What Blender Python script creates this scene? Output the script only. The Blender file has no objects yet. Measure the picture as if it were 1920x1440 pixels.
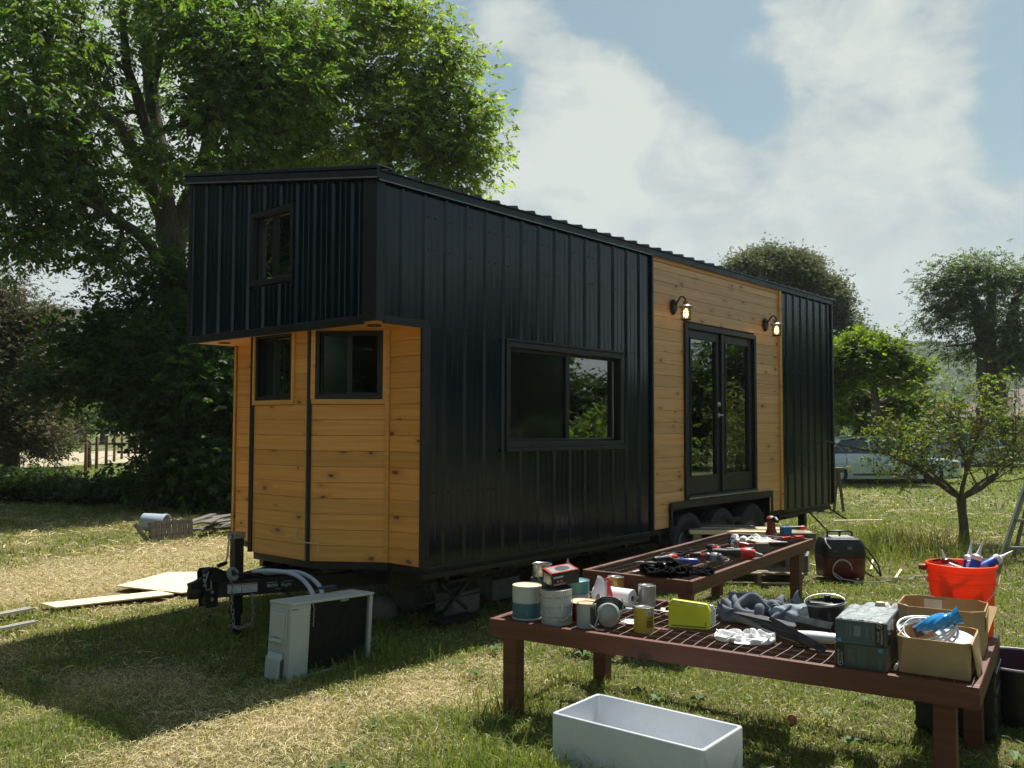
import bpy, bmesh, math, random
import numpy as np
from mathutils import Vector, Matrix, Euler, noise as mnoise

random.seed(7)
RS = np.random.RandomState(11)
scene = bpy.context.scene
COL = scene.collection
R = math.radians

# ------------------------------------------------------------------ camera
# world frame: x runs along the long side of the house, y across it, z up; the
# near lower corner of the house stands over the origin, the lawn is z = 0
CAM = Vector((-4.5687, -4.8652, 1.60)); YAW, PITCH, ROLL, FPX = 0.7162, 0.0489, 0.0030, 1656.8
fw = Vector((math.cos(YAW)*math.cos(PITCH), math.sin(YAW)*math.cos(PITCH), math.sin(PITCH)))
r_ = Vector((math.sin(YAW), -math.cos(YAW), 0)); u_ = r_.cross(fw)
rt = math.cos(ROLL)*r_ + math.sin(ROLL)*u_; up = -math.sin(ROLL)*r_ + math.cos(ROLL)*u_
cd = bpy.data.cameras.new('camera'); cam = bpy.data.objects.new('camera', cd); COL.objects.link(cam)
cd.sensor_width = 36; cd.lens = FPX/1920*36; cd.clip_start = .05; cd.clip_end = 6000
cam.matrix_world = Matrix(((rt.x, up.x, -fw.x, CAM.x), (rt.y, up.y, -fw.y, CAM.y), (rt.z, up.z, -fw.z, CAM.z), (0, 0, 0, 1)))
scene.camera = cam
HF = Vector((math.cos(YAW), math.sin(YAW), 0)); HR = Vector((math.sin(YAW), -math.cos(YAW), 0))

def ray(px, py):
    return (fw*FPX + rt*(px-960) + up*(720-py)).normalized()
def at(px, py, dist):
    """survey helper: the point seen at (px, py) of the photo, dist metres ahead"""
    d = ray(px, py); return CAM + d*(dist/d.dot(HF))

# ------------------------------------------------------------------ exposure, world, sun
vs = scene.view_settings; scene.display_settings.display_device = 'sRGB'
vs.view_transform = 'Standard'; vs.look = 'None'; vs.gamma = 1; vs.use_curve_mapping = False
vs.exposure = 0.72
scene.cycles.use_denoising = True
scene.cycles.max_bounces = 10; scene.cycles.diffuse_bounces = 7; scene.cycles.glossy_bounces = 4
scene.cycles.transparent_max_bounces = 10; scene.cycles.transmission_bounces = 6
scene.cycles.volume_bounces = 0
scene.cycles.sample_clamp_indirect = 6

SUN_EL, SUN_AZ = R(61.0), R(11.0)          # azimuth measured from +x towards +y
wd = bpy.data.worlds.new("World"); scene.world = wd; wd.use_nodes = True
nt = wd.node_tree; N = nt.nodes; L = nt.links; N.clear()
out = N.new('ShaderNodeOutputWorld'); bg = N.new('ShaderNodeBackground'); bg.inputs[1].default_value = 0.062
sky = N.new('ShaderNodeTexSky'); sky.sky_type = 'NISHITA'; sky.sun_disc = False
sky.sun_elevation = SUN_EL; sky.sun_rotation = R(90)-SUN_AZ; sky.air_density = 1.2; sky.dust_density = 1.6; sky.ozone_density = 1.4
tc = N.new('ShaderNodeTexCoord')
def wmath(op, a, b=None, clamp=False):
    n = N.new('ShaderNodeMath'); n.operation = op; n.use_clamp = clamp
    for i, v in enumerate((a, b)):
        if v is None: continue
        if hasattr(v, 'links') or hasattr(v, 'is_output'): L.new(v, n.inputs[i])
        else: n.inputs[i].default_value = v
    return n.outputs[0]
sep = N.new('ShaderNodeSeparateXYZ'); L.new(tc.outputs['Generated'], sep.inputs[0])
cmb = N.new('ShaderNodeCombineXYZ')
L.new(sep.outputs[0], cmb.inputs[0]); L.new(sep.outputs[1], cmb.inputs[1]); L.new(wmath('MULTIPLY', sep.outputs[2], 1.5), cmb.inputs[2])
def wnoise(scale, detail, rough, off, dist=0.0):
    m = N.new('ShaderNodeMapping'); m.inputs['Location'].default_value = off
    L.new(cmb.outputs[0], m.inputs[0]); n = N.new('ShaderNodeTexNoise')
    n.inputs['Scale'].default_value = scale; n.inputs['Detail'].default_value = detail; n.inputs['Roughness'].default_value = rough
    n.inputs['Distortion'].default_value = dist
    L.new(m.outputs[0], n.inputs[0]); return n.outputs[0]
big = wnoise(4.2, 8, .56, (3.1, 1.7, 0), .2)
fine = wnoise(11, 8, .62, (8.1, 4.2, 2), .3)
nz = wmath('ADD', wmath('MULTIPLY', wmath('SUBTRACT', big, .5), 1.5), wmath('MULTIPLY', wmath('SUBTRACT', fine, .5), 1.25))
# the cloud masses of that afternoon: direction, half width, weight
CLOUDS = [((1140, 230), .085, 1.0), ((1060, 280), .065, .8), ((1240, 330), .085, .8), ((1120, 380), .12, .8), ((1000, 400), .10, .7), ((1330, 400), .09, .7), ((1640, 290), .075, .62), ((1730, 310), .05, .55), ((1580, 380), .08, .42), ((1460, 350), .05, .4), ((1500, 250), .05, -.5), ((1700, 90), .04, -.5),
          ((1290, 60), .10, -1.0), ((870, 150), .06, -1.0), ((1400, 220), .035, -.8), ((960, 200), .04, -.7), ((1580, 430), .05, -.4), ((1870, 240), .06, -.7), ((1180, 60), .06, -.6),
          ((1490, 60), .05, .55), ((1640, 20), .08, .6), ((1800, 30), .09, .45), ((1880, 130), .06, -.6), ((1600, 170), .05, .42), ((1740, 170), .05, .40), ((940, 50), .045, .75), ((1500, 480), .10, .65), ((1880, 440), .09, .55), ((1250, 560), .30, .40), ((1700, 560), .25, .30),
          ((150, 300), .30, .75), ((450, 250), .25, .5)]
fld = None
for (px, py), w, a in CLOUDS:
    d = ray(px, py)
    v = N.new('ShaderNodeVectorMath'); v.operation = 'DISTANCE'; L.new(tc.outputs['Generated'], v.inputs[0]); v.inputs[1].default_value = d
    t = wmath('DIVIDE', v.outputs['Value'], w)
    g = wmath('MULTIPLY', wmath('EXPONENT', wmath('MULTIPLY', wmath('MULTIPLY', t, t), -1.0)), a)
    fld = g if fld is None else wmath('ADD', fld, wmath('MULTIPLY', g, wmath('SUBTRACT', 1.15, fld)))
back = wmath('MULTIPLY', wmath('LESS_THAN', sep.outputs[0], -.05), .25)
dens = wmath('ADD', wmath('ADD', fld, back), nz)
mr = N.new('ShaderNodeMapRange'); mr.interpolation_type = 'SMOOTHSTEP'; L.new(dens, mr.inputs[0])
mr.inputs[1].default_value = .26; mr.inputs[2].default_value = .66; mr.inputs[3].default_value = .16; mr.inputs[4].default_value = .97
low = N.new('ShaderNodeMapRange'); low.interpolation_type = 'SMOOTHSTEP'; L.new(sep.outputs[2], low.inputs[0]); low.inputs[1].default_value = .30; low.inputs[2].default_value = .03; low.inputs[3].default_value = 0; low.inputs[4].default_value = .85
maskf = wmath('MAXIMUM', mr.outputs[0], low.outputs[0])
mix = N.new('ShaderNodeMix'); mix.data_type = 'RGBA'
L.new(maskf, mix.inputs['Factor'])
# thin grey-blue sheet in the open part, brighter body inside the masses
ccol = N.new('ShaderNodeValToRGB'); L.new(wmath('ADD', wmath('MULTIPLY', fine, .5), wmath('MULTIPLY', dens, .50)), ccol.inputs[0])
CB = 6.2
ccol.color_ramp.elements[0].position = .36; ccol.color_ramp.elements[0].color = (.58*CB, .72*CB, .80*CB, 1)
ccol.color_ramp.elements[1].position = .78; ccol.color_ramp.elements[1].color = (1.10*CB, 1.18*CB, 1.10*CB, 1)
skm = N.new('ShaderNodeMix'); skm.data_type = 'RGBA'; skm.blend_type = 'MULTIPLY'; skm.inputs['Factor'].default_value = 1
L.new(sky.outputs[0], skm.inputs['A']); skm.inputs['B'].default_value = (.76, .88, .78, 1)
L.new(skm.outputs['Result'], mix.inputs['A']); lowc = N.new('ShaderNodeMix'); lowc.data_type = 'RGBA'; L.new(low.outputs[0], lowc.inputs['Factor']); L.new(ccol.outputs[0], lowc.inputs['A']); lowc.inputs['B'].default_value = (.90*CB, 1.03*CB, 1.04*CB, 1)
L.new(lowc.outputs['Result'], mix.inputs['B'])
L.new(mix.outputs['Result'], bg.inputs[0]); L.new(bg.outputs[0], out.inputs[0])

sl = bpy.data.lights.new('sun', 'SUN'); sl.energy = 5.0; sl.angle = R(.53); sl.color = (1, .955, .88)
so = bpy.data.objects.new('sun', sl); COL.objects.link(so)
sd = Vector((math.cos(SUN_EL)*math.cos(SUN_AZ), math.cos(SUN_EL)*math.sin(SUN_AZ), math.sin(SUN_EL)))
so.rotation_euler = sd.to_track_quat('Z', 'Y').to_euler(); so.location = (10, 5, 30)

# ------------------------------------------------------------------ materials
MATS = {}
def s2l(c):
    return tuple(((v/255+.055)/1.055)**2.4 if v/255 > .04045 else v/255/12.92 for v in c)
class NT:
    def __init__(s, name):
        s.m = bpy.data.materials.new(name); s.m.use_nodes = True; s.n = s.m.node_tree.nodes; s.l = s.m.node_tree.links; s.n.clear()
        s.out = s.n.new('ShaderNodeOutputMaterial')
    def new(s, t, **k):
        n = s.n.new('ShaderNode'+t)
        for a, v in k.items(): setattr(n, a, v)
        return n
    def put(s, sock, v):
        if hasattr(v, 'is_output'): s.l.new(v, sock)
        else:
            if sock.type == 'RGBA' and hasattr(v, '__len__') and len(v) == 3: v = (*v, 1)
            sock.default_value = v
    def math(s, op, a, b=None, c=None, clamp=False):
        n = s.new('Math', operation=op, use_clamp=clamp)
        for i, v in enumerate((a, b, c)):
            if v is not None: s.put(n.inputs[i], v)
        return n.outputs[0]
    def mix(s, f, a, b, bt='MIX'):
        n = s.new('Mix', data_type='RGBA', blend_type=bt); s.put(n.inputs['Factor'], f); s.put(n.inputs['A'], a); s.put(n.inputs['B'], b)
        return n.outputs['Result']
    def coord(s, scale=(1, 1, 1), what='Object', loc=(0, 0, 0)):
        t = s.new('TexCoord'); m = s.new('Mapping'); m.inputs['Scale'].default_value = scale; m.inputs['Location'].default_value = loc
        s.l.new(t.outputs[what], m.inputs[0]); return m.outputs[0]
    def noise(s, v, scale, detail=4, rough=.55, dist=0):
        n = s.new('TexNoise'); s.put(n.inputs[0], v); n.inputs['Scale'].default_value = scale; n.inputs['Detail'].default_value = detail
        n.inputs['Roughness'].default_value = rough; n.inputs['Distortion'].default_value = dist; return n.outputs[0]
    def rng(s, v, a, b, c=0., d=1., smooth=False):
        n = s.new('MapRange'); n.interpolation_type = 'SMOOTHSTEP' if smooth else 'LINEAR'; s.put(n.inputs[0], v)
        for i, x in enumerate((a, b, c, d)): n.inputs[i+1].default_value = x
        return n.outputs[0]
    def bump(s, h, strength=.3, dist=.01):
        n = s.new('Bump'); n.inputs['Strength'].default_value = strength; n.inputs['Distance'].default_value = dist; s.put(n.inputs['Height'], h); return n.outputs[0]
    def principled(s, col, rough=.5, metal=0, bump=None, spec=.5, **k):
        p = s.new('BsdfPrincipled'); s.put(p.inputs['Base Color'], col); s.put(p.inputs['Roughness'], rough); s.put(p.inputs['Metallic'], metal)
        p.inputs['Specular IOR Level'].default_value = spec
        if bump is not None: s.l.new(bump, p.inputs['Normal'])
        for a, v in k.items(): s.put(p.inputs[a.replace('_', ' ')], v)
        s.l.new(p.outputs[0], s.out.inputs[0]); return p

def mat(name, rgb=0, rough=.55, metal=0., var=.18, scale=9., bump=.0, bscale=80., spec=.5, dirt=None, dirt_amt=.0, **k):
    """procedural painted / plastic / cloth material: mottled colour, uneven gloss, fine bump; rgb is linear"""
    if name in MATS: return MATS[name]
    t = NT(name); co = t.coord()
    n1 = t.noise(co, scale, 5, .6)
    c = t.mix(t.rng(n1, .3, .7), tuple(v*(1-var) for v in rgb), tuple(min(1, v*(1+var)) for v in rgb))
    if dirt is not None:
        n2 = t.noise(t.coord(loc=(3, 5, 1)), scale*.6, 6, .65, .5)
        c = t.mix(t.rng(n2, .52, .75, 0, dirt_amt, True), c, dirt)
    ro = t.rng(t.noise(co, scale*2.3, 3), .3, .7, max(.03, rough-.09), min(1, rough+.09))
    b = t.bump(t.noise(co, bscale, 3), bump, .004) if bump else None
    t.principled(c, ro, metal, b, spec, **k); MATS[name] = t.m; return t.m

# ------------------------------------------------------------------ mesh builder
class MB:
    def __init__(s): s.v = []; s.f = []; s.mi = []; s.M = None; s.g = []
    def add(s, vs, fs, mi=0, M=None):
        o = len(s.v); s.g.append((o, len(s.f)))
        if M is not None: vs = [M @ Vector(p) for p in vs]
        if s.M is not None: vs = [s.M @ Vector(p) for p in vs]
        s.v += [tuple(p) for p in vs]; s.f += [tuple(i+o for i in f) for f in fs]; s.mi += [mi]*len(fs); return s
    def box(s, c, d, rot=None, mi=0, M=None):
        x, y, z = d[0]/2, d[1]/2, d[2]/2
        T = Matrix.Translation(Vector(c)) @ (Euler(rot).to_matrix().to_4x4() if rot else Matrix())
        if M is not None: T = M @ T
        return s.add([(-x,-y,-z),(x,-y,-z),(x,y,-z),(-x,y,-z),(-x,-y,z),(x,-y,z),(x,y,z),(-x,y,z)],
                     [(0,3,2,1),(4,5,6,7),(0,1,5,4),(1,2,6,5),(2,3,7,6),(3,0,4,7)], mi, T)
    def bx(s, x0, x1, y0, y1, z0, z1, mi=0, M=None):
        return s.box(((x0+x1)/2, (y0+y1)/2, (z0+z1)/2), (abs(x1-x0), abs(y1-y0), abs(z1-z0)), None, mi, M)
    def prism(s, poly, h0, h1, M=None, mi=0):
        """poly in the xy plane, extruded from z = h0 to h1"""
        n = len(poly); vs = [(p[0], p[1], h0) for p in poly]+[(p[0], p[1], h1) for p in poly]
        fs = [tuple(reversed(range(n))), tuple(range(n, 2*n))]+[(i, (i+1) % n, n+(i+1) % n, n+i) for i in range(n)]
        return s.add(vs, fs, mi, M)
    def lathe(s, prof, M=None, seg=28, mi=0, a0=0, a1=2*math.pi, wob=0., seed=0):
        """profile [(r, z)] turned round z; ends with r = 0 close"""
        rnd = random.Random(seed); full = abs(a1-a0-2*math.pi) < 1e-6; m = seg if full else seg+1
        vs = []; rings = []
        for r, z in prof:
            if r < 1e-6: rings.append([len(vs)]); vs.append((0, 0, z)); continue
            ring = []
            for i in range(m):
                a = a0+(a1-a0)*i/seg; rr = r*(1+wob*mnoise.noise(Vector((math.cos(a)*2+seed, math.sin(a)*2, z*20)))) if wob else r
                ring.append(len(vs)); vs.append((rr*math.cos(a), rr*math.sin(a), z))
            rings.append(ring)
        fs = []
        for A, B in zip(rings, rings[1:]):
            for i in range(seg):
                j = (i+1) % m if full else i+1
                if len(A) == 1 and len(B) == 1: continue
                if len(A) == 1: fs.append((A[0], B[j], B[i]))
                elif len(B) == 1: fs.append((A[i], A[j], B[0]))
                else: fs.append((A[i], A[j], B[j], B[i]))
        return s.add(vs, fs, mi, M)
    def cyl(s, p, q, r, r2=None, seg=16, mi=0):
        return s.tube([p, q], [r, r if r2 is None else r2], seg, mi)
    def tube(s, pts, r, seg=8, mi=0, closed=False, M=None):
        pts = [Vector(p) for p in pts]; n = len(pts); rr = r if hasattr(r, '__len__') else [r]*n
        vs = []; prev = None
        for i, p in enumerate(pts):
            if closed: t = pts[(i+1) % n]-pts[i-1]
            else: t = pts[min(i+1, n-1)]-pts[max(i-1, 0)]
            if t.length < 1e-9: t = Vector((0, 0, 1))
            t.normalize()
            if prev is None: a = t.orthogonal().normalized()
            else:
                a = prev-t*prev.dot(t)
                a = a.normalized() if a.length > 1e-6 else t.orthogonal().normalized()
            prev = a; b = t.cross(a)
            for k in range(seg):
                an = 2*math.pi*k/seg; vs.append(p+(a*math.cos(an)+b*math.sin(an))*rr[i])
        fs = []
        for i in range(n if closed else n-1):
            j = (i+1) % n
            for k in range(seg):
                l = (k+1) % seg; fs.append((i*seg+k, i*seg+l, j*seg+l, j*seg+k))
        if not closed: fs += [tuple(reversed(range(seg))), tuple((n-1)*seg+k for k in range(seg))]
        return s.add(vs, fs, mi, M)
    def grid(s, nu, nv, fn, mi=0, M=None, closed_u=False):
        vs = [fn(i/(nu-1) if not closed_u else i/nu, j/(nv-1)) for j in range(nv) for i in range(nu)]
        fs = []
        for j in range(nv-1):
            for i in range(nu if closed_u else nu-1):
                k = (i+1) % nu; fs.append((j*nu+i, j*nu+k, (j+1)*nu+k, (j+1)*nu+i))
        return s.add(vs, fs, mi, M)
    def build(s, name, mats, parent=None, smooth=None, bevel=0., seg=2, subsurf=0, solid=0.):
        me = bpy.data.meshes.new(name); me.from_pydata(s.v, [], s.f)
        if not isinstance(mats, (list, tuple)): mats = [mats]
        for m in mats: me.materials.append(m)
        if len(mats) > 1: me.polygons.foreach_set('material_index', s.mi)
        me.update()
        if smooth is not None:
            me.polygons.foreach_set('use_smooth', [True]*len(me.polygons)); me.set_sharp_from_angle(angle=R(smooth))
        o = bpy.data.objects.new(name, me); COL.objects.link(o)
        if parent is not None: o.parent = parent
        if solid:
            md = o.modifiers.new('t', 'SOLIDIFY'); md.thickness = solid; md.offset = 0
        if subsurf:
            md = o.modifiers.new('s', 'SUBSURF'); md.levels = subsurf; md.render_levels = subsurf
        if bevel:
            md = o.modifiers.new('b', 'BEVEL'); md.width = bevel; md.segments = seg; md.limit_method = 'ANGLE'; md.angle_limit = R(35)
        return o

def build_each(mb, name, mats, parent=None, **k):
    """every shape of the builder becomes an object of its own"""
    out = []
    for i, (v0, f0) in enumerate(mb.g):
        v1, f1 = mb.g[i+1] if i+1 < len(mb.g) else (len(mb.v), len(mb.f))
        m = MB(); m.v = mb.v[v0:v1]; m.f = [tuple(j-v0 for j in f) for f in mb.f[f0:f1]]; m.mi = mb.mi[f0:f1]; out.append(m.build(name, mats, parent, **k))
    return out

def tag(o, label, cat=None, group=None, kind=None):
    if label: o['label'] = label
    if cat: o['category'] = cat
    if group: o['group'] = group
    if kind: o['kind'] = kind
    return o
def empty(name, loc=(0, 0, 0), label=None, cat=None, group=None, rz=0, rot=None):
    o = bpy.data.objects.new(name, None); COL.objects.link(o); o.location = loc; o.rotation_euler = rot or (0, 0, rz); o.empty_display_size = .1
    return tag(o, label, cat, group)
def sub_empty(name, parent, loc=(0, 0, 0), rz=0):
    o = bpy.data.objects.new(name, None); COL.objects.link(o); o.parent = parent; o.location = loc; o.rotation_euler = (0, 0, rz); return o
def copy_tree(o, parent=None):
    c = o.copy(); COL.objects.link(c)
    if parent is not None: c.parent = parent
    for ch in list(o.children): copy_tree(ch, c)
    return c

def letters(txt, size, mb, M, depth=.0006, mi=0, bold=0.):
    """adds extruded lettering (in the local xy plane, centred) to a mesh builder"""
    cu = bpy.data.curves.new('t', 'FONT'); cu.body = txt; cu.size = size; cu.extrude = depth; cu.align_x = 'CENTER'; cu.align_y = 'CENTER'
    cu.offset = bold; cu.resolution_u = 2
    ob = bpy.data.objects.new('t', cu); COL.objects.link(ob); dg = bpy.context.evaluated_depsgraph_get(); dg.update()
    me = bpy.data.meshes.new_from_object(ob.evaluated_get(dg))
    mb.add([v.co.copy() for v in me.vertices], [tuple(p.vertices) for p in me.polygons], mi, M)
    bpy.data.objects.remove(ob); bpy.data.curves.remove(cu); bpy.data.meshes.remove(me)

def axes(o, x, y, z=None):
    """matrix with the given origin and x / y axes"""
    x = Vector(x).normalized(); y = Vector(y); y = (y-x*y.dot(x)).normalized(); z = x.cross(y)
    return Matrix(((x.x, y.x, z.x, o[0]), (x.y, y.y, z.y, o[1]), (x.z, y.z, z.z, o[2]), (0, 0, 0, 1)))

def np_mesh(name, verts, faces_n, idx, mat_, parent=None, col=None):
    """fast mesh from numpy arrays: verts (n,3), loops idx, face sizes faces_n"""
    me = bpy.data.meshes.new(name); nv = len(verts)
    me.vertices.add(nv); me.vertices.foreach_set('co', np.asarray(verts, np.float32).ravel())
    me.loops.add(len(idx)); me.loops.foreach_set('vertex_index', np.asarray(idx, np.int32))
    st = np.concatenate([[0], np.cumsum(faces_n)[:-1]]).astype(np.int32)
    me.polygons.add(len(faces_n)); me.polygons.foreach_set('loop_start', st)
    me.update(calc_edges=True)
    if col is not None:
        ca = me.color_attributes.new('tint', 'FLOAT_COLOR', 'POINT')
        c4 = np.ones((nv, 4), np.float32); c4[:, :3] = col; ca.data.foreach_set('color', c4.ravel())
    me.materials.append(mat_)
    o = bpy.data.objects.new(name, me); COL.objects.link(o)
    if parent is not None: o.parent = parent
    return o

def vnoise(x, y, sc, seed=0):
    """smooth value noise on numpy arrays, 0..1"""
    rs = np.random.RandomState(seed); T = rs.rand(256, 256)
    x = np.asarray(x)/sc+1000.3*0+97.1; y = np.asarray(y)/sc+53.7
    xi = np.floor(x).astype(int); yi = np.floor(y).astype(int); fx = x-xi; fy = y-yi
    fx = fx*fx*(3-2*fx); fy = fy*fy*(3-2*fy)
    g = lambda a, b: T[a % 256, b % 256]
    return (g(xi, yi)*(1-fx)+g(xi+1, yi)*fx)*(1-fy)+(g(xi, yi+1)*(1-fx)+g(xi+1, yi+1)*fx)*fy
def fbm(x, y, sc, seed=0, o=4):
    return sum(vnoise(x, y, sc/2**i, seed+i)*.5**i for i in range(o))/sum(.5**i for i in range(o))
# ------------------------------------------------------------------ ground, grass
def cam_rd(x, y):
    dx, dy = x-CAM.x, y-CAM.y
    return dx*HF.x+dy*HF.y, dx*HR.x+dy*HR.y          # ahead, to the right
DRYSPOTS = [(-.9, 4.6, 1.5, 1.0, 1.0), (1.8, 6.0, 2.2, 1.0, .85), (-1.9, .6, .55, .55, .6), (-2.1, -.9, .8, .5, .65), (-.9, -.85, .75, .32, .7), (-3.2, 2.5, 1.6, 1.6, .45),
            (.25, -2.6, .4, .5, .5), (8.3, -1.2, 1.3, .7, .75), (8.5, -3.2, 1.5, .6, .5), (3.6, 10, 3, 1.5, .5), (0, 3.3, 1.2, .7, .6)]
def dryness(x, y):
    d = .12+1.15*(fbm(x, y, 1.5, 5)-.5)+.9*(fbm(x, y, .34, 9, 3)-.5)
    for cx, cy, a, b, w in DRYSPOTS: d = d+w*np.exp(-((x-cx)/a)**2-((y-cy)/b)**2)
    # lush strip in the shade of the house, greener lawn to the right and beyond
    d = d-.7*np.exp(-((x+.2)/1.3)**2-((y-1.0)/1.1)**2)-.35*np.exp(-((x-2.5)/3.0)**2-((y+1.7)/1.0)**2)
    a, r = cam_rd(x, y); d = d-.26/(1+np.exp(-(r-.3)*2.0))
    return np.clip(d, 0, 1)
def gheight(x, y):
    a = np.hypot(x-CAM.x, y-CAM.y)
    return .030*(fbm(x, y, 1.1, 21, 3)-.5)*np.clip(a/3, 0, 1)-.012

def build_ground():
    n = 340; k = np.linspace(-1, 1, n); w = np.sign(k)*(np.abs(k)*9+1500*np.abs(k)**7)
    X, Y = np.meshgrid(w+.5, w+.5, indexing='ij'); x = X.ravel(); y = Y.ravel(); z = gheight(x, y)
    V = np.c_[x, y, z]; i = np.arange(n-1); I, J = np.meshgrid(i, i, indexing='ij'); a = (I*n+J).ravel()
    idx = np.c_[a, a+n, a+n+1, a+1].ravel()
    d = dryness(x, y); far = np.clip((np.hypot(x-CAM.x, y-CAM.y)-12)/20, 0, 1)
    t = NT('soil_and_thatch'); g = t.new('VertexColor'); g.layer_name = 'tint'
    co = t.coord((1, 1, 1), 'Object')
    n1 = t.noise(co, 38, 6, .72, .4); n2 = t.noise(co, 6, 4, .6); n3 = t.noise(co, .5, 4, .6)
    lo = t.mix(t.rng(n1, .33, .68), (.030, .026, .012), (.20, .17, .085)); hi = t.mix(t.rng(n1, .33, .68), (.10, .075, .035), (.40, .32, .17))
    gr = t.mix(t.rng(n1, .3, .7), (.025, .042, .010), (.13, .17, .05))
    s = t.new('SeparateColor'); t.l.new(g.outputs[0], s.inputs[0])
    c = t.mix(t.math('ADD', s.outputs[0], t.rng(n2, .35, .65, -.15, .15), clamp=True), lo, hi)
    fg = t.mix(t.rng(n3, .35, .65), gr, t.mix(t.rng(n1, .3, .7), (.09, .10, .035), (.24, .24, .11)))
    c = t.mix(s.outputs[1], c, fg)
    p = t.principled(c, .95, 0, t.bump(n1, .8, .02), .15)
    o = np_mesh('ground', V, np.full((n-1)**2, 4), idx, t.m, None, np.c_[d, far, far*0])
    o.data.polygons.foreach_set('use_smooth', [True]*len(o.data.polygons))
    tag(o, None, kind='structure')
build_ground()

# where nothing grows: boards, boxes and legs standing on the lawn  (cx, cy, half length, half width, angle)
KEEPOUT = [(-1.065, -2.63, .395, .205, R(-87.6)), (.05, 3.55, .85, .42, R(20)), (-.95, 3.18, .45, .12, R(-16)), (1.32, -3.36, .25, .25, 0), (4.9, -1.25, .3, .25, 0)]
def keep(x, y):
    m = np.ones(len(x), bool)
    for cx, cy, a, b, t in KEEPOUT:
        dx, dy = x-cx, y-cy; u = dx*math.cos(t)+dy*math.sin(t); v = -dx*math.sin(t)+dy*math.cos(t)
        m &= ~((np.abs(u) < a) & (np.abs(v) < b))
    return m
def blade_mat(name, trans=.45, rough=.6):
    t = NT(name); g = t.new('VertexColor'); g.layer_name = 'tint'
    c = g.outputs[0]; p = t.new('BsdfPrincipled'); t.l.new(c, p.inputs['Base Color']); p.inputs['Roughness'].default_value = rough; p.inputs['Specular IOR Level'].default_value = .35
    tr = t.new('BsdfTranslucent'); cc = t.mix(1, c, (1.25, 1.25, .55), 'MULTIPLY'); t.l.new(cc, tr.inputs[0])
    ms = t.new('MixShader'); ms.inputs[0].default_value = trans; t.l.new(p.outputs[0], ms.inputs[1]); t.l.new(tr.outputs[0], ms.inputs[2]); t.l.new(ms.outputs[0], t.out.inputs[0])
    return t.m
BLADE = blade_mat('grass_blade', .38); STRAW = blade_mat('dry_straw', .2)
def scatter(n, d0, d1, half=.75, power=1.0):
    """n random lawn points between d0 and d1 metres from the photographer's spot"""
    u = RS.rand(n); d = np.sqrt(d0*d0+u*(d1*d1-d0*d0)) if power == 1.0 else d0+(d1-d0)*u**power
    a = YAW+(RS.rand(n)*2-1)*half
    return CAM.x+d*np.cos(a), CAM.y+d*np.sin(a), d
def blades(x, y, h, w, lean, col, droop=.5):
    n = len(x); th = RS.rand(n)*2*np.pi; la = RS.rand(n)*2*np.pi; z = gheight(x, y)-.005
    dx, dy = np.cos(th)*w/2, np.sin(th)*w/2; lx, ly = np.cos(la)*lean*h, np.sin(la)*lean*h
    mz = h*.55; tz = h*(1-droop*lean)
    V = np.empty((n, 5, 3)); 
    V[:, 0] = np.c_[x-dx, y-dy, z]; V[:, 1] = np.c_[x+dx, y+dy, z]
    V[:, 2] = np.c_[x+dx*.8+lx*.35, y+dy*.8+ly*.35, z+mz]; V[:, 3] = np.c_[x-dx*.8+lx*.35, y-dy*.8+ly*.35, z+mz]
    V[:, 4] = np.c_[x+lx, y+ly, z+tz]
    b = np.arange(n)*5
    idx = np.c_[b, b+1, b+2, b+3, b+3, b+2, b+4].ravel(); fn = np.tile([4, 3], n)
    C = np.repeat(col, 5, 0); return V.reshape(-1, 3), fn, idx, C
def joinp(parts):
    Vs, Fs, Is, Cs = [], [], [], []; o = 0
    for V, f, i, c in parts: Vs.append(V); Fs.append(f); Is.append(i+o); Cs.append(c); o += len(V)
    return np.concatenate(Vs), np.concatenate(Fs), np.concatenate(Is), np.concatenate(Cs)
def grass_cols(x, y, d):
    n = len(x); m = np.clip(d*1.15+RS.randn(n)*.16, 0, 1)[:, None]
    g = np.array([.105, .155, .030])*(.8+1.0*RS.rand(n, 1)) + np.array([.07, .06, .0])*RS.rand(n, 1)
    s = np.array([.52, .43, .21])*(.55+.75*RS.rand(n, 1))
    return g*(1-m)+s*m
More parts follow.
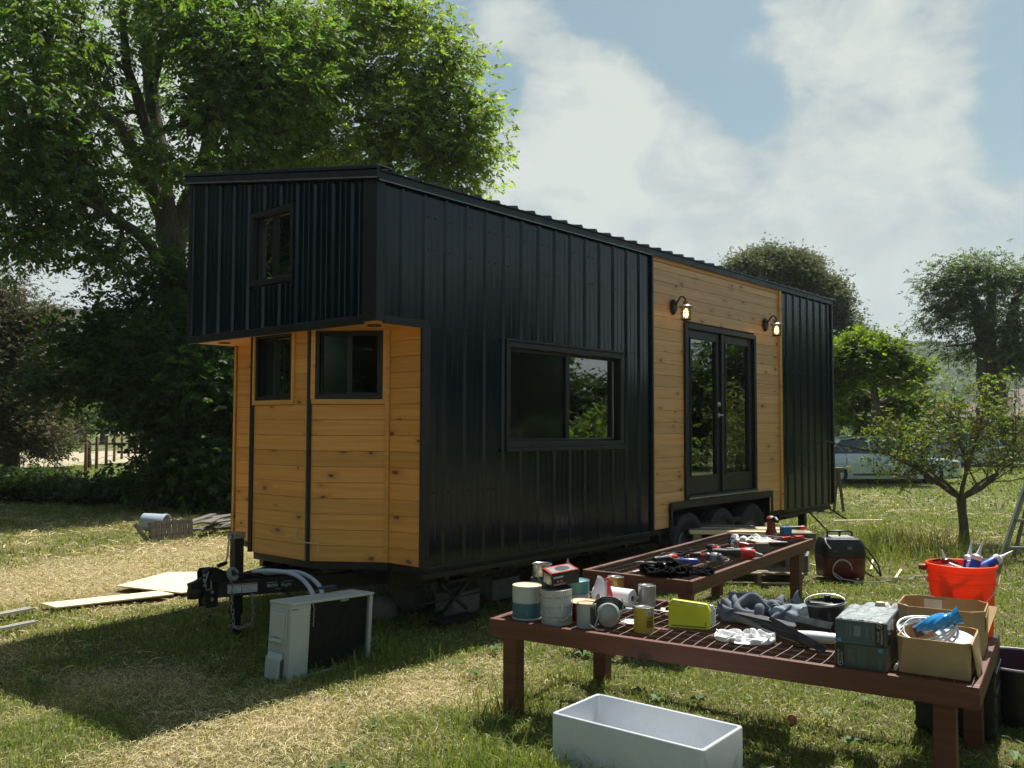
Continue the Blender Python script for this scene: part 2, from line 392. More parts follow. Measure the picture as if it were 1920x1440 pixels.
def build_grass():
    parts = []; sp = []
    for n, d0, d1, hs, ws in ((150000, 2.6, 6.2, .055, .0042), (150000, 6.2, 11, .065, .0070), (110000, 11, 20, .075, .013), (90000, 20, 42, .09, .030)):
        x, y, dd = scatter(n, d0, d1, .80); d = dryness(x, y)
        lush = np.clip(fbm(x, y, .5, 33, 3)*1.8-.45, 0, 1.4)
        p = keep(x, y) & (RS.rand(n) < 1.15-.75*d) & ~((x > .6) & (x < 7.9) & (y > .5) & (y < 2.5) & (RS.rand(n) < .9))
        x, y, d, lush = x[p], y[p], d[p], lush[p]
        h = hs*(.45+.9*RS.rand(len(x)))*(.55+.8*lush)*(1-.35*d)
        parts.append(blades(x, y, h, ws*(.6+.8*RS.rand(len(x))), .35+.75*RS.rand(len(x)), grass_cols(x, y, d)))
    # longer wisps round legs, under the tongue and in front of the sink
    for cx, cy, s, n, hh in ((-1.42, -2.36, .09, 260, .20), (-1.40, -2.62, .07, 160, .17), (-1.50, -2.10, .14, 380, .20), (-1.45, -2.9, .08, 120, .14), (-1.95, -2.60, .16, 500, .20), (-1.75, -2.25, .14, 350, .18), (-1.85, -2.95, .2, 300, .16), (-1.55, -2.45, .20, 420, .16), (-1.7, -2.2, .35, 500, .14), (-.75, -1.55, .16, 260, .17), (0, -1.42, .14, 160, .12), (-.5, 1.1, .5, 900, .13), (-.9, .2, .35, 300, .10), (-.45, .0, .25, 450, .15),
                             (6.9, -1.0, .55, 900, .34), (7.4, -.6, .7, 900, .42), (8.2, -.9, .5, 700, .40), (5.9, .1, .3, 400, .16), (3.0, 8.6, 1.6, 900, .2), (6, .3, 1.5, 700, .2), (-1.6, -1.9, .5, 350, .12), (.3, -3.0, .3, 200, .09)):
        x = cx+RS.randn(n)*s; y = cy+RS.randn(n)*s; p = keep(x, y); x, y = x[p], y[p]; d = dryness(x, y)*.6
        parts.append(blades(x, y, hh*(.4+.8*RS.rand(len(x))), .006*(.6+.8*RS.rand(len(x))), .2+.6*RS.rand(len(x)), grass_cols(x, y, d)))
    V, f, i, c = joinp(parts); tag(np_mesh('grass', V, f, i, BLADE, None, c), 'mown lawn, green with dry tan patches', kind='stuff')
    # cut straw lying on the lawn
    parts = []
    for n, d0, d1, ls, ws in ((120000, 2.6, 6.5, .045, .0021), (110000, 6.5, 12, .062, .0036), (60000, 12, 24, .13, .009)):
        x, y, dd = scatter(n, d0, d1, .80); d = dryness(x, y); p = keep(x, y) & (RS.rand(n) < .10+1.05*d); x, y, d = x[p], y[p], d[p]; n = len(x)
        th = RS.rand(n)*2*np.pi; l = ls*(.4+RS.rand(n)); w = ws*(.6+.8*RS.rand(n)); z = gheight(x, y)+.004+.028*RS.rand(n)
        ux, uy = np.cos(th), np.sin(th); dz = (RS.rand(n)-.5)*.35*l
        V = np.empty((n, 6, 3)); bend = (RS.rand(n)-.5)*.5*l
        for k, s_ in enumerate((-1, 0, 1)):
            ox = x+ux*l/2*s_-uy*bend*(s_ == 0); oy = y+uy*l/2*s_+ux*bend*(s_ == 0); oz = z+dz*s_+.006*(s_ == 0)
            V[:, 2*k] = np.c_[ox-uy*w/2, oy+ux*w/2, oz]; V[:, 2*k+1] = np.c_[ox+uy*w/2, oy-ux*w/2, oz+w*.3]
        b = np.arange(n)*6; idx = np.c_[b, b+2, b+3, b+1, b+2, b+4, b+5, b+3].ravel()
        c = np.array([.60, .51, .29])*(.5+.8*RS.rand(n, 1))*(1-.0*d[:, None])+np.array([-.10, .0, -.05])*(RS.rand(n, 1)*(1-d[:, None]))
        parts.append((V.reshape(-1, 3), np.full(2*n, 4), idx, np.repeat(np.clip(c, .02, 1), 6, 0)))
    V, f, i, c = joinp(parts); tag(np_mesh('straw', V, f, i, STRAW, None, c), 'dry cut straw strewn over the lawn', kind='stuff')
build_grass()

def build_weeds():
    """flat rosettes of broad leaves and a few seed stalks among the grass"""
    parts = []; x, y, dd = scatter(900, 3.0, 13, .78); d = dryness(x, y); p = keep(x, y) & (d < .45) & (fbm(x, y, .9, 44, 2) > .50); x, y = x[p], y[p]
    for cx, cy in zip(x, y):
        n = RS.randint(5, 11); s = .022+.035*RS.rand()
        for k in range(n):
            a = k*2*math.pi/n+RS.rand(); l = s*(1+.8*RS.rand()); w = l*.38; ux, uy = math.cos(a), math.sin(a); z0 = .015
            V = np.array([(cx, cy, z0), (cx+ux*l*.5-uy*w/2, cy+uy*l*.5+ux*w/2, z0+l*.45), (cx+ux*l, cy+uy*l, z0+l*.30), (cx+ux*l*.5+uy*w/2, cy+uy*l*.5-ux*w/2, z0+l*.45)])
            parts.append((V, np.array([4]), np.arange(4), np.repeat(np.array([[.07, .13, .03]])*(.7+.9*RS.rand()), 4, 0)))
    V, f, i, c = joinp(parts); tag(np_mesh('weeds', V, f, i, BLADE, None, c), 'small broad leaved weeds in the lawn', kind='stuff')
build_weeds()
# ------------------------------------------------------------------ house materials
def metal_mat():
    t = NT('black_ribbed_steel'); co = t.coord()
    n = t.noise(co, 1.2, 4); st = t.noise(t.coord((30, 30, .6)), 1.0, 4, .6)
    c = t.mix(t.rng(n, .3, .7), (.0014, .0070, .0140), (.0024, .0100, .0190))
    c = t.mix(t.rng(st, .58, .75, 0, .35, True), c, (.014, .017, .018))
    ro = t.rng(t.noise(t.coord((18, 18, 1.5)), 1, 4, .6), .3, .7, .11, .22)
    b = t.bump(t.noise(t.coord((3, 3, .8)), 1.6, 3), .25, .01)
    t.principled(c, ro, 0, b, .5); return t.m
STEEL = metal_mat()
BLACKTRIM = mat('black_trim', (.008, .0095, .012), .42, 0, .25, 6, .05, 60, .5)
DARKMETAL = mat('dark_painted_steel', (.007, .0072, .008), .5, 0, .3, 12, .1, 90, .5, (.06, .045, .03), .5)

def board_mat(name, light, dark, knot=(.16, .055, .014), rough=.5, coat=.12, kn=.55, axis='h'):
    """horizontal pine boards: per-board tone, long grain, knots with a darker halo"""
    t = NT(name); tcn = t.new('TexCoord'); sp = t.new('SeparateXYZ'); t.l.new(tcn.outputs['Object'], sp.inputs[0])
    g = t.new('NewGeometry'); ri = g.outputs['Random Per Island']
    u = t.math('ADD', t.math('SUBTRACT', sp.outputs[0], sp.outputs[1]), t.math('MULTIPLY', ri, 17.3)) if axis == 'h' else t.math('ADD', sp.outputs[2], t.math('MULTIPLY', ri, 17.3))
    w = sp.outputs[2] if axis == 'h' else t.math('ADD', sp.outputs[0], sp.outputs[1])
    cv = t.new('CombineXYZ'); t.l.new(t.math('MULTIPLY', u, 2.6), cv.inputs[0]); t.l.new(t.math('MULTIPLY', w, 6.3), cv.inputs[1])
    vo = t.new('TexVoronoi', voronoi_dimensions='2D'); t.l.new(cv.outputs[0], vo.inputs['Vector']); vo.inputs['Scale'].default_value = 1; vo.inputs['Randomness'].default_value = .9
    sc = t.new('SeparateColor'); t.l.new(vo.outputs['Color'], sc.inputs[0])
    has = t.math('GREATER_THAN', sc.outputs[0], 1-kn); rad = t.rng(sc.outputs[1], 0, 1, .05, .13)
    wob = t.noise(tcn.outputs['Object'], 30, 3); dd = t.math('ADD', vo.outputs['Distance'], t.rng(wob, .3, .7, -.03, .03))
    core = t.math('MULTIPLY', has, t.math('SUBTRACT', 1, t.math('DIVIDE', dd, rad), clamp=True)); halo = t.math('MULTIPLY', has, t.math('SUBTRACT', 1, t.math('DIVIDE', dd, t.math('MULTIPLY', rad, 3.2)), clamp=True))
    # grain bends round the knots
    gv = t.new('CombineXYZ'); t.l.new(t.math('MULTIPLY', u, .9), gv.inputs[0]); t.l.new(t.math('ADD', t.math('MULTIPLY', w, 34), t.math('MULTIPLY', halo, 1.6)), gv.inputs[1]); t.l.new(t.math('MULTIPLY', ri, 9), gv.inputs[2])
    gr = t.noise(gv.outputs[0], 1.0, 5, .62, .5); gf = t.noise(gv.outputs[0], 5.0, 3, .6)
    c = t.mix(t.rng(gr, .30, .72), light, dark)
    c = t.mix(t.math('MULTIPLY', t.rng(gf, .5, .75, 0, .35), 1), c, dark)
    hs = t.new('HueSaturation'); hs.inputs['Saturation'].default_value = 1; t.l.new(t.rng(ri, 0, 1, .85, 1.10), hs.inputs['Value']); t.l.new(c, hs.inputs['Color']); c = hs.outputs[0]
    c = t.mix(t.math('MULTIPLY', halo, .55), c, tuple(v*.45+k*.55 for v, k in zip(dark, knot)))
    c = t.mix(t.rng(core, .05, .5, 0, 1, True), c, knot)
    stain = t.noise(t.coord((.8, .8, .8)), 1.3, 3); c = t.mix(t.rng(stain, .5, .8, 0, .25), c, dark)
    b = t.bump(gr, .12, .003)
    t.principled(c, t.rng(gr, .3, .7, rough-.08, rough+.08), 0, b, .5, Coat_Weight=coat, Coat_Roughness=.25); return t.m
BAYWOOD = board_mat('honey_stained_pine', (.78, .385, .092), (.63, .27, .055))
SIDEWOOD = board_mat('sealed_pine', (.74, .42, .175), (.57, .30, .105), kn=.6, coat=.35)
TRIMWOOD = board_mat('pine_trim', (.76, .39, .095), (.60, .28, .06), kn=.15)
GREYWOOD = board_mat('weathered_grey_board', (.20, .18, .15), (.09, .08, .065), (.04, .03, .025), .85, 0, .4)
GREENWOOD = board_mat('treated_lumber', (.30, .24, .14), (.19, .15, .085), (.07, .05, .03), .8, 0, .4)
REDWOOD = board_mat('redwood_stained_lumber', (.155, .047, .025), (.085, .026, .014), (.03, .012, .008), .62, .05, .4)
RAWPLY = board_mat('raw_plywood', (.82, .70, .46), (.72, .58, .36), (.4, .25, .12), .75, 0, .12)

def glass_mat(name, refl=.30, tint=(.55, .62, .58), rough=.0, fm=.75):
    t = NT(name); gl = t.new('BsdfGlossy'); gl.inputs['Roughness'].default_value = rough; gl.inputs[0].default_value = (1, 1, 1, 1)
    tr = t.new('BsdfTransparent'); tr.inputs[0].default_value = (*tint, 1); fr = t.new('Fresnel'); fr.inputs[0].default_value = 1.5
    wv = t.bump(t.noise(t.coord(), 1.3, 2), .05, .02); t.l.new(wv, gl.inputs['Normal'])
    f = t.math('ADD', t.math('MULTIPLY', fr.outputs[0], fm), refl, clamp=True); ms = t.new('MixShader'); t.l.new(f, ms.inputs[0]); t.l.new(tr.outputs[0], ms.inputs[1]); t.l.new(gl.outputs[0], ms.inputs[2])
    t.l.new(ms.outputs[0], t.out.inputs[0]); return t.m
def screen_mat():
    t = NT('insect_screen'); d = t.new('BsdfDiffuse'); d.inputs[0].default_value = (.018, .027, .022, 1); tr = t.new('BsdfTransparent'); tr.inputs[0].default_value = (.5, .55, .52, 1); gl = t.new('BsdfGlossy'); gl.inputs['Roughness'].default_value = .08
    a = t.new('MixShader'); a.inputs[0].default_value = .55; t.l.new(tr.outputs[0], a.inputs[1]); t.l.new(d.outputs[0], a.inputs[2]); b = t.new('MixShader'); b.inputs[0].default_value = .045; t.l.new(a.outputs[0], b.inputs[1]); t.l.new(gl.outputs[0], b.inputs[2]); t.l.new(b.outputs[0], t.out.inputs[0]); return t.m
GLASS = glass_mat('coated_window_glass', .22); DIMGLASS = glass_mat('plain_window_glass', .0, (.40, .46, .42), fm=.6); SCREEN = screen_mat()
INSIDE = mat('dim_interior_panel', (.10, .095, .08), .8); PALEFRAME = mat('almond_vinyl', (.34, .34, .30), .5)
RUBBER = mat('tyre_rubber', (.030, .034, .040), .72, 0, .3, 14, .25, 60, .35, (.07, .06, .045), .35)

# ------------------------------------------------------------------ the tiny house
W = 2.59; ZB = .551; ZS = 2.373; ZR0 = 3.389; ZR1 = 3.811; LO = -.46; L1 = 3.185; L2 = 6.263; L3 = 8.026; YL = 2.545
def roofz(y): return ZR0+(ZR1-ZR0)*y/W
house = empty('tiny_house', (0, 0, 0), 'black metal and honey pine tiny house on a three axle trailer', 'tiny house')
SP = .2286
def rib_profile(u0, u1, ph=0.):
    """cross section (u, height) of exposed-fastener steel between u0 and u1"""
    pts = []; k0 = math.floor((u0-ph)/SP)-1; base = 0
    while True:
        c = ph+k0*SP
        if c-.05 > u1: break
        for du, h in ((-.024, 0), (-.009, .019), (.009, .019), (.024, 0), (.070, 0), (.076, .003), (.088, .003), (.094, 0), (.136, 0), (.142, .003), (.154, .003), (.160, 0)):
            pts.append((c+du, h))
        k0 += 1
    q = []
    for (a, ha), (b, hb) in zip(pts, pts[1:]):
        if b < u0 or a > u1: continue
        if a < u0: ha = ha+(hb-ha)*(u0-a)/(b-a); a = u0
        if not q: q.append((a, ha))
        if b > u1: hb = ha+(hb-ha)*(u1-a)/(b-a); b = u1
        q.append((b, hb))
    return q
def siding(mb, O, U, Nn, u0, u1, z0, z1, ph=0., th=.03):
    """vertical ribbed sheet on the plane through O along U, facing Nn; z0 / z1 numbers or functions of u"""
    O, U, Nn = Vector(O), Vector(U), Vector(Nn); pr = rib_profile(u0, u1, ph)
    f0 = z0 if callable(z0) else (lambda u: z0); f1 = z1 if callable(z1) else (lambda u: z1)
    n = len(pr); vs = []
    for u, h in pr:
        for z in (f0(u), f1(u)):
            vs.append(O+U*u+Nn*h+Vector((0, 0, z))); vs.append(O+U*u-Nn*th+Vector((0, 0, z)))
    fs = []
    for i in range(n-1):
        a, b = 4*i, 4*(i+1)
        fs += [(a, b, b+2, a+2), (a+1, a+3, b+3, b+1), (a, a+1, b+1, b), (a+2, b+2, b+3, a+3)]
    fs += [(0, 2, 3, 1), (4*n-4, 4*n-3, 4*n-1, 4*n-2)]
    mb.add(vs, fs)
WIN = (.915, 2.64, 1.425, 2.318); DOOR = (3.835, 5.545, .828, 2.735); WELL = (3.52, 5.91, .80)
# side wall, front part, with the big window cut out
m = MB(); X, Yn = (1, 0, 0), (0, -1, 0)
zt = ZR0-.005
siding(m, (0, 0, 0), X, Yn, LO+.002, 0, ZS, zt); siding(m, (0, 0, 0), X, Yn, 0, WIN[0], ZB, zt); siding(m, (0, 0, 0), X, Yn, WIN[0], WIN[1], ZB, WIN[2]); siding(m, (0, 0, 0), X, Yn, WIN[0], WIN[1], WIN[3], zt)
siding(m, (0, 0, 0), X, Yn, WIN[1], L1, ZB, zt)
o = m.build('side_metal_siding', STEEL, house)
m = MB(); siding(m, (0, 0, 0), X, Yn, L2+.03, L3, ZB-.01, zt, .1); m.build('side_metal_siding', STEEL, house)
# front of the loft (faces -x) with window opening
LW = (.985, 1.62, 2.75, 3.385)
m = MB(); F = (-1, 0, 0)
def zf(u): return roofz(u)-.005
for a, b, c, d in ((.13, LW[0], ZS, zf), (LW[0], LW[1], ZS, LW[2]), (LW[0], LW[1], LW[3], zf), (LW[1], W, ZS, zf)): siding(m, (LO, 0, 0), (0, 1, 0), F, a, b, c, d, .06)
m.build('loft_metal_siding', STEEL, house)
# far long wall and rear wall
m = MB()
siding(m, (0, W, 0), X, (0, 1, 0), 0, L3, ZB, ZR1-.005); siding(m, (0, W, 0), X, (0, 1, 0), LO+.002, 0, ZS, ZR1-.005)
m.build('far_metal_siding', STEEL, house)
m = MB(); siding(m, (L3, 0, 0), (0, 1, 0), (1, 0, 0), .0, W, ZB, zf); m.build('rear_metal_siding', STEEL, house)
# corner and edge trims
m = MB()
m.bx(LO-.022, LO+.004, -.022, .135, ZS-.012, ZR0+.006); m.bx(LO-.020, LO+.055, -.0225, .003, ZS-.012, ZR0-.004); m.bx(-.03, .055, -.0235, .0, ZB-.01, ZS-.004)
m.bx(LO-.023, LO+.003, 0.136, W+.02, ZS-.03, ZS+.035); m.bx(LO+.056, .03, -.0245, .0, ZS-.028, ZS+.028)
m.bx(L1-.012, L1+.018, -.030, .0, ZB-.01, ZR0-.004); m.bx(L2+.024, L2+.05, -.026, .0, ZB-.01, ZR0-.004); m.bx(L3-.03, L3+.022, -.024, .03, ZB-.02, ZR0-.004)
m.bx(LO-.022, LO+.05, W-.03, W+.022, ZS-.012, ZR1-.01)
m.bx(0, L1-.014, -.021, .0, ZB-.022, ZB-.001); m.bx(L2+.05, L3-.03, -.021, .0, ZB-.03, ZB-.011)
build_each(m, 'corner_trim', BLACKTRIM, house, bevel=.003)
# screws in rows on the near side
m = MB(); 
for zz_ in (2.95, 2.35, 1.1, 3.2):
    k = 0
    while k*SP < L3:
        for du in (.045, .115, .182):
            x = k*SP+du
            if du == .115 and k % 3: continue
            if (LO < x < L1 or x > L2+.06) and not (WIN[0]-.05 < x < WIN[1]+.05 and WIN[2]-.05 < zz_ < WIN[3]+.05) and x < L3 and du != .182:
                m.lathe([(0, .004), (.0065, .004), (.0085, 0)], Matrix.Translation((x, -.0005, zz_)) @ Euler((R(90), 0, 0)).to_matrix().to_4x4(), 8)
        k += 1
tag(m.build('siding_screw', BLACKTRIM, house), None, kind='stuff')

def boards(mb, O, U, Nn, u0, u1, z0, z1, h=.1215, gap=.0022, th=.02, holes=(), zstart=None):
    """horizontal boards with shadow gaps; holes = (u0, u1, z0, z1)"""
    O, U, Nn = Vector(O), Vector(U).normalized(), Vector(Nn).normalized(); z = z0 if zstart is None else zstart
    M = Matrix(((U.x, 0, -Nn.x, O.x), (U.y, 0, -Nn.y, O.y), (0, 1, 0, O.z), (0, 0, 0, 1)))
    while z < z1-.003:
        a, b = max(z, z0)+gap/2, min(z+h, z1)-gap/2
        if b-a < .006: z += h; continue
        spans = [(u0, u1)]
        for hu0, hu1, hz0, hz1 in holes:
            if hz0 < b-.02 and hz1 > a+.02:
                new = []
                for s, e in spans:
                    if hu0 > s and hu0 < e: new.append((s, hu0))
                    if hu1 < e and hu1 > s: new.append((hu1, e))
                    if hu1 <= s or hu0 >= e: new.append((s, e))
                spans = new
        for s, e in spans:
            aa, bb = a, b
            for hu0, hu1, hz0, hz1 in holes:
                if s < hu1-.001 and e > hu0+.001:
                    if a < hz1 <= a+.02+.0: aa = hz1
                    if a < hz0 < b and hz0 >= b-.02: bb = hz0
            c = .0022; poly = [(s, aa), (e, aa), (e, bb), (s, bb)]
            # chamfered face: back rectangle and a slightly smaller front one
            vs = [(s, aa, th), (e, aa, th), (e, bb, th), (s, bb, th), (s, aa, c), (e, aa, c), (e, bb, c), (s, bb, c), (s, aa+c, 0), (e, aa+c, 0), (e, bb-c, 0), (s, bb-c, 0)]
            fs = [(0, 3, 2, 1)]
            for k in (0, 4):
                for i in range(4): j = (i+1) % 4; fs.append((k+i, k+j, k+4+j, k+4+i))
            fs.append((8, 9, 10, 11)); mb.add(vs, fs, 0, M)
        z += h
    return mb
m = MB(); boards(m, (0, -.006, 0), X, Yn, L1+.02, L2-.035, ZB+.005, ZR0-.06, .1225, holes=((WELL[0], WELL[1], 0, WELL[2]), (DOOR[0], DOOR[1], .7, DOOR[3])))
m.build('wood_siding', SIDEWOOD, house)
m = MB(); m.bx(L2-.034, L2+.022, -.034, .0, ZB+.005, ZR0-.01); m.bx(L1+.02, L2-.036, -.016, .004, ZR0-.058, ZR0-.008); build_each(m, 'wood_trim', TRIMWOOD, house, bevel=.003)
m = MB(); m.bx(L1+.02, WELL[0], .016, .03, ZB+.01, ZR0-.02); m.bx(WELL[0], DOOR[0]-.001, .016, .03, WELL[2], ZR0-.02); m.bx(DOOR[0], DOOR[1], .016, .03, DOOR[3]+.001, ZR0-.02); m.bx(DOOR[1]+.001, WELL[1], .016, .03, WELL[2], ZR0-.02); m.bx(WELL[1], L2, .016, .03, ZB+.01, ZR0-.02)
m.build('wall_backing', INSIDE, house)

# bay front under the loft
P = [(0, 0), (0, .385), (-.37, .90), (-.37, 1.69), (0, 2.205), (0, YL)]
BW = (.865, 1.12)                                     # unused marker for the window band
BZ0, BZ1 = 1.80, 2.345
def facet(i): a, b = Vector((*P[i], 0)), Vector((*P[i+1], 0)); u = (b-a); l = u.length; u.normalize(); n = Vector((-u.y, u.x, 0)); return a, u, n, l
win_on = {1: (.03, .605), 2: (.215, .775)}
for i in range(5):
    a, u, n, l = facet(i)
    holes = ((win_on[i][0], win_on[i][1], BZ0, 9),) if i in win_on else ()
    m = MB(); boards(m, a+Vector((0, 0, 0)), u, n, .010, l-.010, ZB, ZS-.002, .1225, holes=holes); m.build('bay_cladding', BAYWOOD, house)
# wood corner beads and black corner battens
m = MB()
for i, dx in ((1, -.004),): 
    m.box((P[i][0]-.010, P[i][1]+.0, (ZB+ZS)/2), (.026, .036, ZS-ZB-.004), (0, 0, R(18)))
m.bx(-.014, .02, -.0, .016, ZB, ZS-.002); m.bx(-.016, .02, YL-.002, YL+.03, ZB, ZS-.002); m.bx(-.02, .01, 2.19, 2.22, ZB, ZS-.002)
build_each(m, 'bay_wood_trim', TRIMWOOD, house, bevel=.003)
m = MB()
m.box((P[2][0]-.004, P[2][1], (ZB+ZS)/2), (.030, .038, ZS-ZB-.002), (0, 0, R(-18))); m.box((P[3][0]-.004, P[3][1], (ZB+ZS)/2), (.030, .038, ZS-ZB-.002), (0, 0, R(18)))
build_each(m, 'bay_corner_batten', BLACKTRIM, house, bevel=.002)

def window_unit(parent, a, u, n, u0, u1, z0, z1, name='window', trim=.05, proud=.03, mull=None, sash_left=True, wood=False, depth=.07, screen=None, flip=False, glass=None, s=.028):
    glass = glass or GLASS
    """framed slider: outer frame, mullion, two panes; a/u/n give the wall plane"""
    M = Matrix(((u.x, 0, n.x, a.x), (u.y, 0, n.y, a.y), (0, 1, 0, 0), (0, 0, 0, 1)))
    m = MB(); t = trim
    for x0, x1, y0, y1 in ((u0, u1, z0, z0+t), (u0, u1, z1-t, z1), (u0, u0+t, z0+t, z1-t), (u1-t, u1, z0+t, z1-t)): m.bx(x0, x1, y0, y1, -depth, proud, 0, M)
    f = m.build(name, BLACKTRIM, parent, bevel=.004)
    mu = (u0+u1)/2 if mull is None else mull; a0, a1, b0, b1 = u0+t, u1-t, z0+t, z1-t
    m = MB()
    for x0, x1, y0, y1, d0, d1 in ((a0, mu+s, b0, b0+s, -.045, -.012), (a0, mu+s, b1-s, b1, -.045, -.012), (a0, a0+s, b0+s, b1-s, -.045, -.012), (mu-s, mu+s, b0+s, b1-s, -.045, -.008),
                                   (mu+s, a1, b0, b0+s*.8, -.06, -.03), (mu+s, a1, b1-s*.8, b1, -.06, -.03), (a1-s*.8, a1, b0+s*.8, b1-s*.8, -.06, -.03)): m.bx(x0, x1, y0, y1, d0, d1, 0, M)
    m.build('sash', BLACKTRIM, f, bevel=.002)
    for k, (x0, x1, d) in enumerate(((a0+s, mu-s, -.03), (mu+s, a1-s*.8, -.046))):
        g = MB().add([M @ Vector(p) for p in ((x0, b0+s*.8, d), (x1, b0+s*.8, d), (x1, b1-s*.8, d), (x0, b1-s*.8, d))], [(0, 1, 2, 3)])
        g.build('insect_screen' if (screen == k) else 'pane', SCREEN if screen == k else glass, f)
        if screen == k:
            MB().add([M @ Vector(p) for p in ((x0, b0+s*.8, d-.02), (x1, b0+s*.8, d-.02), (x1, b1-s*.8, d-.02), (x0, b1-s*.8, d-.02))], [(0, 1, 2, 3)]).build('pane', glass, f)
    return f, M
a = Vector((0, 0, 0)); U = Vector((1, 0, 0)); Nn = Vector((0, -1, 0))
f, M = window_unit(house, a, U, Nn, WIN[0], WIN[1], WIN[2], WIN[3], mull=1.80, screen=0, proud=.035, depth=.09)
m = MB(); m.bx(WIN[0]-.01, WIN[1]+.015, WIN[2]-.028, WIN[2]-.001, -.02, .055, 0, M); m.bx(WIN[0]-.01, WIN[1]+.01, WIN[3]+.001, WIN[3]+.02, -.02, .045, 0, M); build_each(m, 'sill', BLACKTRIM, f, bevel=.003)
m = MB(); m.bx(1.86, 2.57, 1.488, 1.502, -.044, -.034, 0, M); m.bx(2.565, 2.578, 1.503, 2.25, -.044, -.034, 0, M); m.build('glazing_bead', PALEFRAME, f)
# loft window: outward face -x
a = Vector((LO, 0, 0)); U = Vector((0, 1, 0)); Nn = Vector((-1, 0, 0))
f, M = window_unit(house, a, U, Nn, LW[0]+.012, LW[1]-.012, LW[2]+.012, LW[3]-.012, trim=.040, proud=.024, depth=.09, glass=DIMGLASS, s=.018)
m = MB(); m.bx(1.33, 1.50, 3.24, 3.262, -.058, -.049, 0, M); m.bx(1.478, 1.52, 2.84, 3.238, -.058, -.049, 0, M); m.bx(1.07, 1.22, 2.845, 2.857, -.058, -.049, 0, M); m.build('inner_track', PALEFRAME, f)
for i in (1, 2):
    a, U, Nn, l = facet(i); u0, u1 = win_on[i]
    f, M = window_unit(house, a, U, Nn, u0+.018, u1-.018, BZ0+.018, ZS-.005, trim=.03, proud=.006, mull=None, screen=1, depth=.09, name='window', glass=DIMGLASS, s=.02)
    m = MB(); m.bx(u0-.02, u1+.012, BZ0-.022, BZ0+.016, -.002, .017, 0, M); m.bx(u0-.02, u0+.016, BZ0+.017, ZS-.004, -.002, .017, 0, M); m.bx(u1-.016, u1+.02, BZ0+.017, ZS-.004, -.002, .017, 0, M)
    m.build('wood_casing', TRIMWOOD, f, bevel=.003)
    if i == 2: MB().bx(.42, .435, 1.86, 2.30, -.058, -.048, 0, M).bx(.26, .42, 2.285, 2.30, -.058, -.048, 0, M).build('inner_track', PALEFRAME, f)

# soffit under the loft, with two recessed lights
m = MB(); yb = 0.0
seg = [(.02, .385), (.385, .90), (.90, 1.69), (1.69, 2.205), (2.205, W-.02)]
outer = [(LO+.004, -.002), (LO+.004, W+.002), (.0, W+.002), (0, YL-.01)]+[(p[0], p[1]) for p in reversed(P[:-1])]
k = 0; ws = .0875
def inbay(y):
    for (x0, y0), (x1, y1) in zip(P, P[1:]):
        if y0 <= y <= y1: return x0+(x1-x0)*(y-y0)/(y1-y0)
    return 0
y = .004
while y < W-.01:
    y2 = min(y+.10, W-.004); xa, xb = inbay(y), inbay(y2)
    m.prism([(LO+.006, y+.0015), (xa+.004, y+.0015), (xb+.004, y2-.0015), (LO+.006, y2-.0015)], ZS-.018, ZS-.001); y = y2
m.build('soffit', TRIMWOOD, house)
for x, y in ((-.32, .19), (-.28, 2.31)):
    o = MB().lathe([(.030, -.001), (.052, -.002), (.055, -.006), (.050, -.010), (.030, -.008)], Matrix.Translation((x, y, ZS-.018)), 24).build('soffit_light', BLACKTRIM, house, smooth=40)
    MB().lathe([(0, -.004), (.031, -.004)], Matrix.Translation((x, y, ZS-.018)), 20).build('lens', mat('frosted_lens', (.75, .74, .68), .4), o)
# loft floor, interior shell, floor
m = MB(); m.prism([(.03, .035), (-.0+.02, .40), (-.345, .905), (-.345, 1.685), (.02, 2.19), (.03, YL-.01), (.03, W-.035), (L3-.035, W-.035), (L3-.035, .035)], ZB-.06, ZB-.004); m.build('floor_deck', DARKMETAL, house)
m = MB(); m.bx(LO+.04, .03, .04, W-.04, ZS+.001, ZS+.05); m.build('loft_floor', INSIDE, house)

# roof: ribbed sheet with ribs running across the house, fascia and ridge trims
m = MB(); oh = .055; sl_ = (ZR1-ZR0)/W
def rv(x, h, y): return (x, y, ZR0+.062+sl_*y+h)
pr = rib_profile(LO-.05, L3+.06, .1); n = len(pr); vs = []
for x, h in pr:
    for y in (-oh, W+oh):
        vs.append(rv(x, h*1.25, y)); vs.append(rv(x, -.006, y))
fs = []
for i in range(n-1):
    a_, b_ = 4*i, 4*(i+1); fs += [(a_, a_+2, b_+2, b_), (a_+1, b_+1, b_+3, a_+3), (a_, b_, b_+1, a_+1), (a_+2, a_+3, b_+3, b_+2)]
fs += [(0, 1, 3, 2), (4*n-4, 4*n-2, 4*n-1, 4*n-3)]
m.add(vs, fs); m.build('roof', STEEL, house)
m = MB()  # fascias
def slab(x0, x1, y0, y1, lo, hi):
    vs = [(x, y, ZR0+sl_*y+h) for x in (x0, x1) for y in (y0, y1) for h in (lo, hi)]
    m.add(vs, [(0, 1, 3, 2), (4, 6, 7, 5), (0, 4, 5, 1), (2, 3, 7, 6), (0, 2, 6, 4), (1, 5, 7, 3)])
slab(LO-.050, LO-.024, -oh+.004, W+oh, -.002, .088); slab(LO-.050, LO+.09, -oh+.004, W+oh, .0885, .0925)
slab(L3+.026, L3+.05, -oh, W+oh, -.002, .085)
slab(LO-.024, L3+.025, -.040, -.0245, -.012, .054); slab(LO-.024, L3+.025, W+.025, W+.04, -.012, .054)
build_each(m, 'fascia', BLACKTRIM, house, bevel=.003)
m = MB(); slab(LO-.056, LO-.0505, -oh+.004, W+oh, -.004, .006); slab(LO-.024, L1, -.0445, -.0405, -.014, -.006); build_each(m, 'drip_edge', mat('bare_metal_edge', (.22, .25, .27), .35, .6), house)
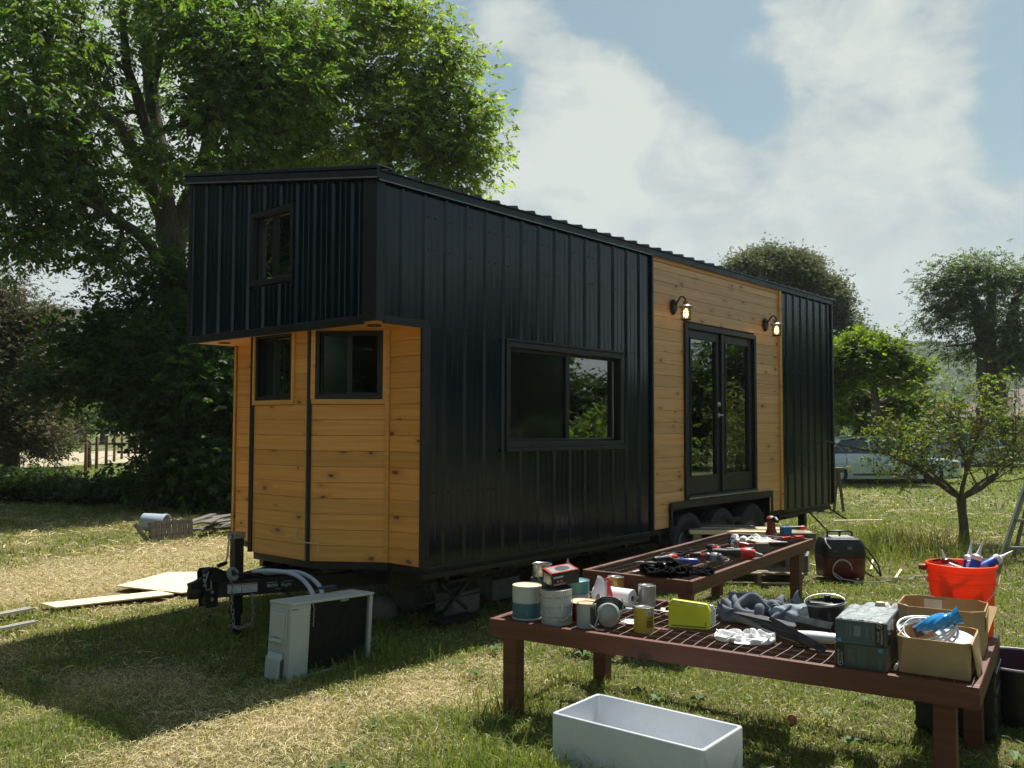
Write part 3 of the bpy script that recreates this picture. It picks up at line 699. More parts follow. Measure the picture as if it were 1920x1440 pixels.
m = MB(); slab(LO+.03, L3-.03, .03, W-.03, .0, .05); m.build('ceiling_panel', INSIDE, house)
m = MB(); m.bx(.04, L3-.04, W-.045, W-.032, ZB, ZR1-.02); m.bx(L3-.05, L3-.035, .04, W-.05, ZB, ZR0); m.bx(L1+.8, L1+.83, .3, W-.1, ZB, ZR0); m.bx(.5, .53, .3, 1.2, ZB, ZR0); build_each(m, 'interior_wall', INSIDE, house)

# french doors
m = MB(); D0, D1, DZ0, DZ1 = DOOR
m.bx(D0, D0+.055, -.035, .09, DZ0, DZ1); m.bx(D1-.055, D1, -.035, .09, DZ0, DZ1); m.bx(D0+.055, D1-.055, -.035, .09, DZ1-.055, DZ1); m.bx(D0+.055, D1-.055, -.05, .09, DZ0, DZ0+.04)
df = m.build('door_frame', BLACKTRIM, house, bevel=.004)
MB().bx(D0+.02, D1-.02, -.062, -.0515, DZ0+.004, DZ0+.02).build('threshold', mat('scuffed_aluminium', (.30, .32, .32), .4, .7), df, bevel=.002)
mid = (D0+D1)/2+.0
for k, (x0, x1) in enumerate(((D0+.058, mid-.012), (mid+.012, D1-.058))):
    m = MB(); st = .105; zb, zt2 = DZ0+.045, DZ1-.058; gz0, gz1 = 1.075, 2.583; y0, y1 = .0, .045
    m.bx(x0, x0+st, y0, y1, zb, zt2); m.bx(x1-st, x1, y0, y1, zb, zt2); m.bx(x0+st, x1-st, y0, y1, zb, gz0); m.bx(x0+st, x1-st, y0, y1, gz1, zt2)
    d = m.build('door', BLACKTRIM, house, bevel=.003)
    m = MB(); e = .018
    for q in ((x0+st-e, x0+st, gz0-e, gz1+e), (x1-st, x1-st+e, gz0-e, gz1+e), (x0+st, x1-st, gz0-e, gz0), (x0+st, x1-st, gz1, gz1+e)): m.bx(q[0], q[1], -.008, -.0005, q[2], q[3])
    m.build('glazing_trim', BLACKTRIM, d, bevel=.002)
    MB().add([(x0+st, .02, gz0), (x1-st, .02, gz0), (x1-st, .02, gz1), (x0+st, .02, gz1)], [(0, 1, 2, 3)]).build('pane', GLASS, d)
    if k == 0:
        m = MB(); nk = mat('satin_nickel', (.55, .54, .50), .3, .9, .1)
        m.lathe([(0, .018), (.024, .016), (.030, .0)], Matrix.Translation((x1-.045, -.001, 1.87)) @ Euler((R(90), 0, 0)).to_matrix().to_4x4(), 20)
        m.box((x1-.045, -.020, 1.87), (.008, .012, .03)); m.build('deadbolt', nk, d, smooth=35)
        m = MB(); m.lathe([(0, .010), (.026, .009), (.029, .0)], Matrix.Translation((x1-.045, -.001, 1.745)) @ Euler((R(90), 0, 0)).to_matrix().to_4x4(), 20)
        m.tube([(x1-.045, -.005, 1.745), (x1-.045, -.05, 1.745), (x1-.07, -.055, 1.745), (x1-.15, -.052, 1.742)], [.009, .009, .009, .007], 10); m.build('handle', nk, d, smooth=40)
m = MB(); m.bx(mid-.024, mid+.024, -.024, -.001, DZ0+.045, DZ1-.058); m.build('astragal', BLACKTRIM, df, bevel=.003)

# lanterns
def lantern(x, z):
    bz = mat('oil_rubbed_bronze', (.030, .022, .018), .45, .6, .3)
    lt = sub_empty('wall_lantern', house, (x, -.02, z))
    m = MB(); RX = Euler((R(90), 0, 0)).to_matrix().to_4x4()
    m.add([RX @ Vector(p) for p in [(0, .085, 0), (.045, .06, 0), (.055, 0, 0), (.04, -.06, 0), (0, -.095, 0), (-.04, -.06, 0), (-.055, 0, 0), (-.045, .06, 0)]]+[RX @ (Vector(p)*.8+Vector((0, 0, .03))) for p in [(0, .085, 0), (.045, .06, 0), (.055, 0, 0), (.04, -.06, 0), (0, -.095, 0), (-.04, -.06, 0), (-.055, 0, 0), (-.045, .06, 0)]],
          [tuple(range(8, 16))]+[(i, (i+1) % 8, 8+(i+1) % 8, 8+i) for i in range(8)])
    m.tube([(0, -.03, .02), (0, -.06, .05), (0, -.09, .095), (0, -.125, .10), (0, -.15, .07), (0, -.155, .03)], .009, 10)
    m.build('bracket', bz, lt, smooth=45)
    T = Matrix.Translation((0, -.155, 0))
    MB().lathe([(0, .045), (.028, .044), (.032, .012), (.034, .01)], T, 20).lathe([(.034, .012), (.055, .0), (.078, -.012), (.080, -.018), (.060, -.012), (.0, -.006)], T, 28).build('shade', mat('enamel_rim', (.20, .15, .12), .35, .3), lt, smooth=50)
    m = MB()
    for k in range(6):
        a = k*math.pi/3+.3; c, s = math.cos(a)*.052, math.sin(a)*.052; m.cyl((c, s-.155, -.012), (c, s-.155, -.150), .0035, seg=6)
    for zq, rr in ((-.082, .053), (-.150, .050)):
        m.tube([(math.cos(a)*rr, math.sin(a)*rr-.155, zq) for a in np.linspace(0, 2*math.pi, 25)[:-1]], .0038, 6, closed=True)
    m.lathe([(0, -.150), (.048, -.150), (.048, -.156), (0, -.158)], T, 20)
    m.build('cage', bz, lt)
    g = NT('clear_seeded_glass'); tr = g.new('BsdfTransparent'); gl = g.new('BsdfGlossy'); gl.inputs['Roughness'].default_value = .05; ms = g.new('MixShader'); ms.inputs[0].default_value = .12
    tr.inputs[0].default_value = (1, .97, .9, 1); g.l.new(tr.outputs[0], ms.inputs[1]); g.l.new(gl.outputs[0], ms.inputs[2]); g.l.new(ms.outputs[0], g.out.inputs[0])
    MB().lathe([(.043, -.018), (.046, -.08), (.043, -.148)], T, 24).build('glass_jar', g.m, lt, smooth=60)
    e = NT('glowing_filament_bulb'); em = e.new('Emission'); em.inputs[0].default_value = (1, .60, .20, 1); em.inputs[1].default_value = 5; e.l.new(em.outputs[0], e.out.inputs[0])
    MB().lathe([(0, -.030), (.012, -.035), (.022, -.06), (.027, -.09), (.020, -.118), (0, -.128)], T, 16).build('bulb', e.m, lt, smooth=80)
lantern(3.600, 2.885); lantern(5.815, 2.895)

# wheel well, wheels, frame
m = MB(); w0, w1, wz = WELL
m.bx(w0, w0+.02, -.02, .30, ZB-.12, wz); m.bx(w1-.02, w1, -.02, .30, ZB-.12, wz); m.bx(w0+.02, w1-.02, -.03, .30, wz-.02, wz-.001)
m.bx(w0-.02, w1+.03, -.052, -.0305, wz-.055, wz+.022); m.bx(w1+.002, w1+.030, -.05, -.0305, ZB-.02, wz-.0555); m.bx(w0-.02, w0+.004, -.05, -.0305, ZB-.02, wz-.0555)
m.bx(w0+.02, w1-.02, .29, .30, ZB-.12, wz-.02)
m.build('fender', DARKMETAL, house, bevel=.003)
RXm = Euler((R(90), 0, 0)).to_matrix().to_4x4()
def make_wheel(x, y, side=1):
    r = .345; T = Matrix.Translation((x, y, r-.005)) @ Euler((R(90*side), 0, 0)).to_matrix().to_4x4()
    tr = MB().lathe([(.20, .07), (.215, .085), (.27, .102), (.315, .098), (.337, .085), (.345, .06), (.347, .03), (.343, .028), (.343, .022), (.347, .02), (.347, -.02), (.343, -.022), (.343, -.028), (.347, -.03), (.345, -.06), (.337, -.085), (.315, -.098), (.27, -.102), (.215, -.085), (.20, -.07)], T, 48).build('tyre', RUBBER, house, smooth=40)
    m = MB().lathe([(.20, .07), (.195, .05), (.175, .03), (.15, .035), (.13, .055), (.07, .06), (.06, .09), (.045, .10), (0, .10)], T, 36)
    m.lathe([(.2, -.07), (0, -.06)], T, 36)
    m.build('rim', mat('silver_wheel', (.16, .17, .18), .45, .6), tr, smooth=35)
for x in (3.98, 4.75, 5.52): make_wheel(x, .115); make_wheel(x, W-.115, -1)
m = MB()
for y in (.42, W-.42): m.bx(.05, L3-.05, y-.03, y+.03, ZB-.22, ZB-.061)
for x in (.1, 1.2, 2.4, 3.35, 6.1, 7.2, 7.9): m.bx(x-.025, x+.025, .45, W-.45, ZB-.16, ZB-.062)
for x in (3.98, 4.75, 5.52): m.cyl((x, .2, .34), (x, W-.2, .34), .035, seg=10)
m.build('chassis', DARKMETAL, house, bevel=.003)
# outriggers between chassis and wall line
m = MB()
for x in np.arange(.3, 7.9, .62):
    if 3.4 < x < 6.0: continue
    m.bx(x-.02, x+.02, .03, .39, ZB-.13, ZB-.062)
m.bx(.02, L1, .02, .06, ZB-.10, ZB-.061); m.bx(L2, L3-.03, .02, .06, ZB-.10, ZB-.061); build_each(m, 'outrigger', DARKMETAL, house, bevel=.002)

# tongue, coupler, jack
def beam(mb, p, q, w, h, mi=0):
    p, q = Vector(p), Vector(q); u = (q-p); l = u.length; M = axes(p, u, (-u.y, u.x, 0)); mb.bx(0, l, -w/2, w/2, -h/2, h/2, mi, M); return M
m = MB(); TZ = .365
Ma = beam(m, (-.93, 1.255, TZ), (.55, .66, TZ), .06, .115); beam(m, (-.93, 1.335, TZ), (.55, 1.93, TZ), .06, .115)
m.bx(-.35, -.29, 1.08, 1.5, TZ-.04, TZ+.04); m.bx(.0, .06, .9, 1.7, TZ-.04, TZ+.04)
for p in (-.78, -.60, -.42): m.box((p, 1.295-(p+.93)*.0, TZ+.062), (.02, .3+(p+.93)*.3, .01))
m.build('tongue', DARKMETAL, house, bevel=.004)
m = MB()   # coupler: channel with bolt holes, latch and ball socket
for dy in (-.048, .048):
    pl_ = [(-1.03, .24), (-.93, .24), (-.93, .50), (-.96, .53), (-1.03, .53), (-1.05, .50)]
    m.prism(pl_, -.006, .006, Matrix(((1, 0, 0, 0), (0, 0, 1, 1.295+dy), (0, 1, 0, 0), (0, 0, 0, 1))))
m.bx(-1.02, -.93, 1.253, 1.337, .26, .50)
m.bx(-1.09, -.98, 1.255, 1.335, .335, .40)
m.lathe([(0, .0), (.055, .0), (.06, -.03), (.055, -.075), (.05, -.075)], Matrix.Translation((-1.09, 1.295, .392)), 20)
m.box((-1.07, 1.295, .425), (.14, .06, .045), (0, R(-14), 0)); m.box((-1.04, 1.295, .452), (.07, .045, .03), (0, R(-25), 0))
m.tube([(-1.06, 1.24, .51), (-1.02, 1.235, .53), (-.94, 1.235, .50), (-.88, 1.24, .44)], .02, 8)
m.box((-.93, 1.24, .46), (.16, .05, .10), (0, R(28), 0))
m.build('coupler', DARKMETAL, house, bevel=.003)
m = MB(); zn = mat('zinc_plated', (.45, .46, .45), .35, .85, .1)
for x, z in ((-1.045, .49), (-1.045, .45), (-1.045, .41), (-.985, .355), (-.985, .30)): m.lathe([(0, .012), (.013, .010), (.015, 0)], Matrix.Translation((x, 1.24, z)) @ RXm, 12)
m.lathe([(0, .016), (.019, .014), (.021, 0)], Matrix.Translation((-.71, 1.13, .30)) @ RXm, 14)
build_each(m, 'bolt', zn, house, smooth=40)
m = MB(); m.lathe([(.030, -.016), (.052, -.016), (.056, 0), (.052, .016), (.030, .016), (.026, 0), (.030, -.016)], Matrix.Translation((-.83, 1.21, .475)) @ Euler((R(72), 0, R(20))).to_matrix().to_4x4(), 28); m.build('plug_ring', mat('grey_plastic_ring', (.28, .30, .29), .45), house, smooth=50)
m = MB(); JX, JY = -.77, 1.255
m.bx(JX-.038, JX+.038, JY-.038, JY+.038, .16, .735); m.bx(JX-.052, JX+.052, JY-.052, JY+.052, .42, .445)
m.bx(JX-.028, JX+.028, JY-.028, JY+.028, -.01, .16); m.bx(JX-.08, JX+.08, JY-.08, JY+.08, -.015, 0.0)
jk = m.build('jack', DARKMETAL, house, bevel=.003)
MB().bx(JX-.055, JX+.047, JY-.046, JY+.046, .736, .785).bx(JX-.075, JX-.0555, JY-.02, JY+.02, .74, .775).build('gear_head', mat('brushed_cap', (.30, .30, .27), .35, .7), jk, bevel=.004)
m = MB(); m.tube([(JX-.065, JY-.02, .76), (JX-.085, JY-.05, .758), (JX-.10, JY-.05, .735), (JX-.115, JY-.055, .62), (JX-.13, JY-.06, .57)], .007, 8); m.build('crank', zn, jk, smooth=50)
m = MB(); m.tube([(JX-.125, JY-.06, .568), (JX-.165, JY-.075, .563), (JX-.21, JY-.09, .558)], [.014, .016, .015], 10); m.build('crank_grip', mat('black_grip', (.012, .012, .012), .5), jk, smooth=50)
# safety chains and hook
m = MB(); rnd = random.Random(3)
def link(mb, p, t, roll, l=.022, w=.011, r=.0032):
    t = Vector(t).normalized(); a = t.orthogonal().normalized(); a.rotate(Matrix.Rotation(roll, 3, t)); pts = [Vector(p)+t*math.cos(k/10*2*math.pi)*l+a*math.sin(k/10*2*math.pi)*w for k in range(10)]; mb.tube(pts, r, 5, closed=True)
for x, y, z0, n in ((-.86, 1.19, .43, 11), (-.72, 1.12, .26, 6)):
    for k in range(n): link(m, (x+.006*math.sin(k*.9)+.01*rnd.random(), y-.004*k, z0-k*.033), (.15*math.sin(k), .1, -1), k*1.57)
for k in range(6): link(m, (-.85+k*.026, 1.185-.008*k, .09-.02*math.sin(k/5*3.1)), (1, -.2, 0), k*1.57)
m.build('safety_chain', zn, house)
m = MB(); m.tube([(-1.02, 1.225, .53), (-1.04, 1.222, .47), (-1.055, 1.222, .42), (-1.035, 1.222, .375), (-1.0, 1.222, .39), (-1.005, 1.222, .45)], .005, 6); m.build('snap_hook', zn, house)
# stickers and lettering on the near tongue beam (Ma: x along the beam, y inward, z up)
def on_beam(x, z): return Ma @ Vector((x, -.0305, z))
Mb = Ma @ Matrix.Translation((0, -.031, 0)) @ RXm
st = MB(); stw = mat('sticker_white', (.55, .58, .60), .5, 0, .06)
st.bx(.07, .172, -.033, .036, 0, .0008, 0, Mb); st.bx(.178, .290, -.033, .036, 0, .0008, 0, Mb); s1 = st.build('warning_sticker', stw, house)
m = MB(); m.bx(.073, .169, .024, .034, .0009, .0013, 0, Mb); m.bx(.181, .287, .024, .034, .0009, .0013, 0, Mb); m.build('sticker_band', mat('sticker_red', (.35, .12, .07), .5), s1)
m = MB()
for x0, x1 in ((.076, .166), (.184, .284)):
    for k in range(5): m.bx(x0, x1-(k*7 % 4)*.012, .014-k*.010, .0165-k*.010, .0009, .0012, 0, Mb)
m.build('sticker_text', mat('sticker_ink', (.12, .14, .16), .6), s1)
m = MB(); letters('IRON', .033, m, Mb @ Matrix.Translation((.405, .004, .0005)), bold=.001); letters('Eagle', .040, m, Mb @ Matrix.Translation((.512, .006, .0005)) @ Matrix(((1, .25, 0, 0), (0, 1, 0, 0), (0, 0, 1, 0), (0, 0, 0, 1))))
m.bx(.36, .44, .028, .031, 0, .0008, 0, Mb); m.bx(.49, .57, .028, .031, 0, .0008, 0, Mb); m.bx(.42, .49, -.026, -.023, 0, .0008, 0, Mb); m.build('lettering', mat('paint_pale_grey', (.42, .44, .44), .5), house)
# cream cable poking out of the bay, white insulated pipes are a thing of their own
a, U, Nn, l = facet(2)
m = MB(); m.tube([(-.372, 1.03, .80), (-.40, 1.02, .74), (-.405, .98, .705), (-.412, .90, .70), (-.405, .80, .705), (-.372, .765, .70), (-.366, .765, .65), (-.362, .78, .60)], .0055, 8); m.build('cable', mat('cream_cable', (.62, .50, .28), .5), house, smooth=60)
# black cables over the coupler
m = MB(); m.tube([(-1.02, 1.23, .53), (-.97, 1.22, .535), (-.90, 1.22, .50), (-.80, 1.20, .47), (-.70, 1.2, .46), (-.5, 1.15, .44), (-.3, 1.2, .46), (-.1, 1.25, .47)], .008, 8); m.tube([(-.6, 1.12, .45), (-.55, 1.08, .43), (-.5, 1.04, .34), (-.42, .98, .24), (-.40, .95, .16)], .005, 6, 0); m.build('wire', DARKMETAL, house, smooth=60)
# corner stabiliser (scissor) jack and rear legs
m = MB()
for x, y in ((.62, .25),):
    beam(m, (x-.16, y, .10), (x+.16, y, .34), .03, .025); beam(m, (x+.16, y+.03, .10), (x-.16, y+.03, .34), .03, .025); m.bx(x-.22, x+.22, y-.06, y+.09, .035, .055); m.bx(x-.14, x+.14, y-.05, y+.08, .345, .37); m.cyl((x-.45, y-.02, .215), (x+.3, y-.02, .225), .009, seg=8)
m.bx(7.35, 7.44, .15, .24, .0, ZB-.05); m.bx(7.28, 7.51, .08, .31, -.01, .012); m.bx(7.35, 7.44, 2.35, 2.44, .0, ZB-.05)
beam(m, (7.9, .05, ZB-.07), (8.18, -.12, .30), .02, .02); beam(m, (7.9, .4, ZB-.07), (8.4, .2, .05), .02, .02)
build_each(m, 'stabiliser_leg', DARKMETAL, house, bevel=.002)
# ------------------------------------------------------------------ trees
def leaf_mat(name, trans=.5, rough=.5, tgain=(1.35, 1.45, .45)):
    t = NT(name); g = t.new('VertexColor'); g.layer_name = 'tint'
    p = t.new('BsdfPrincipled'); t.l.new(g.outputs[0], p.inputs['Base Color']); p.inputs['Roughness'].default_value = rough; p.inputs['Specular IOR Level'].default_value = .4
    tr = t.new('BsdfTranslucent'); t.l.new(t.mix(1, g.outputs[0], tgain, 'MULTIPLY'), tr.inputs[0])
    ms = t.new('MixShader'); ms.inputs[0].default_value = trans; t.l.new(p.outputs[0], ms.inputs[1]); t.l.new(tr.outputs[0], ms.inputs[2]); t.l.new(ms.outputs[0], t.out.inputs[0]); return t.m
LEAF = leaf_mat('broad_leaf', .58, .55, (1.5, 1.6, .55)); LEAFDULL = leaf_mat('dull_leaf', .36, .65, (1.3, 1.3, .8))
def bark_mat(name, a, b):
    t = NT(name); n = t.noise(t.coord((3, 3, .7)), 6, 6, .7, .6); t.principled(t.mix(t.rng(n, .3, .7), a, b), .9, 0, t.bump(n, .9, .03), .2); return t.m
BARK = bark_mat('grey_brown_bark', (.035, .028, .020), (.13, .11, .085)); BARKL = bark_mat('lichen_bark', (.06, .05, .035), (.22, .19, .14))

def rdir(n):
    v = RS.randn(n, 3); return v/np.linalg.norm(v, axis=1)[:, None]
def sprays(P, nleaf, L_, lw, rach, droop=.35, col=(.05, .10, .02), cvar=.45, ctone=None, outward=None):
    """compound leaf sprays at points P: leaflets in pairs along a short stalk"""
    n = len(P); d = rdir(n)
    if outward is not None: d = d*.8+outward*.7
    d[:, 2] = d[:, 2]*.55-droop; d /= np.linalg.norm(d, axis=1)[:, None]
    s = np.cross(d, [0, 0, 1.0]+RS.randn(n, 3)*.35); s /= np.linalg.norm(s, axis=1)[:, None]; up_ = np.cross(s, d)
    V = np.empty((n, nleaf, 4, 3)); base = np.array(col)
    tone = (1+cvar*(RS.rand(n)*2-1)) if ctone is None else ctone*(1+cvar*.5*(RS.rand(n)*2-1))
    C = np.empty((n, nleaf, 4, 3))
    for k in range(nleaf):
        t = (k//2+.6)/(nleaf//2+.6); sg = 1 if k % 2 else -1
        if k == nleaf-1: sg = 0; t = 1
        o = P+d*(rach*t)[:, None] if hasattr(rach, '__len__') else P+d*(rach*t)
        ld = d*(.75 if sg else 1)+s*sg*.8+up_*(RS.rand(n)[:, None]-.65)*.7; ld /= np.linalg.norm(ld, axis=1)[:, None]
        ls = np.cross(ld, up_+RS.randn(n, 3)*.5); ls /= np.linalg.norm(ls, axis=1)[:, None]
        ll = (L_*(.65+.6*RS.rand(n)))[:, None]; w = ll*lw*.5
        V[:, k, 0] = o; V[:, k, 1] = o+ld*ll*.45+ls*w; V[:, k, 2] = o+ld*ll; V[:, k, 3] = o+ld*ll*.45-ls*w
        c = base[None, :]*(tone*(1+.22*(RS.rand(n)*2-1)))[:, None]*(1+np.array([.30, .06, -.15])*(RS.rand(n)*2-1)[:, None])
        C[:, k] = c[:, None, :]
    m = n*nleaf; return V.reshape(-1, 3), np.full(m, 4), np.arange(m*4), np.clip(C.reshape(-1, 3), .002, 1)

def curve_pts(a, b, n=6, sag=.1, wob=.08):
    a, b = Vector(a), Vector(b); l = (b-a).length; out = []
    w = [Vector(RS.randn(3)*wob*l*.5) for _ in range(2)]
    for i in range(n):
        t = i/(n-1); p = a.lerp(b, t)+w[0]*math.sin(math.pi*t)+w[1]*math.sin(2*math.pi*t)*.5; p.z += sag*l*math.sin(math.pi*t); out.append(p)
    return out
def tree(name, label, cat, base, stems, lobes, leaf=LEAF, bark=BARK, col=(.05, .10, .02), L_=.11, lw=.4, nleaf=7, per=40, rach=.22, cr=.42, cl=1.0, droop=.35,
         group=None, branch_r=.05, twigs=True, cvar=.45, attach_low=False):
    """stems = [[(point, radius)...]...]; lobes = [(centre, (rx, ry, rz), clusters)]"""
    root = empty(name, base, label, cat, group); B = Vector(base)
    m = MB(); sk = []
    for st in stems:
        pts = [Vector(p)-B for p, r in st]; rad = [r for p, r in st]
        q, rr = [], []
        for i in range(len(pts)-1):
            for k in range(4):
                t = k/4; p = pts[i].lerp(pts[i+1], t); p += Vector(RS.randn(3)*rad[i]*.10); q.append(p); rr.append(rad[i]*(1-t)+rad[i+1]*t)
        q.append(pts[-1]); rr.append(rad[-1]); m.tube(q, rr, 10); sk += list(zip(q[len(q)//4 if not attach_low else 1:], rr[len(q)//4 if not attach_low else 1:]))
    m.build('trunk', bark, root, smooth=60)
    mb = MB(); allP, allT, allO = [], [], []
    SK = np.array([list(p) for p, r in sk]); SR = [r for p, r in sk]
    for c, rad, ncl in lobes:
        c = Vector(c)-B; d = np.linalg.norm((SK-np.array(c)+np.array([0, 0, .35*rad[2]]))*np.array([1, 1, .8]), axis=1); j = int(np.argmin(d))
        limb = curve_pts(SK[j], c, 7, .10, .10); r0 = min(SR[j]*.75, branch_r*(.8+.5*max(rad))); mb.tube(limb, [r0*(1-.72*k/6) for k in range(7)], 7)
        ncl = max(3, int(ncl*cl)); q = rdir(ncl)*(RS.rand(ncl)[:, None]**.45); ctr = q*np.array(rad)+np.array(c)
        for k in range(ncl):
            p0 = limb[RS.randint(2, 7)]; br = curve_pts(p0, ctr[k], 5, .06, .12)
            if twigs: mb.tube(br, [r0*.26, r0*.2, r0*.14, r0*.09, r0*.04], 4)
            n = int(per*(.6+.8*RS.rand())); a = RS.rand(n); ii = np.minimum((1+a*3).astype(int), 3); f = a*3+1-ii
            bp = np.array([list(x) for x in br]); pp = bp[ii]*(1-f[:, None])+bp[np.minimum(ii+1, 4)]*f[:, None]
            far = RS.rand(n)[:, None] < .75; pp = np.where(far, bp[4]+RS.randn(n, 3)*cr*np.array([1, 1, .6]), pp+RS.randn(n, 3)*cr*.45)
            allP.append(pp); allT.append(np.full(n, 1+cvar*(RS.rand()*2-1))); o = pp-np.array(c); allO.append(o/np.maximum(np.linalg.norm(o, axis=1), .01)[:, None])
    if mb.v: mb.build('branch', bark, root, smooth=60)
    Pp = np.concatenate(allP); V, fn, idx, C = sprays(Pp, nleaf, L_, lw, rach, droop, col, cvar, np.concatenate(allT), np.concatenate(allO))
    np_mesh('crown', V, fn, idx, leaf, root, C)
    return root
def lob(px, py, dist, rpx, n=40, fy=.8, fd=1.0):
    r = rpx/FPX*dist; return (at(px, py, dist), (r, r*fd, r*fy), n)
def stem(*q): return [(at(px, py, d), r) for px, py, d, r in q]
def grd(px, d): p = at(px, 900, d); return Vector((p.x, p.y, 0))

# the great ash on the left
gb = grd(345, 20.2)
tree('ash_tree', 'huge spreading ash filling the left of the sky, forked dark trunk beside the loft', 'tree', gb,
     [[(gb-Vector((0, 0, .2)), .52)]+stem((345, 800, 20.2, .40), (340, 620, 20, .33), (322, 470, 20, .28), (306, 380, 20, .25), (292, 270, 20.2, .20), (282, 160, 20.4, .16), (262, 40, 20.6, .12), (250, -80, 21, .07)),
      stem((318, 470, 20, .24), (352, 380, 20.5, .21), (392, 270, 21, .17), (400, 150, 21.5, .13), (430, 20, 22, .08)),
      stem((306, 400, 20, .20), (262, 310, 19.4, .16), (222, 235, 18.8, .12), (165, 190, 18.4, .08)),
      stem((296, 300, 20, .16), (240, 130, 19.5, .10), (230, 20, 19, .07)), stem((330, 530, 20, .15), (262, 440, 18.6, .12), (200, 400, 18, .08)),
      stem((282, 180, 20.4, .12), (310, 60, 19.8, .08), (340, -40, 19.6, .05))],
     [lob(70, 60, 17, 120, 46), lob(40, 200, 16.5, 110, 44), lob(20, 330, 17, 90, 40), lob(110, 260, 17.5, 90, 34), lob(40, 440, 17, 70, 26), lob(150, 350, 18.5, 80, 28), lob(170, 120, 19, 85, 26),
      lob(280, 0, 20, 100, 36), lob(380, 60, 19, 90, 40), lob(470, 120, 18.8, 100, 50), lob(420, 210, 19, 85, 40), lob(540, 170, 19.5, 85, 42), lob(510, 260, 20.5, 70, 30), lob(340, 170, 22, 70, 20),
      lob(220, 470, 18, 55, 15), lob(120, 440, 18, 55, 16), lob(400, 330, 22, 60, 22), lob(450, 330, 21, 60, 22), lob(260, 330, 21.5, 50, 12), lob(580, 90, 20, 70, 30), lob(480, 20, 20, 90, 34), lob(60, -60, 17, 120, 26), lob(350, -60, 20, 120, 24),
      lob(200, 230, 20, 60, 12), lob(330, 420, 21, 50, 14), lob(300, 300, 18.8, 45, 12)],
     per=16, cl=1.0, cr=.36, L_=.145, lw=.42, col=(.100, .160, .044), branch_r=.055, droop=.4)
# low hanging boughs and ivy round its trunk belong to a younger tree beside it
gb2 = grd(395, 18.2)
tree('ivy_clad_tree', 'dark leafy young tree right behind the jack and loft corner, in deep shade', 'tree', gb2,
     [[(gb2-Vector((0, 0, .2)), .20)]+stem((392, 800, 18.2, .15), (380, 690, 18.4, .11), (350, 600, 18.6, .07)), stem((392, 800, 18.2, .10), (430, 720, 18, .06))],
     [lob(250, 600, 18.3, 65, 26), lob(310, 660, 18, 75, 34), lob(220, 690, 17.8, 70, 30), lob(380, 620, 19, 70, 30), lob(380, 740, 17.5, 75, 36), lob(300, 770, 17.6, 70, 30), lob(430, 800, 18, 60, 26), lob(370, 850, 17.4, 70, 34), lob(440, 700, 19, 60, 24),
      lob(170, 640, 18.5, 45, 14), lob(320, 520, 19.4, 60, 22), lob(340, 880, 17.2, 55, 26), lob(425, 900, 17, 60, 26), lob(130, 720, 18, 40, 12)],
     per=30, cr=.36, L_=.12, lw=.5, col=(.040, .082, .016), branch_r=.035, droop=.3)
# the second ash behind the roof
gb3 = grd(625, 23)
tree('ash_tree', 'light green round ash standing behind the house roof against the open sky', 'tree', gb3,
     [[(gb3-Vector((0, 0, .2)), .5)]+stem((625, 500, 23, .36), (612, 340, 23, .30), (600, 240, 23, .22), (596, 130, 23, .15), (590, 20, 23, .09)),
      stem((612, 350, 23, .24), (545, 292, 22, .17), (485, 282, 21.4, .11)), stem((610, 330, 23, .24), (680, 250, 23.4, .17), (740, 150, 24, .11), (770, 40, 24, .06)),
      stem((612, 340, 23, .2), (720, 300, 22.4, .15), (800, 230, 22, .10), (850, 160, 22, .06)), stem((604, 260, 23, .15), (660, 110, 22.5, .1), (690, 10, 22.4, .06))],
     [lob(560, 60, 23, 70, 26), lob(650, 50, 22, 75, 30), lob(730, 40, 23, 75, 32), lob(790, 40, 22.5, 55, 24), lob(690, 140, 22, 80, 34), lob(790, 130, 22, 85, 40), lob(850, 110, 22, 45, 16), lob(620, 170, 22, 60, 20),
      lob(840, 215, 22, 85, 44), lob(760, 230, 21.5, 80, 36), lob(880, 270, 22, 60, 30), lob(820, 300, 21.8, 70, 34), lob(690, 270, 22, 75, 26), lob(740, 330, 22, 60, 22), lob(610, 280, 21, 60, 18), lob(540, 230, 21, 60, 18), lob(560, 310, 22, 50, 14), lob(870, 330, 22, 40, 14),
      lob(660, -60, 22, 100, 20), lob(905, 215, 22, 28, 8), lob(470, 300, 22, 40, 12), lob(500, 200, 24, 60, 14), lob(840, 350, 22, 35, 10)],
     per=14, cr=.35, L_=.145, lw=.42, col=(.170, .225, .062), branch_r=.05, droop=.35)
# brown-green thicket at the left edge
gb4 = grd(20, 24)
tree('cypress_shrub', 'tall brownish green bushy conifer at the left edge beyond the shade', 'tree', gb4,
     [[(gb4, .3)]+stem((20, 760, 24, .2), (15, 640, 24, .1))],
     [lob(20, 620, 24, 85, 40), lob(55, 700, 23.5, 80, 44), lob(10, 760, 23.5, 90, 44), lob(60, 810, 23.2, 65, 34), lob(75, 600, 24.2, 40, 18), lob(-60, 700, 24, 100, 40), lob(0, 540, 24.5, 60, 22)],
     leaf=LEAFDULL, per=60, cr=.34, L_=.07, lw=.5, nleaf=7, rach=.12, col=(.085, .082, .040), droop=.1, branch_r=.04)
gb4 = grd(165, 34)
tree('shrub', 'dull green shrub at the start of the red post fence', 'bush', gb4, [[(gb4, .12), (gb4+Vector((0, 0, 1)), .07)]],
     [lob(110, 790, 33, 45, 26), lob(135, 775, 34, 30, 14), lob(95, 825, 32, 35, 18)], per=40, cr=.35, L_=.12, lw=.5, col=(.045, .062, .022), droop=.1, branch_r=.03, attach_low=True)
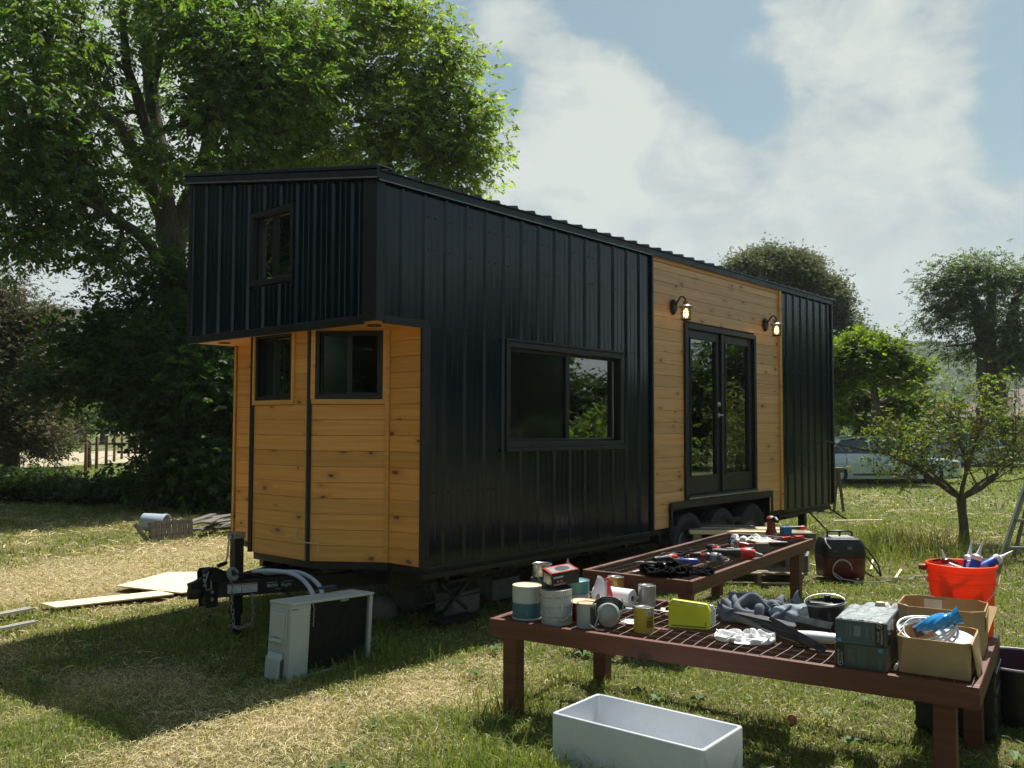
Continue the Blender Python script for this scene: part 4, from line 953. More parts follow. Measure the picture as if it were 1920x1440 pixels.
# bramble bank in the shade along the far edge of the lawn
for k, (px, d, r, h, lb) in enumerate(((20, 20.5, 1.0, .45, 'low bramble at the left edge beside an arching green hose'), (110, 19.8, 1.1, .5, 'loose bramble whose sprays stand before the first red fence post'), (190, 19.4, 1.1, .36, 'dark bramble below the middle red fence posts'),
        (265, 18.8, 1.2, .45, 'dark bramble below the last red fence posts'), (335, 18.0, 1.2, 1.0, 'tall dark bramble behind the tipped white pail'), (410, 17.2, 1.1, .9, 'dark bramble behind the grey board pile'))):
    b = grd(px, d)
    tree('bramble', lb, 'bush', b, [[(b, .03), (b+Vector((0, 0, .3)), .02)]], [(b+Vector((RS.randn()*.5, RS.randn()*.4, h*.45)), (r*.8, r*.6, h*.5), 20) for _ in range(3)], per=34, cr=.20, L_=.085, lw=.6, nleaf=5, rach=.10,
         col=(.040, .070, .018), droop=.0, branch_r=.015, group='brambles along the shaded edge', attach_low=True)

# right side: dark domed cypress, bright maple, tall grey tree
gb5 = grd(1480, 46)
tree('domed_cypress', 'dark olive dome shaped cypress rising behind the roof of the house', 'tree', gb5, [[(gb5, .6)]+stem((1480, 640, 46, .4), (1470, 560, 46, .2))],
     [lob(1420, 515, 46, 60, 60), lob(1375, 520, 46, 35, 22), lob(1480, 520, 45.5, 55, 56), lob(1445, 488, 46, 36, 34), lob(1500, 500, 46, 34, 26), lob(1400, 500, 46, 34, 26), lob(1545, 545, 45.5, 36, 26), lob(1530, 560, 45, 50, 46), lob(1570, 590, 45, 38, 36), lob(1595, 630, 44.5, 28, 26), lob(1570, 660, 44.5, 45, 30), lob(1500, 620, 45, 60, 30), lob(1400, 560, 46, 50, 20)],
     leaf=LEAFDULL, per=120, cr=.34, L_=.10, lw=.5, nleaf=5, rach=.10, col=(.110, .125, .062), droop=-.1, cvar=.35, branch_r=.08)
gb6 = grd(1640, 27)
tree('maple_tree', 'bright yellow green bushy maple beyond the rear corner of the house', 'tree', gb6, [[(gb6, .22)]+stem((1640, 800, 27, .16), (1640, 700, 27, .08))],
     [lob(1590, 680, 27, 48, 44), lob(1650, 670, 26.5, 45, 46), lob(1620, 640, 27, 22, 14), lob(1690, 700, 26.5, 38, 36), lob(1590, 750, 29, 46, 44), lob(1650, 750, 29, 50, 48), lob(1705, 755, 29, 34, 30), lob(1545, 720, 27, 40, 24), lob(1600, 788, 30, 40, 24), lob(1660, 786, 30, 40, 22)],
     per=56, cr=.26, L_=.10, lw=.62, nleaf=5, rach=.13, col=(.105, .155, .018), droop=.0, branch_r=.05)
gb7 = grd(1862, 42)
tree('willow_tree', 'tall grey green tree with twin trunks above the distant roof', 'tree', gb7,
     [[(gb7, .8)]+stem((1862, 740, 42, .62), (1852, 660, 42, .5), (1838, 600, 42, .34), (1815, 540, 42, .2)), stem((1860, 720, 42, .5), (1895, 640, 42, .35), (1905, 560, 42, .2)), stem((1850, 660, 42, .3), (1860, 560, 42, .2), (1850, 500, 42, .1))],
     [lob(1790, 560, 42, 48, 40), lob(1760, 600, 42, 30, 18), lob(1770, 520, 42, 32, 20), lob(1830, 510, 42, 42, 34), lob(1880, 530, 42, 50, 40), lob(1840, 590, 41.5, 50, 36), lob(1900, 610, 41, 50, 36), lob(1775, 650, 42, 20, 8), lob(1805, 665, 42, 16, 6), lob(1745, 590, 42, 20, 8), lob(1815, 500, 42, 26, 14), lob(1920, 520, 42, 40, 26), lob(1960, 600, 42, 60, 26), lob(1880, 670, 41.5, 35, 16), lob(1745, 545, 42, 18, 6), lob(1900, 690, 41, 30, 12), lob(1960, 680, 41, 50, 20), lob(1905, 650, 41, 45, 26), lob(1822, 655, 41.5, 22, 9), lob(1935, 660, 41.5, 36, 16)],
     per=15, cr=.5, L_=.17, lw=.34, nleaf=7, rach=.3, col=(.070, .105, .044), droop=.35, branch_r=.09)
for k, (px, d, r, hh, c, lb) in enumerate(((1760, 55, 46, 3.0, (.050, .080, .030), 'hazy green shrub behind the cars'), (1835, 60, 40, 3.2, (.055, .078, .034), 'hazy shrub left of the distant house'), (1700, 60, 40, 3.6, (.045, .070, .028), 'hazy shrub between maple and cypress'))):
    b = grd(px, d); tree('shrub', lb, 'bush', b, [[(b, .1), (b+Vector((0, 0, 1)), .06)]], [(b+Vector((RS.randn()*.8, RS.randn()*.8, hh*.45)), (r/FPX*d, r/FPX*d, hh*.5), 34) for _ in range(3)], per=44, cr=.4, L_=.18, lw=.5, col=c, droop=0, branch_r=.05, attach_low=True)
# trees across the field on the left, seen through the boughs
for k, (px, d, r, hh, lb) in enumerate(((60, 75, 70, 7, 'far round tree beyond the dry field, leftmost of its row'), (190, 80, 60, 5.0, 'far low tree behind the red post fence'), (300, 85, 70, 6, 'far tree behind the right end of the fence'), (420, 70, 60, 6, 'far tree glimpsed under the loft corner'))):
    b = grd(px, d); tree('field_tree', lb, 'tree', b, [[(b, .25), (b+Vector((0, 0, hh*.4)), .15)]], [(b+Vector((RS.randn()*1.5, RS.randn()*1.5, hh*(.45+.2*RS.rand()))), (r/FPX*d*.7, r/FPX*d*.7, hh*.36), 30) for _ in range(4)], per=40, cr=.5, L_=.26, lw=.5, nleaf=5, col=(.050, .075, .028), droop=0, branch_r=.06, group='trees across the dry field')
# the garden behind the photographer, mirrored in the panes and the steel
GT = [(-9, 12, 3.4, 11), (-13, 7, 3.4, 11), (-6.5, 18, 3.4, 11), (21, -21.4, 3.4, 8.5), (23, -19.3, 2.6, 6.6), (25, -17.2, 2.0, 3.9), (26.4, -15.6, 1.9, 3.5), (27.4, -13.6, 2.2, 5.2), (28.4, -11.6, 2.4, 6.2), (29.6, -9.2, 2.4, 6.4), (17, -24, 3.6, 9), (12, -25, 3.6, 9), (6, -26, 3.6, 9),
      (0, -25, 3.4, 8), (-6, -21, 3.2, 7.5), (-12, -15, 3.2, 7.5), (-18, -7, 3.4, 7.2), (-21, 3, 3.2, 6.5), (41, -14, 4, 8), (10.2, -5.9, .8, 1.5), (12.4, -8.4, 1.0, 1.8), (14.5, -7.6, 1.1, 1.9), (16.5, -9.5, 1.3, 2.3)]
for k, (x, y, r, h) in enumerate(GT):
    b = Vector((x, y, 0)); c = (.030, .055, .014) if k < 3 else [(.05, .085, .02), (.06, .10, .022), (.045, .08, .02)][k % 3] if h > 3 else (.09, .14, .03)
    tree('garden_tree' if h > 3 else 'garden_bush', 'green garden tree behind the photographer, mirrored in the windows' if h > 3 else 'low light green garden bush, mirrored in the big window', 'tree' if h > 3 else 'bush', b, [[(b, .2*r/3), (b+Vector((0, 0, h*.45)), .12*r/3)]],
        [(b+Vector((RS.randn()*r*.35, RS.randn()*r*.35, h*(.3+.4*RS.rand()))), (r*.75, r*.75, h*.32), 26) for _ in range(12 if k < 3 else 5)], per=30, cr=.15*r, L_=.08+.045*r, lw=.55, nleaf=5, rach=.08*r, col=c, droop=.1, branch_r=.05*r/3,
        group='garden trees behind the photographer' if h > 3 else 'garden bushes behind the photographer')

# small fruit tree, wide open crown over crossing twigs
def fruit_tree():
    b = Vector((9.0, -1.46, 0)); root = empty('fruit_tree', b, 'small spreading fruit tree with crossing twigs and yellow green leaves', 'tree')
    m = MB(); tw = MB(); tips = []
    fork = Vector((-.03, .02, .62)); m.tube([(0, 0, -.05), (.01, .0, .2), (-.02, .01, .42), fork], [.082, .062, .056, .064], 12)
    rnd = random.Random(12)
    def grow(p, d, l, r, dep):
        pts = [p]; rr = [r]; n = 5
        for k in range(n):
            d = (d+Vector((rnd.gauss(0, .14), rnd.gauss(0, .14), rnd.gauss(.02, .09)))).normalized(); p = p+d*(l/n); pts.append(p.copy()); rr.append(r*(1-.55*(k+1)/n))
        (m if dep < 2 else tw).tube(pts, rr, 8 if dep < 2 else 4)
        if dep >= 2: tips.extend(pts[1:])
        if dep >= 4: return
        for k in range((4, 5, 5, 4)[dep]):
            i = rnd.randint(2, n); side = Vector((rnd.gauss(0, 1), rnd.gauss(0, 1), rnd.gauss(.25, .6))).normalized(); nd = (d*.75+side*.8).normalized()
            grow(pts[i], nd, l*(.52+.25*rnd.random()), rr[i]*.62, dep+1)
        if rnd.random() < .8: grow(pts[-1], d, l*.6, rr[-1]*.9, dep+1)
    R3 = HR
    for a, e, l in ((-1.0, .42, 1.0), (-.75, .75, 1.0), (-.25, 1.3, 1.05), (.30, 1.1, 1.05), (.80, .65, 1.05), (1.0, .45, 1.1), (-.45, .6, .9), (.5, .45, .85)):
        dep_ = rnd.uniform(-.7, .7); d = (R3*a+HF*dep_*.8+Vector((0, 0, e))).normalized(); grow(fork, d, l*.88, .030, 1)
    # one long bough reaching towards the house, and bare water shoots on top
    q = [fork+R3*(-.5)+Vector((0, 0, .35)), fork+R3*(-1.0)+Vector((0, 0, .62)), fork+R3*(-1.5)+Vector((0, 0, .70)), fork+R3*(-2.0)+Vector((0, 0, .83)), fork+R3*(-2.25)+Vector((0, 0, .98))]
    tw.tube(q, [.022, .017, .012, .008, .004], 5); tips.extend(q[2:]); tips.extend([q[3]+Vector((.05*rnd.gauss(0, 1), .05*rnd.gauss(0, 1), .05*rnd.gauss(0, 1))) for _ in range(12)]); tips.extend([q[4]+Vector((.08*rnd.gauss(0, 1), .08*rnd.gauss(0, 1), .08*rnd.gauss(0, 1))) for _ in range(18)])
    for k in range(16):
        a = rnd.uniform(-1.2, 1.2); p = fork+R3*a+HF*rnd.uniform(-.5, .5)+Vector((0, 0, .9)); t = p+Vector((rnd.gauss(0, .12), rnd.gauss(0, .12), rnd.uniform(.5, 1.05))); c = curve_pts(p, t, 6, 0, .05); tw.tube(c, [.008, .007, .006, .005, .004, .002], 4)
        if k % 2: tips.extend(c[2:])
    for k in range(10):
        p = fork+R3*rnd.uniform(-1.6, -.4)+HF*rnd.uniform(-.5, .5)+Vector((0, 0, rnd.uniform(.6, 1.0))); t = p+R3*rnd.uniform(-.7, -.2)+Vector((0, 0, rnd.uniform(.1, .5))); tw.tube(curve_pts(p, t, 5, 0, .12), [.006, .005, .004, .003, .002], 4)
    m.build('trunk', BARKL, root, smooth=60); tw.build('branch', BARKL, root, smooth=60)
    T = np.array([list(p) for p in tips]); T = T[RS.rand(len(T)) < .41]; T = T+RS.randn(len(T), 3)*.05
    keepm = T[:, 2] > .72; T = T[keepm]; n = len(T)
    mixc = RS.rand(n)[:, None]; V, fn, idx, C = sprays(T, 3, .056, .5, .04, .05, (.115, .155, .040), .5)
    hue = np.repeat(RS.rand(n), 12)[:, None]; C = np.where(hue < .10, C*np.array([1.7, .95, .9]), C); C = np.where(hue > .8, C*np.array([1.4, 1.5, 1.0]), C)
    np_mesh('crown', V, fn, idx, leaf_mat('fruit_leaf', .4, .65, (1.4, 1.5, .5)), root, np.clip(C, 0, 1))
    print('fruit leaves', n*3)
fruit_tree()

# ------------------------------------------------------------------ hills
def build_hills():
    nA, nD = 240, 60; a = np.linspace(YAW-1.15, YAW+.95, nA); d = np.linspace(0, 1, nD)
    A, D = np.meshgrid(a, d, indexing='ij'); dist = 230+D*520
    def crest(aa):
        t = (aa-YAW)          # left positive
        return 74+8*np.sin(t*5+1.0)+5*np.sin(t*13+.4)+20*np.clip(t-.1, 0, 1)-10*np.clip(-t-.33, 0, 1)*3
    X = CAM.x+dist*np.cos(A); Y = CAM.y+dist*np.sin(A)
    rise = np.clip((D-.02)/.80, 0, 1); prof = rise*rise*(3-2*rise); prof = np.where(D > .82, 1-.4*((D-.82)/.18)**2, prof)
    Z = crest(A)*prof*(750*.82/ 660)+prof*22*(fbm(X.ravel(), Y.ravel(), 130, 61, 5).reshape(X.shape)-.5)*np.clip(1.2-D, 0, 1)*1.6+ (fbm(X.ravel(), Y.ravel(), 22, 71, 3).reshape(X.shape)-.5)*5*prof-1.0
    V = np.c_[X.ravel(), Y.ravel(), Z.ravel()]; i, j = np.meshgrid(np.arange(nA-1), np.arange(nD-1), indexing='ij'); k = (i*nD+j).ravel(); idx = np.c_[k, k+1, k+nD+1, k+nD].ravel()
    t = NT('scrubby_hillside'); co = t.coord(); n1 = t.noise(co, .022, 5, .62, .6); n2 = t.noise(co, .10, 5, .7); v = t.new('TexVoronoi'); t.l.new(co, v.inputs['Vector']); v.inputs['Scale'].default_value = .085
    c = t.mix(t.rng(n1, .45, .56, 0, 1, True), (.075, .10, .045), (.020, .036, .017)); c = t.mix(t.rng(n2, .50, .60, 0, .7, True), c, (.025, .042, .018)); c = t.mix(t.rng(v.outputs['Distance'], .15, .42, .75, 0, True), c, (.022, .040, .018))
    t.principled(c, .95, 0, t.bump(n2, 1, 2.5), .1)
    o = np_mesh('hills', V, np.full((nA-1)*(nD-1), 4), idx, t.m); o.data.polygons.foreach_set('use_smooth', [True]*len(o.data.polygons)); tag(o, None, kind='structure')
build_hills()
# ------------------------------------------------------------------ work tables
T1R = math.atan2(-.9887, .15); T2R = math.atan2(.109, .994); TZ1, TZ2 = .53, .55
def t1(u, v, z=TZ1): return Vector((-.868+.15*u+.9887*v, -1.479-.9887*u+.15*v, z))
def t2(u, v, z=TZ2): return Vector((.85+.994*u-.109*v, -1.79+.109*u+.994*v, z))
WIRE = mat('rusty_grid_wire', (.17, .13, .11), .6, .55, .35, 30, 0)
def work_table(name, label, org, rz, Lx, Wy, H, legs, du, dv, joists, group):
    t = empty(name, (org[0], org[1], 0), label, 'table', group, rz)
    rt_, rh = .038, .095
    for i, (x0, x1, y0, y1) in enumerate(((0, Lx, 0, rt_), (0, Lx, Wy-rt_, Wy), (0, rt_, rt_+.001, Wy-rt_-.001), (Lx-rt_, Lx, rt_+.001, Wy-rt_-.001))):
        MB().bx(x0, x1, y0, y1, H-rh, H).build('rail', REDWOOD, t, bevel=.004)
    for x, y in legs: MB().bx(x-.044, x+.044, y-.044, y+.044, -.03, H-rh-.002).build('leg', REDWOOD, t, bevel=.005)
    for y in joists: MB().bx(rt_+.001, Lx-rt_-.001, y-.019, y+.019, H-.09, H-.016).build('joist', REDWOOD, t, bevel=.003)
    m = MB(); y = .03; rnd = random.Random(5)
    while y < Wy-.02:
        pts = [(x, y+.003*math.sin(x*9+y*20), H-.006+.004*math.sin(x*5+y*11)) for x in np.linspace(.01, Lx-.01, 24)]; m.tube(pts, .0024, 5); y += dv
    x = .03
    while x < Lx-.02:
        pts = [(x+.003*math.sin(q*11+x*7), q, H-.002+.004*math.sin(x*5+q*11)) for q in np.linspace(.01, Wy-.01, 10)]; m.tube(pts, .0024, 5); x += du
    m.build('wire_grid', WIRE, t)
    return t
work_table('work_table', 'red brown wire topped bench piled with paint cans and boxes, nearest the camera', t1(0, 0), T1R, 2.44, 1.04, TZ1,
           [(.11, .085), (2.30, .085), (.24, .93), (2.33, .95)], .068, .105, (.36, .70), 'red brown timber work benches')
work_table('work_table', 'longer red brown wire topped bench of tools beside the trailer wheels', t2(0, 0), T2R, 2.87, .87, TZ2,
           [(.09, .085), (2.58, .085), (.09, .78), (2.40, .78)], .06, .10, (.30, .58), 'red brown timber work benches')

# ------------------------------------------------------------------ paint cans
TIN = mat('tin_plate', (.50, .50, .47), .28, .9, .2, 14, .05, 60, .5, (.20, .13, .08), .5)
def label_mat(name, bands, wear=.25, rough=.45):
    """printed paper or lithographed label: horizontal bands given as [(height fraction, colour)] up the can"""
    t = NT(name); tcn = t.new('TexCoord'); sp = t.new('SeparateXYZ'); t.l.new(tcn.outputs['Object'], sp.inputs[0]); n = t.noise(tcn.outputs['Object'], 22, 4)
    c = bands[0][1]
    for z, col in bands[1:]:
        c = t.mix(t.rng(t.math('ADD', sp.outputs[2], t.rng(n, .3, .7, -.0012, .0012)), z-.0008, z+.0008), c, col)
    w = t.noise(t.coord((1, 1, .5)), 34, 5, .7); c = t.mix(t.rng(w, .56, .74, 0, wear, True), c, (.30, .31, .30)); v = t.noise(t.coord(), 7, 3); c = t.mix(t.rng(v, .35, .7, 0, .22), c, (.16, .17, .17))
    t.principled(c, rough, 0, t.bump(w, .15, .002), .45); return t.m
def drips(root, r, h, col, seed, n=6, a0=-140, a1=-10):
    rnd = random.Random(seed); m = MB()
    for k in range(n):
        a = R(rnd.uniform(a0, a1)); l = rnd.uniform(.015, .6)*h; w = rnd.uniform(.0015, .004); z1 = h-.004
        m.tube([(r*1.012*math.cos(a+.02*q), r*1.012*math.sin(a+.02*q), z1-l*q/4) for q in range(5)], [w*.7, w*.8, w*.7, w*.8, w], 6)
    m.build('paint_drip', col, root, smooth=60)
def can(loc, r, h, body, label, lid=TIN, name='paint_can', rz=0, bail=True, paint=None, open_=False, cat='paint can', tilt=None, dents=.02, group='paint cans on the near bench', seed=1):
    root = empty(name, loc, label, cat, group, rz, tilt)
    m = MB(); prof = [(0, .003), (r*.93, .003), (r*.97, 0), (r, .002), (r, .006), (r*.985, .009)]
    nb = 8
    for k in range(nb+1): prof.append((r*.985, .010+(h-.024)*k/nb))
    prof += [(r*1.0, h-.012), (r*1.01, h-.008), (r*1.01, h-.003), (r*.99, h)]
    m.lathe(prof, None, 48, wob=dents, seed=seed); m.build('body', body, root, smooth=40)
    if open_: MB().lathe([(r*.99, h), (r*.96, h-.002), (r*.955, h-.03), (r*.955, h-.05), (0, h-.05)], None, 40).build('rim', TIN, root, smooth=40); MB().lathe([(r*.95, h-.045), (0, h-.044)], None, 32).build('paint', paint, root)
    else:
        MB().lathe([(r*.99, h), (r*.965, h+.001), (r*.93, h-.003), (r*.90, h-.006), (r*.86, h-.006), (r*.84, h-.002), (r*.80, h-.004), (0, h-.0045)], None, 44).build('lid', lid, root, smooth=30)
    if bail:
        e = MB()
        for s in (-1, 1): e.lathe([(0, .006), (.008, .005), (.012, 0)], Matrix.Translation((s*r*.985, 0, h*.80)) @ Euler((0, R(90*s), 0)).to_matrix().to_4x4(), 14)
        e.build('bail_ear', TIN, root, smooth=50)
        b = MB(); pts = [(math.cos(a)*r*1.03, -abs(math.sin(a))*r*1.12, h*.80-abs(math.sin(a))*h*.62) for a in np.linspace(0, math.pi, 17)]; b.tube(pts, .0018, 6); b.build('bail_handle', TIN, root, smooth=60)
    return root
CREAM = mat('cream_paint', (.72, .60, .38), .5, 0, .1, 20, .1, 40, .5, (.45, .28, .13), .5); RUSTLID = mat('paint_stained_lid', (.52, .36, .20), .55, .1, .25, 16, .1, 50, .4, (.42, .13, .04), .8)
c1 = can(t1(.172, .125), .0825, .185, label_mat('grey_over_teal_label', [(0, (.42, .46, .45)), (.010, (.035, .115, .165)), (.092, (.44, .47, .45))]), 'gallon can with grey over teal label and cream lid, at the bench corner', CREAM, bail=False, seed=1, rz=R(40))
m = MB(); m.grid(8, 8, lambda u, v: ((.0835+.004*math.sin(v*9))*math.cos(-1.0+u*.45+.15*math.sin(v*7)), (.0835+.004*math.sin(u*5))*math.sin(-1.0+u*.45+.15*math.sin(v*7)), .004+v*.05-.02*u), 0); tl = m.build('torn_label', mat('torn_paper', (.42, .42, .40), .8), c1, solid=.0008); tl.rotation_euler = (0, 0, R(-12))
c2 = can(t1(.372, .118), .086, .190, label_mat('dull_grey_label', [(0, (.34, .35, .34)), (.010, (.33, .35, .345)), (.098, (.36, .38, .37)), (.101, (.40, .42, .41))], .45), 'gallon can in scuffed grey paper with a blue patch, under the red and black box', mat('dark_dried_lid', (.07, .07, .07), .4, .2, .4, 20), rz=R(-38), seed=2, tilt=(R(2), R(-3), R(-38)), bail=True)
m = MB(); m.lathe([(.0858, .006), (.0862, .04), (.0858, .095)], None, 14, 0, R(-8), R(22)); m.build('blue_patch', mat('cobalt_print', (.012, .035, .30), .4), c2, smooth=60)
m = MB()
for k in range(5): m.tube([(.0868*math.cos(R(a)), .0868*math.sin(R(a)), z) for a, z in ((-2+k*4, .092-.006*k), (-6+k*5, .06-.004*k), (2+k*4, .025), (10+k*3, .012))], .0012, 4)
m.build('blue_patch', mat('silver_streaks', (.5, .52, .55), .4, .3), c2)
c3 = can(t1(.15, .36), .0825, .190, label_mat('dark_teal_white_label', [(0, (.40, .41, .40)), (.010, (.30, .33, .33)), (.13, (.03, .05, .055))], .2), 'dark topped gallon can behind the others, carrying a bare metal tin', mat('dark_lid', (.08, .08, .08), .4, .3), bail=False, seed=3)
r = empty('metal_tin', t1(.135, .355, TZ1+.188), 'empty bare metal tin sitting on the rear gallon can', 'tin'); MB().lathe([(0, 0), (.052, 0), (.057, .012), (.054, .075), (.060, .080), (.058, .083), (.052, .080), (.050, .006), (0, .006)], None, 40, wob=.02, seed=4).build('cup', TIN, r, smooth=40)
MB().tube([(-.055, 0, .08), (-.075, -.02, .06), (-.08, -.03, .02), (-.07, -.045, -.005), (-.02, -.06, -.01)], .0022, 6).build('wire_handle', TIN, r, smooth=60)
c4 = can(t1(.335, .395), .0825, .190, label_mat('teal_over_white_label', [(0, (.5, .5, .48)), (.010, (.50, .50, .48)), (.115, (.06, .22, .22))], .15), 'gallon can with teal over white label, behind the red and black box', mat('teal_smeared_lid', (.10, .25, .26), .4), bail=False, seed=5)
c5 = can(t1(.475, .245), .085, .105, mat('deep_red_enamel', (.20, .012, .012), .35, 0, .2, 12, 0, 50, .5, (.08, .02, .01), .5), 'low wide red can with a cream lid, behind the small grey green can', CREAM, bail=False, seed=6, tilt=(R(3), R(0), R(0)))
c6 = can(t1(.560, .108), .055, .130, label_mat('grey_green_label', [(0, (.30, .34, .34)), (.006, (.24, .29, .30)), (.028, (.25, .30, .31))], .12), 'quart can with grey green label and orange stained lid', RUSTLID, bail=False, seed=7, rz=R(-30))
MB().lathe([(.0556, .008), (.0558, .06), (.0556, .115)], None, 10, 0, R(-95), R(-55)).build('dark_panel', mat('bottle_green_print', (.018, .05, .045), .45), c6, smooth=60)
m = MB(); m.lathe([(.0556, .020), (.0556, .028)], None, 6, 0, R(-52), R(-38)); m.lathe([(.0556, .021), (.0556, .026)], None, 6, 0, R(-28), R(-18)); m.build('print', mat('black_print', (.02, .02, .02), .5), c6)
c7 = can(t1(.318, .965), .053, .128, mat('gold_varnish_label', (.34, .22, .035), .35, .2, .25, 22, 0, 50, .5, (.12, .05, .01), .8), 'quart can with gold label streaked brown, at the back rail', TIN, bail=False, seed=8)
c8 = can(t1(.608, .79), .053, .128, mat('bare_silver_can', (.34, .335, .33), .38, .6, .12, 10, 0, 50, .5, (.2, .18, .15), .4), 'plain silver quart can standing alone near the back rail', TIN, bail=False, seed=9)
MB().lathe([(.0534, .01), (.0534, .08)], None, 8, 0, R(-50), R(-22)).build('label_remnant', mat('green_label_rest', (.06, .09, .06), .6), c8, smooth=60)
c9 = can(t1(.862, .175), .053, .130, label_mat('yellow_can_label', [(0, (.40, .33, .07)), (.004, (.42, .33, .02)), (.016, (.42, .335, .015))], .06), 'quart can with bright yellow label, alone in front of the dust masks', TIN, bail=False, seed=10, rz=R(-20))
m = MB()
m.lathe([(.0532, .093), (.0534, .122)], None, 10, 0, R(-118), R(-62)); m.build('logo_oval', mat('pale_grey_print', (.45, .45, .44), .4), c9, smooth=60)
m = MB(); m.lathe([(.0533, .030), (.0533, .068)], None, 10, 0, R(-112), R(-66)); m.build('colour_swatch', mat('brown_print', (.16, .075, .02), .4), c9, smooth=60)
m = MB(); m.lathe([(.0533, .012), (.0533, .032)], None, 8, 0, R(-48), R(-14)); m.build('bar_code', mat('barcode_grey', (.40, .40, .40), .5), c9, smooth=60)
m = MB(); 
for k in range(5): m.lathe([(.0538, .098+.002*(k % 2)), (.0538, .110-.003*(k % 3))], None, 2, 0, R(-104+k*7), R(-100+k*7))
m.lathe([(.0536, .075), (.0536, .080)], None, 8, 0, R(-108), R(-72)); m.build('print', mat('black_print', (.02, .02, .02), .5), c9)

DRW = mat('dried_white_drip', (.62, .60, .54), .5, 0, .08); DRB = mat('dried_brown_drip', (.16, .07, .025), .45)
for c_, r_2, h_2, col_, sd_ in ((c1, .0825, .185, CREAM, 3), (c2, .086, .19, DRW, 8), (c6, .055, .13, RUSTLID, 5), (c8, .053, .128, DRW, 6), (c7, .053, .128, DRB, 7), (c5, .085, .105, DRW, 9), (c9, .053, .13, DRB, 12)): drips(c_, r_2, h_2, col_, sd_, 1 if c_ is c9 else 7)
m = MB()
for k in range(4): m.lathe([(.0834, .118+.012*k), (.0834, .121+.012*k)], None, 8, 0, R(-128+k*3), R(-80-k*7))
m.lathe([(.0834, .032), (.0834, .040)], None, 8, 0, R(-120), R(-96)); m.lathe([(.0834, .05), (.0834, .056)], None, 8, 0, R(-120), R(-86)); m.build('print', mat('faint_print', (.24, .29, .31), .5), c1)
m = MB()
for z in (.045, .098, .15): m.lathe([(.0858, z), (.0872, z+.002), (.0858, z+.004)], None, 48)
m.build('body_bead', mat('dull_grey_bead', (.26, .27, .27), .45, .2), c2, smooth=60)
m = MB()
for k in range(3): m.lathe([(.0832, .045+.012*k), (.0832, .048+.012*k)], None, 6, 0, R(-60), R(-30+5*k))
m.build('print', mat('faint_print', 0), c4)
# red and black parts box, tilted on the cans
def boxM(o): return o
def carton(name, label, cat, loc, size, rz, mats, tilt=None, group=None):
    """closed carton, mats = {face: material} with faces front(-y) right(+x) top others"""
    root = empty(name, loc, label, cat, group, rz, tilt); sx, sy, sz = size
    m = MB().box((0, 0, sz/2), size); o = m.build('box_body', mats['body'], root, bevel=.003); return root
RBK = mat('glossy_black_print', (.012, .012, .014), .3, 0, .2); RRED = mat('glossy_red_print', (.42, .03, .025), .32, 0, .15); GREYP = mat('grey_print', (.28, .29, .30), .35, 0, .15)
rb = empty('parts_box', t1(.365, .175, TZ1+.212), 'small red and black carton with a round cutout, tilted on top of two cans', 'box', None, 0, (R(7), R(-7), T1R+R(52)))
bw, bd, bh = .165, .125, .075
MB().box((0, 0, bh/2), (bw, bd, bh)).build('carton', RBK, rb, bevel=.002)
m = MB(); m.bx(-bw/2, bw/2, -bd/2, -bd/2+.012, bh+.0003, bh+.001); m.bx(-bw/2, bw/2, bd/2-.012, bd/2, bh+.0003, bh+.001); m.bx(-bw/2, -bw/2+.014, -bd/2+.0121, bd/2-.0121, bh+.0003, bh+.001); m.bx(bw/2-.010, bw/2, -bd/2+.0121, bd/2-.0121, bh+.0003, bh+.001)
m.bx(-.075, .0, -bd/2-.001, -bd/2-.0003, .004, .018); m.build('red_print', RRED, rb)
m = MB(); m.bx(-bw/2-.001, -bw/2-.0003, -.045, .045, .018, .06); m.bx(-bw/2+.0145, bw/2-.0105, -bd/2+.013, bd/2-.013, bh+.0002, bh+.0007); m.build('grey_panel', GREYP, rb)
m = MB(); m.lathe([(0, .0022), (.040, .002), (.042, .0012)], Matrix.Translation((.01, 0, bh)), 28); m.build('round_cutout', mat('dark_hole', (.006, .006, .007), .6), rb)
m = MB(); m.bx(-.07, -.012, -bd/2-.001, -bd/2-.0003, .046, .056); 
for k in range(5): m.bx(-.070+k*.013, -.061+k*.013, -bd/2-.0016, -bd/2-.0011, .007, .015)
for k in range(2): m.bx(-.05+k*.02, -.038+k*.02, -bd/2-.001, -bd/2-.0003, .024, .031)
m.build('pale_lettering', mat('pale_print', (.42, .42, .42), .4), rb)
m = MB(); m.add([(bw/2-.02, bd/2, bh), (bw/2, bd/2, bh), (bw/2-.002, bd/2+.01, bh+.03)], [(0, 1, 2)]); m.build('torn_flap', mat('torn_grey_card', (.35, .36, .37), .6), rb, solid=.001)

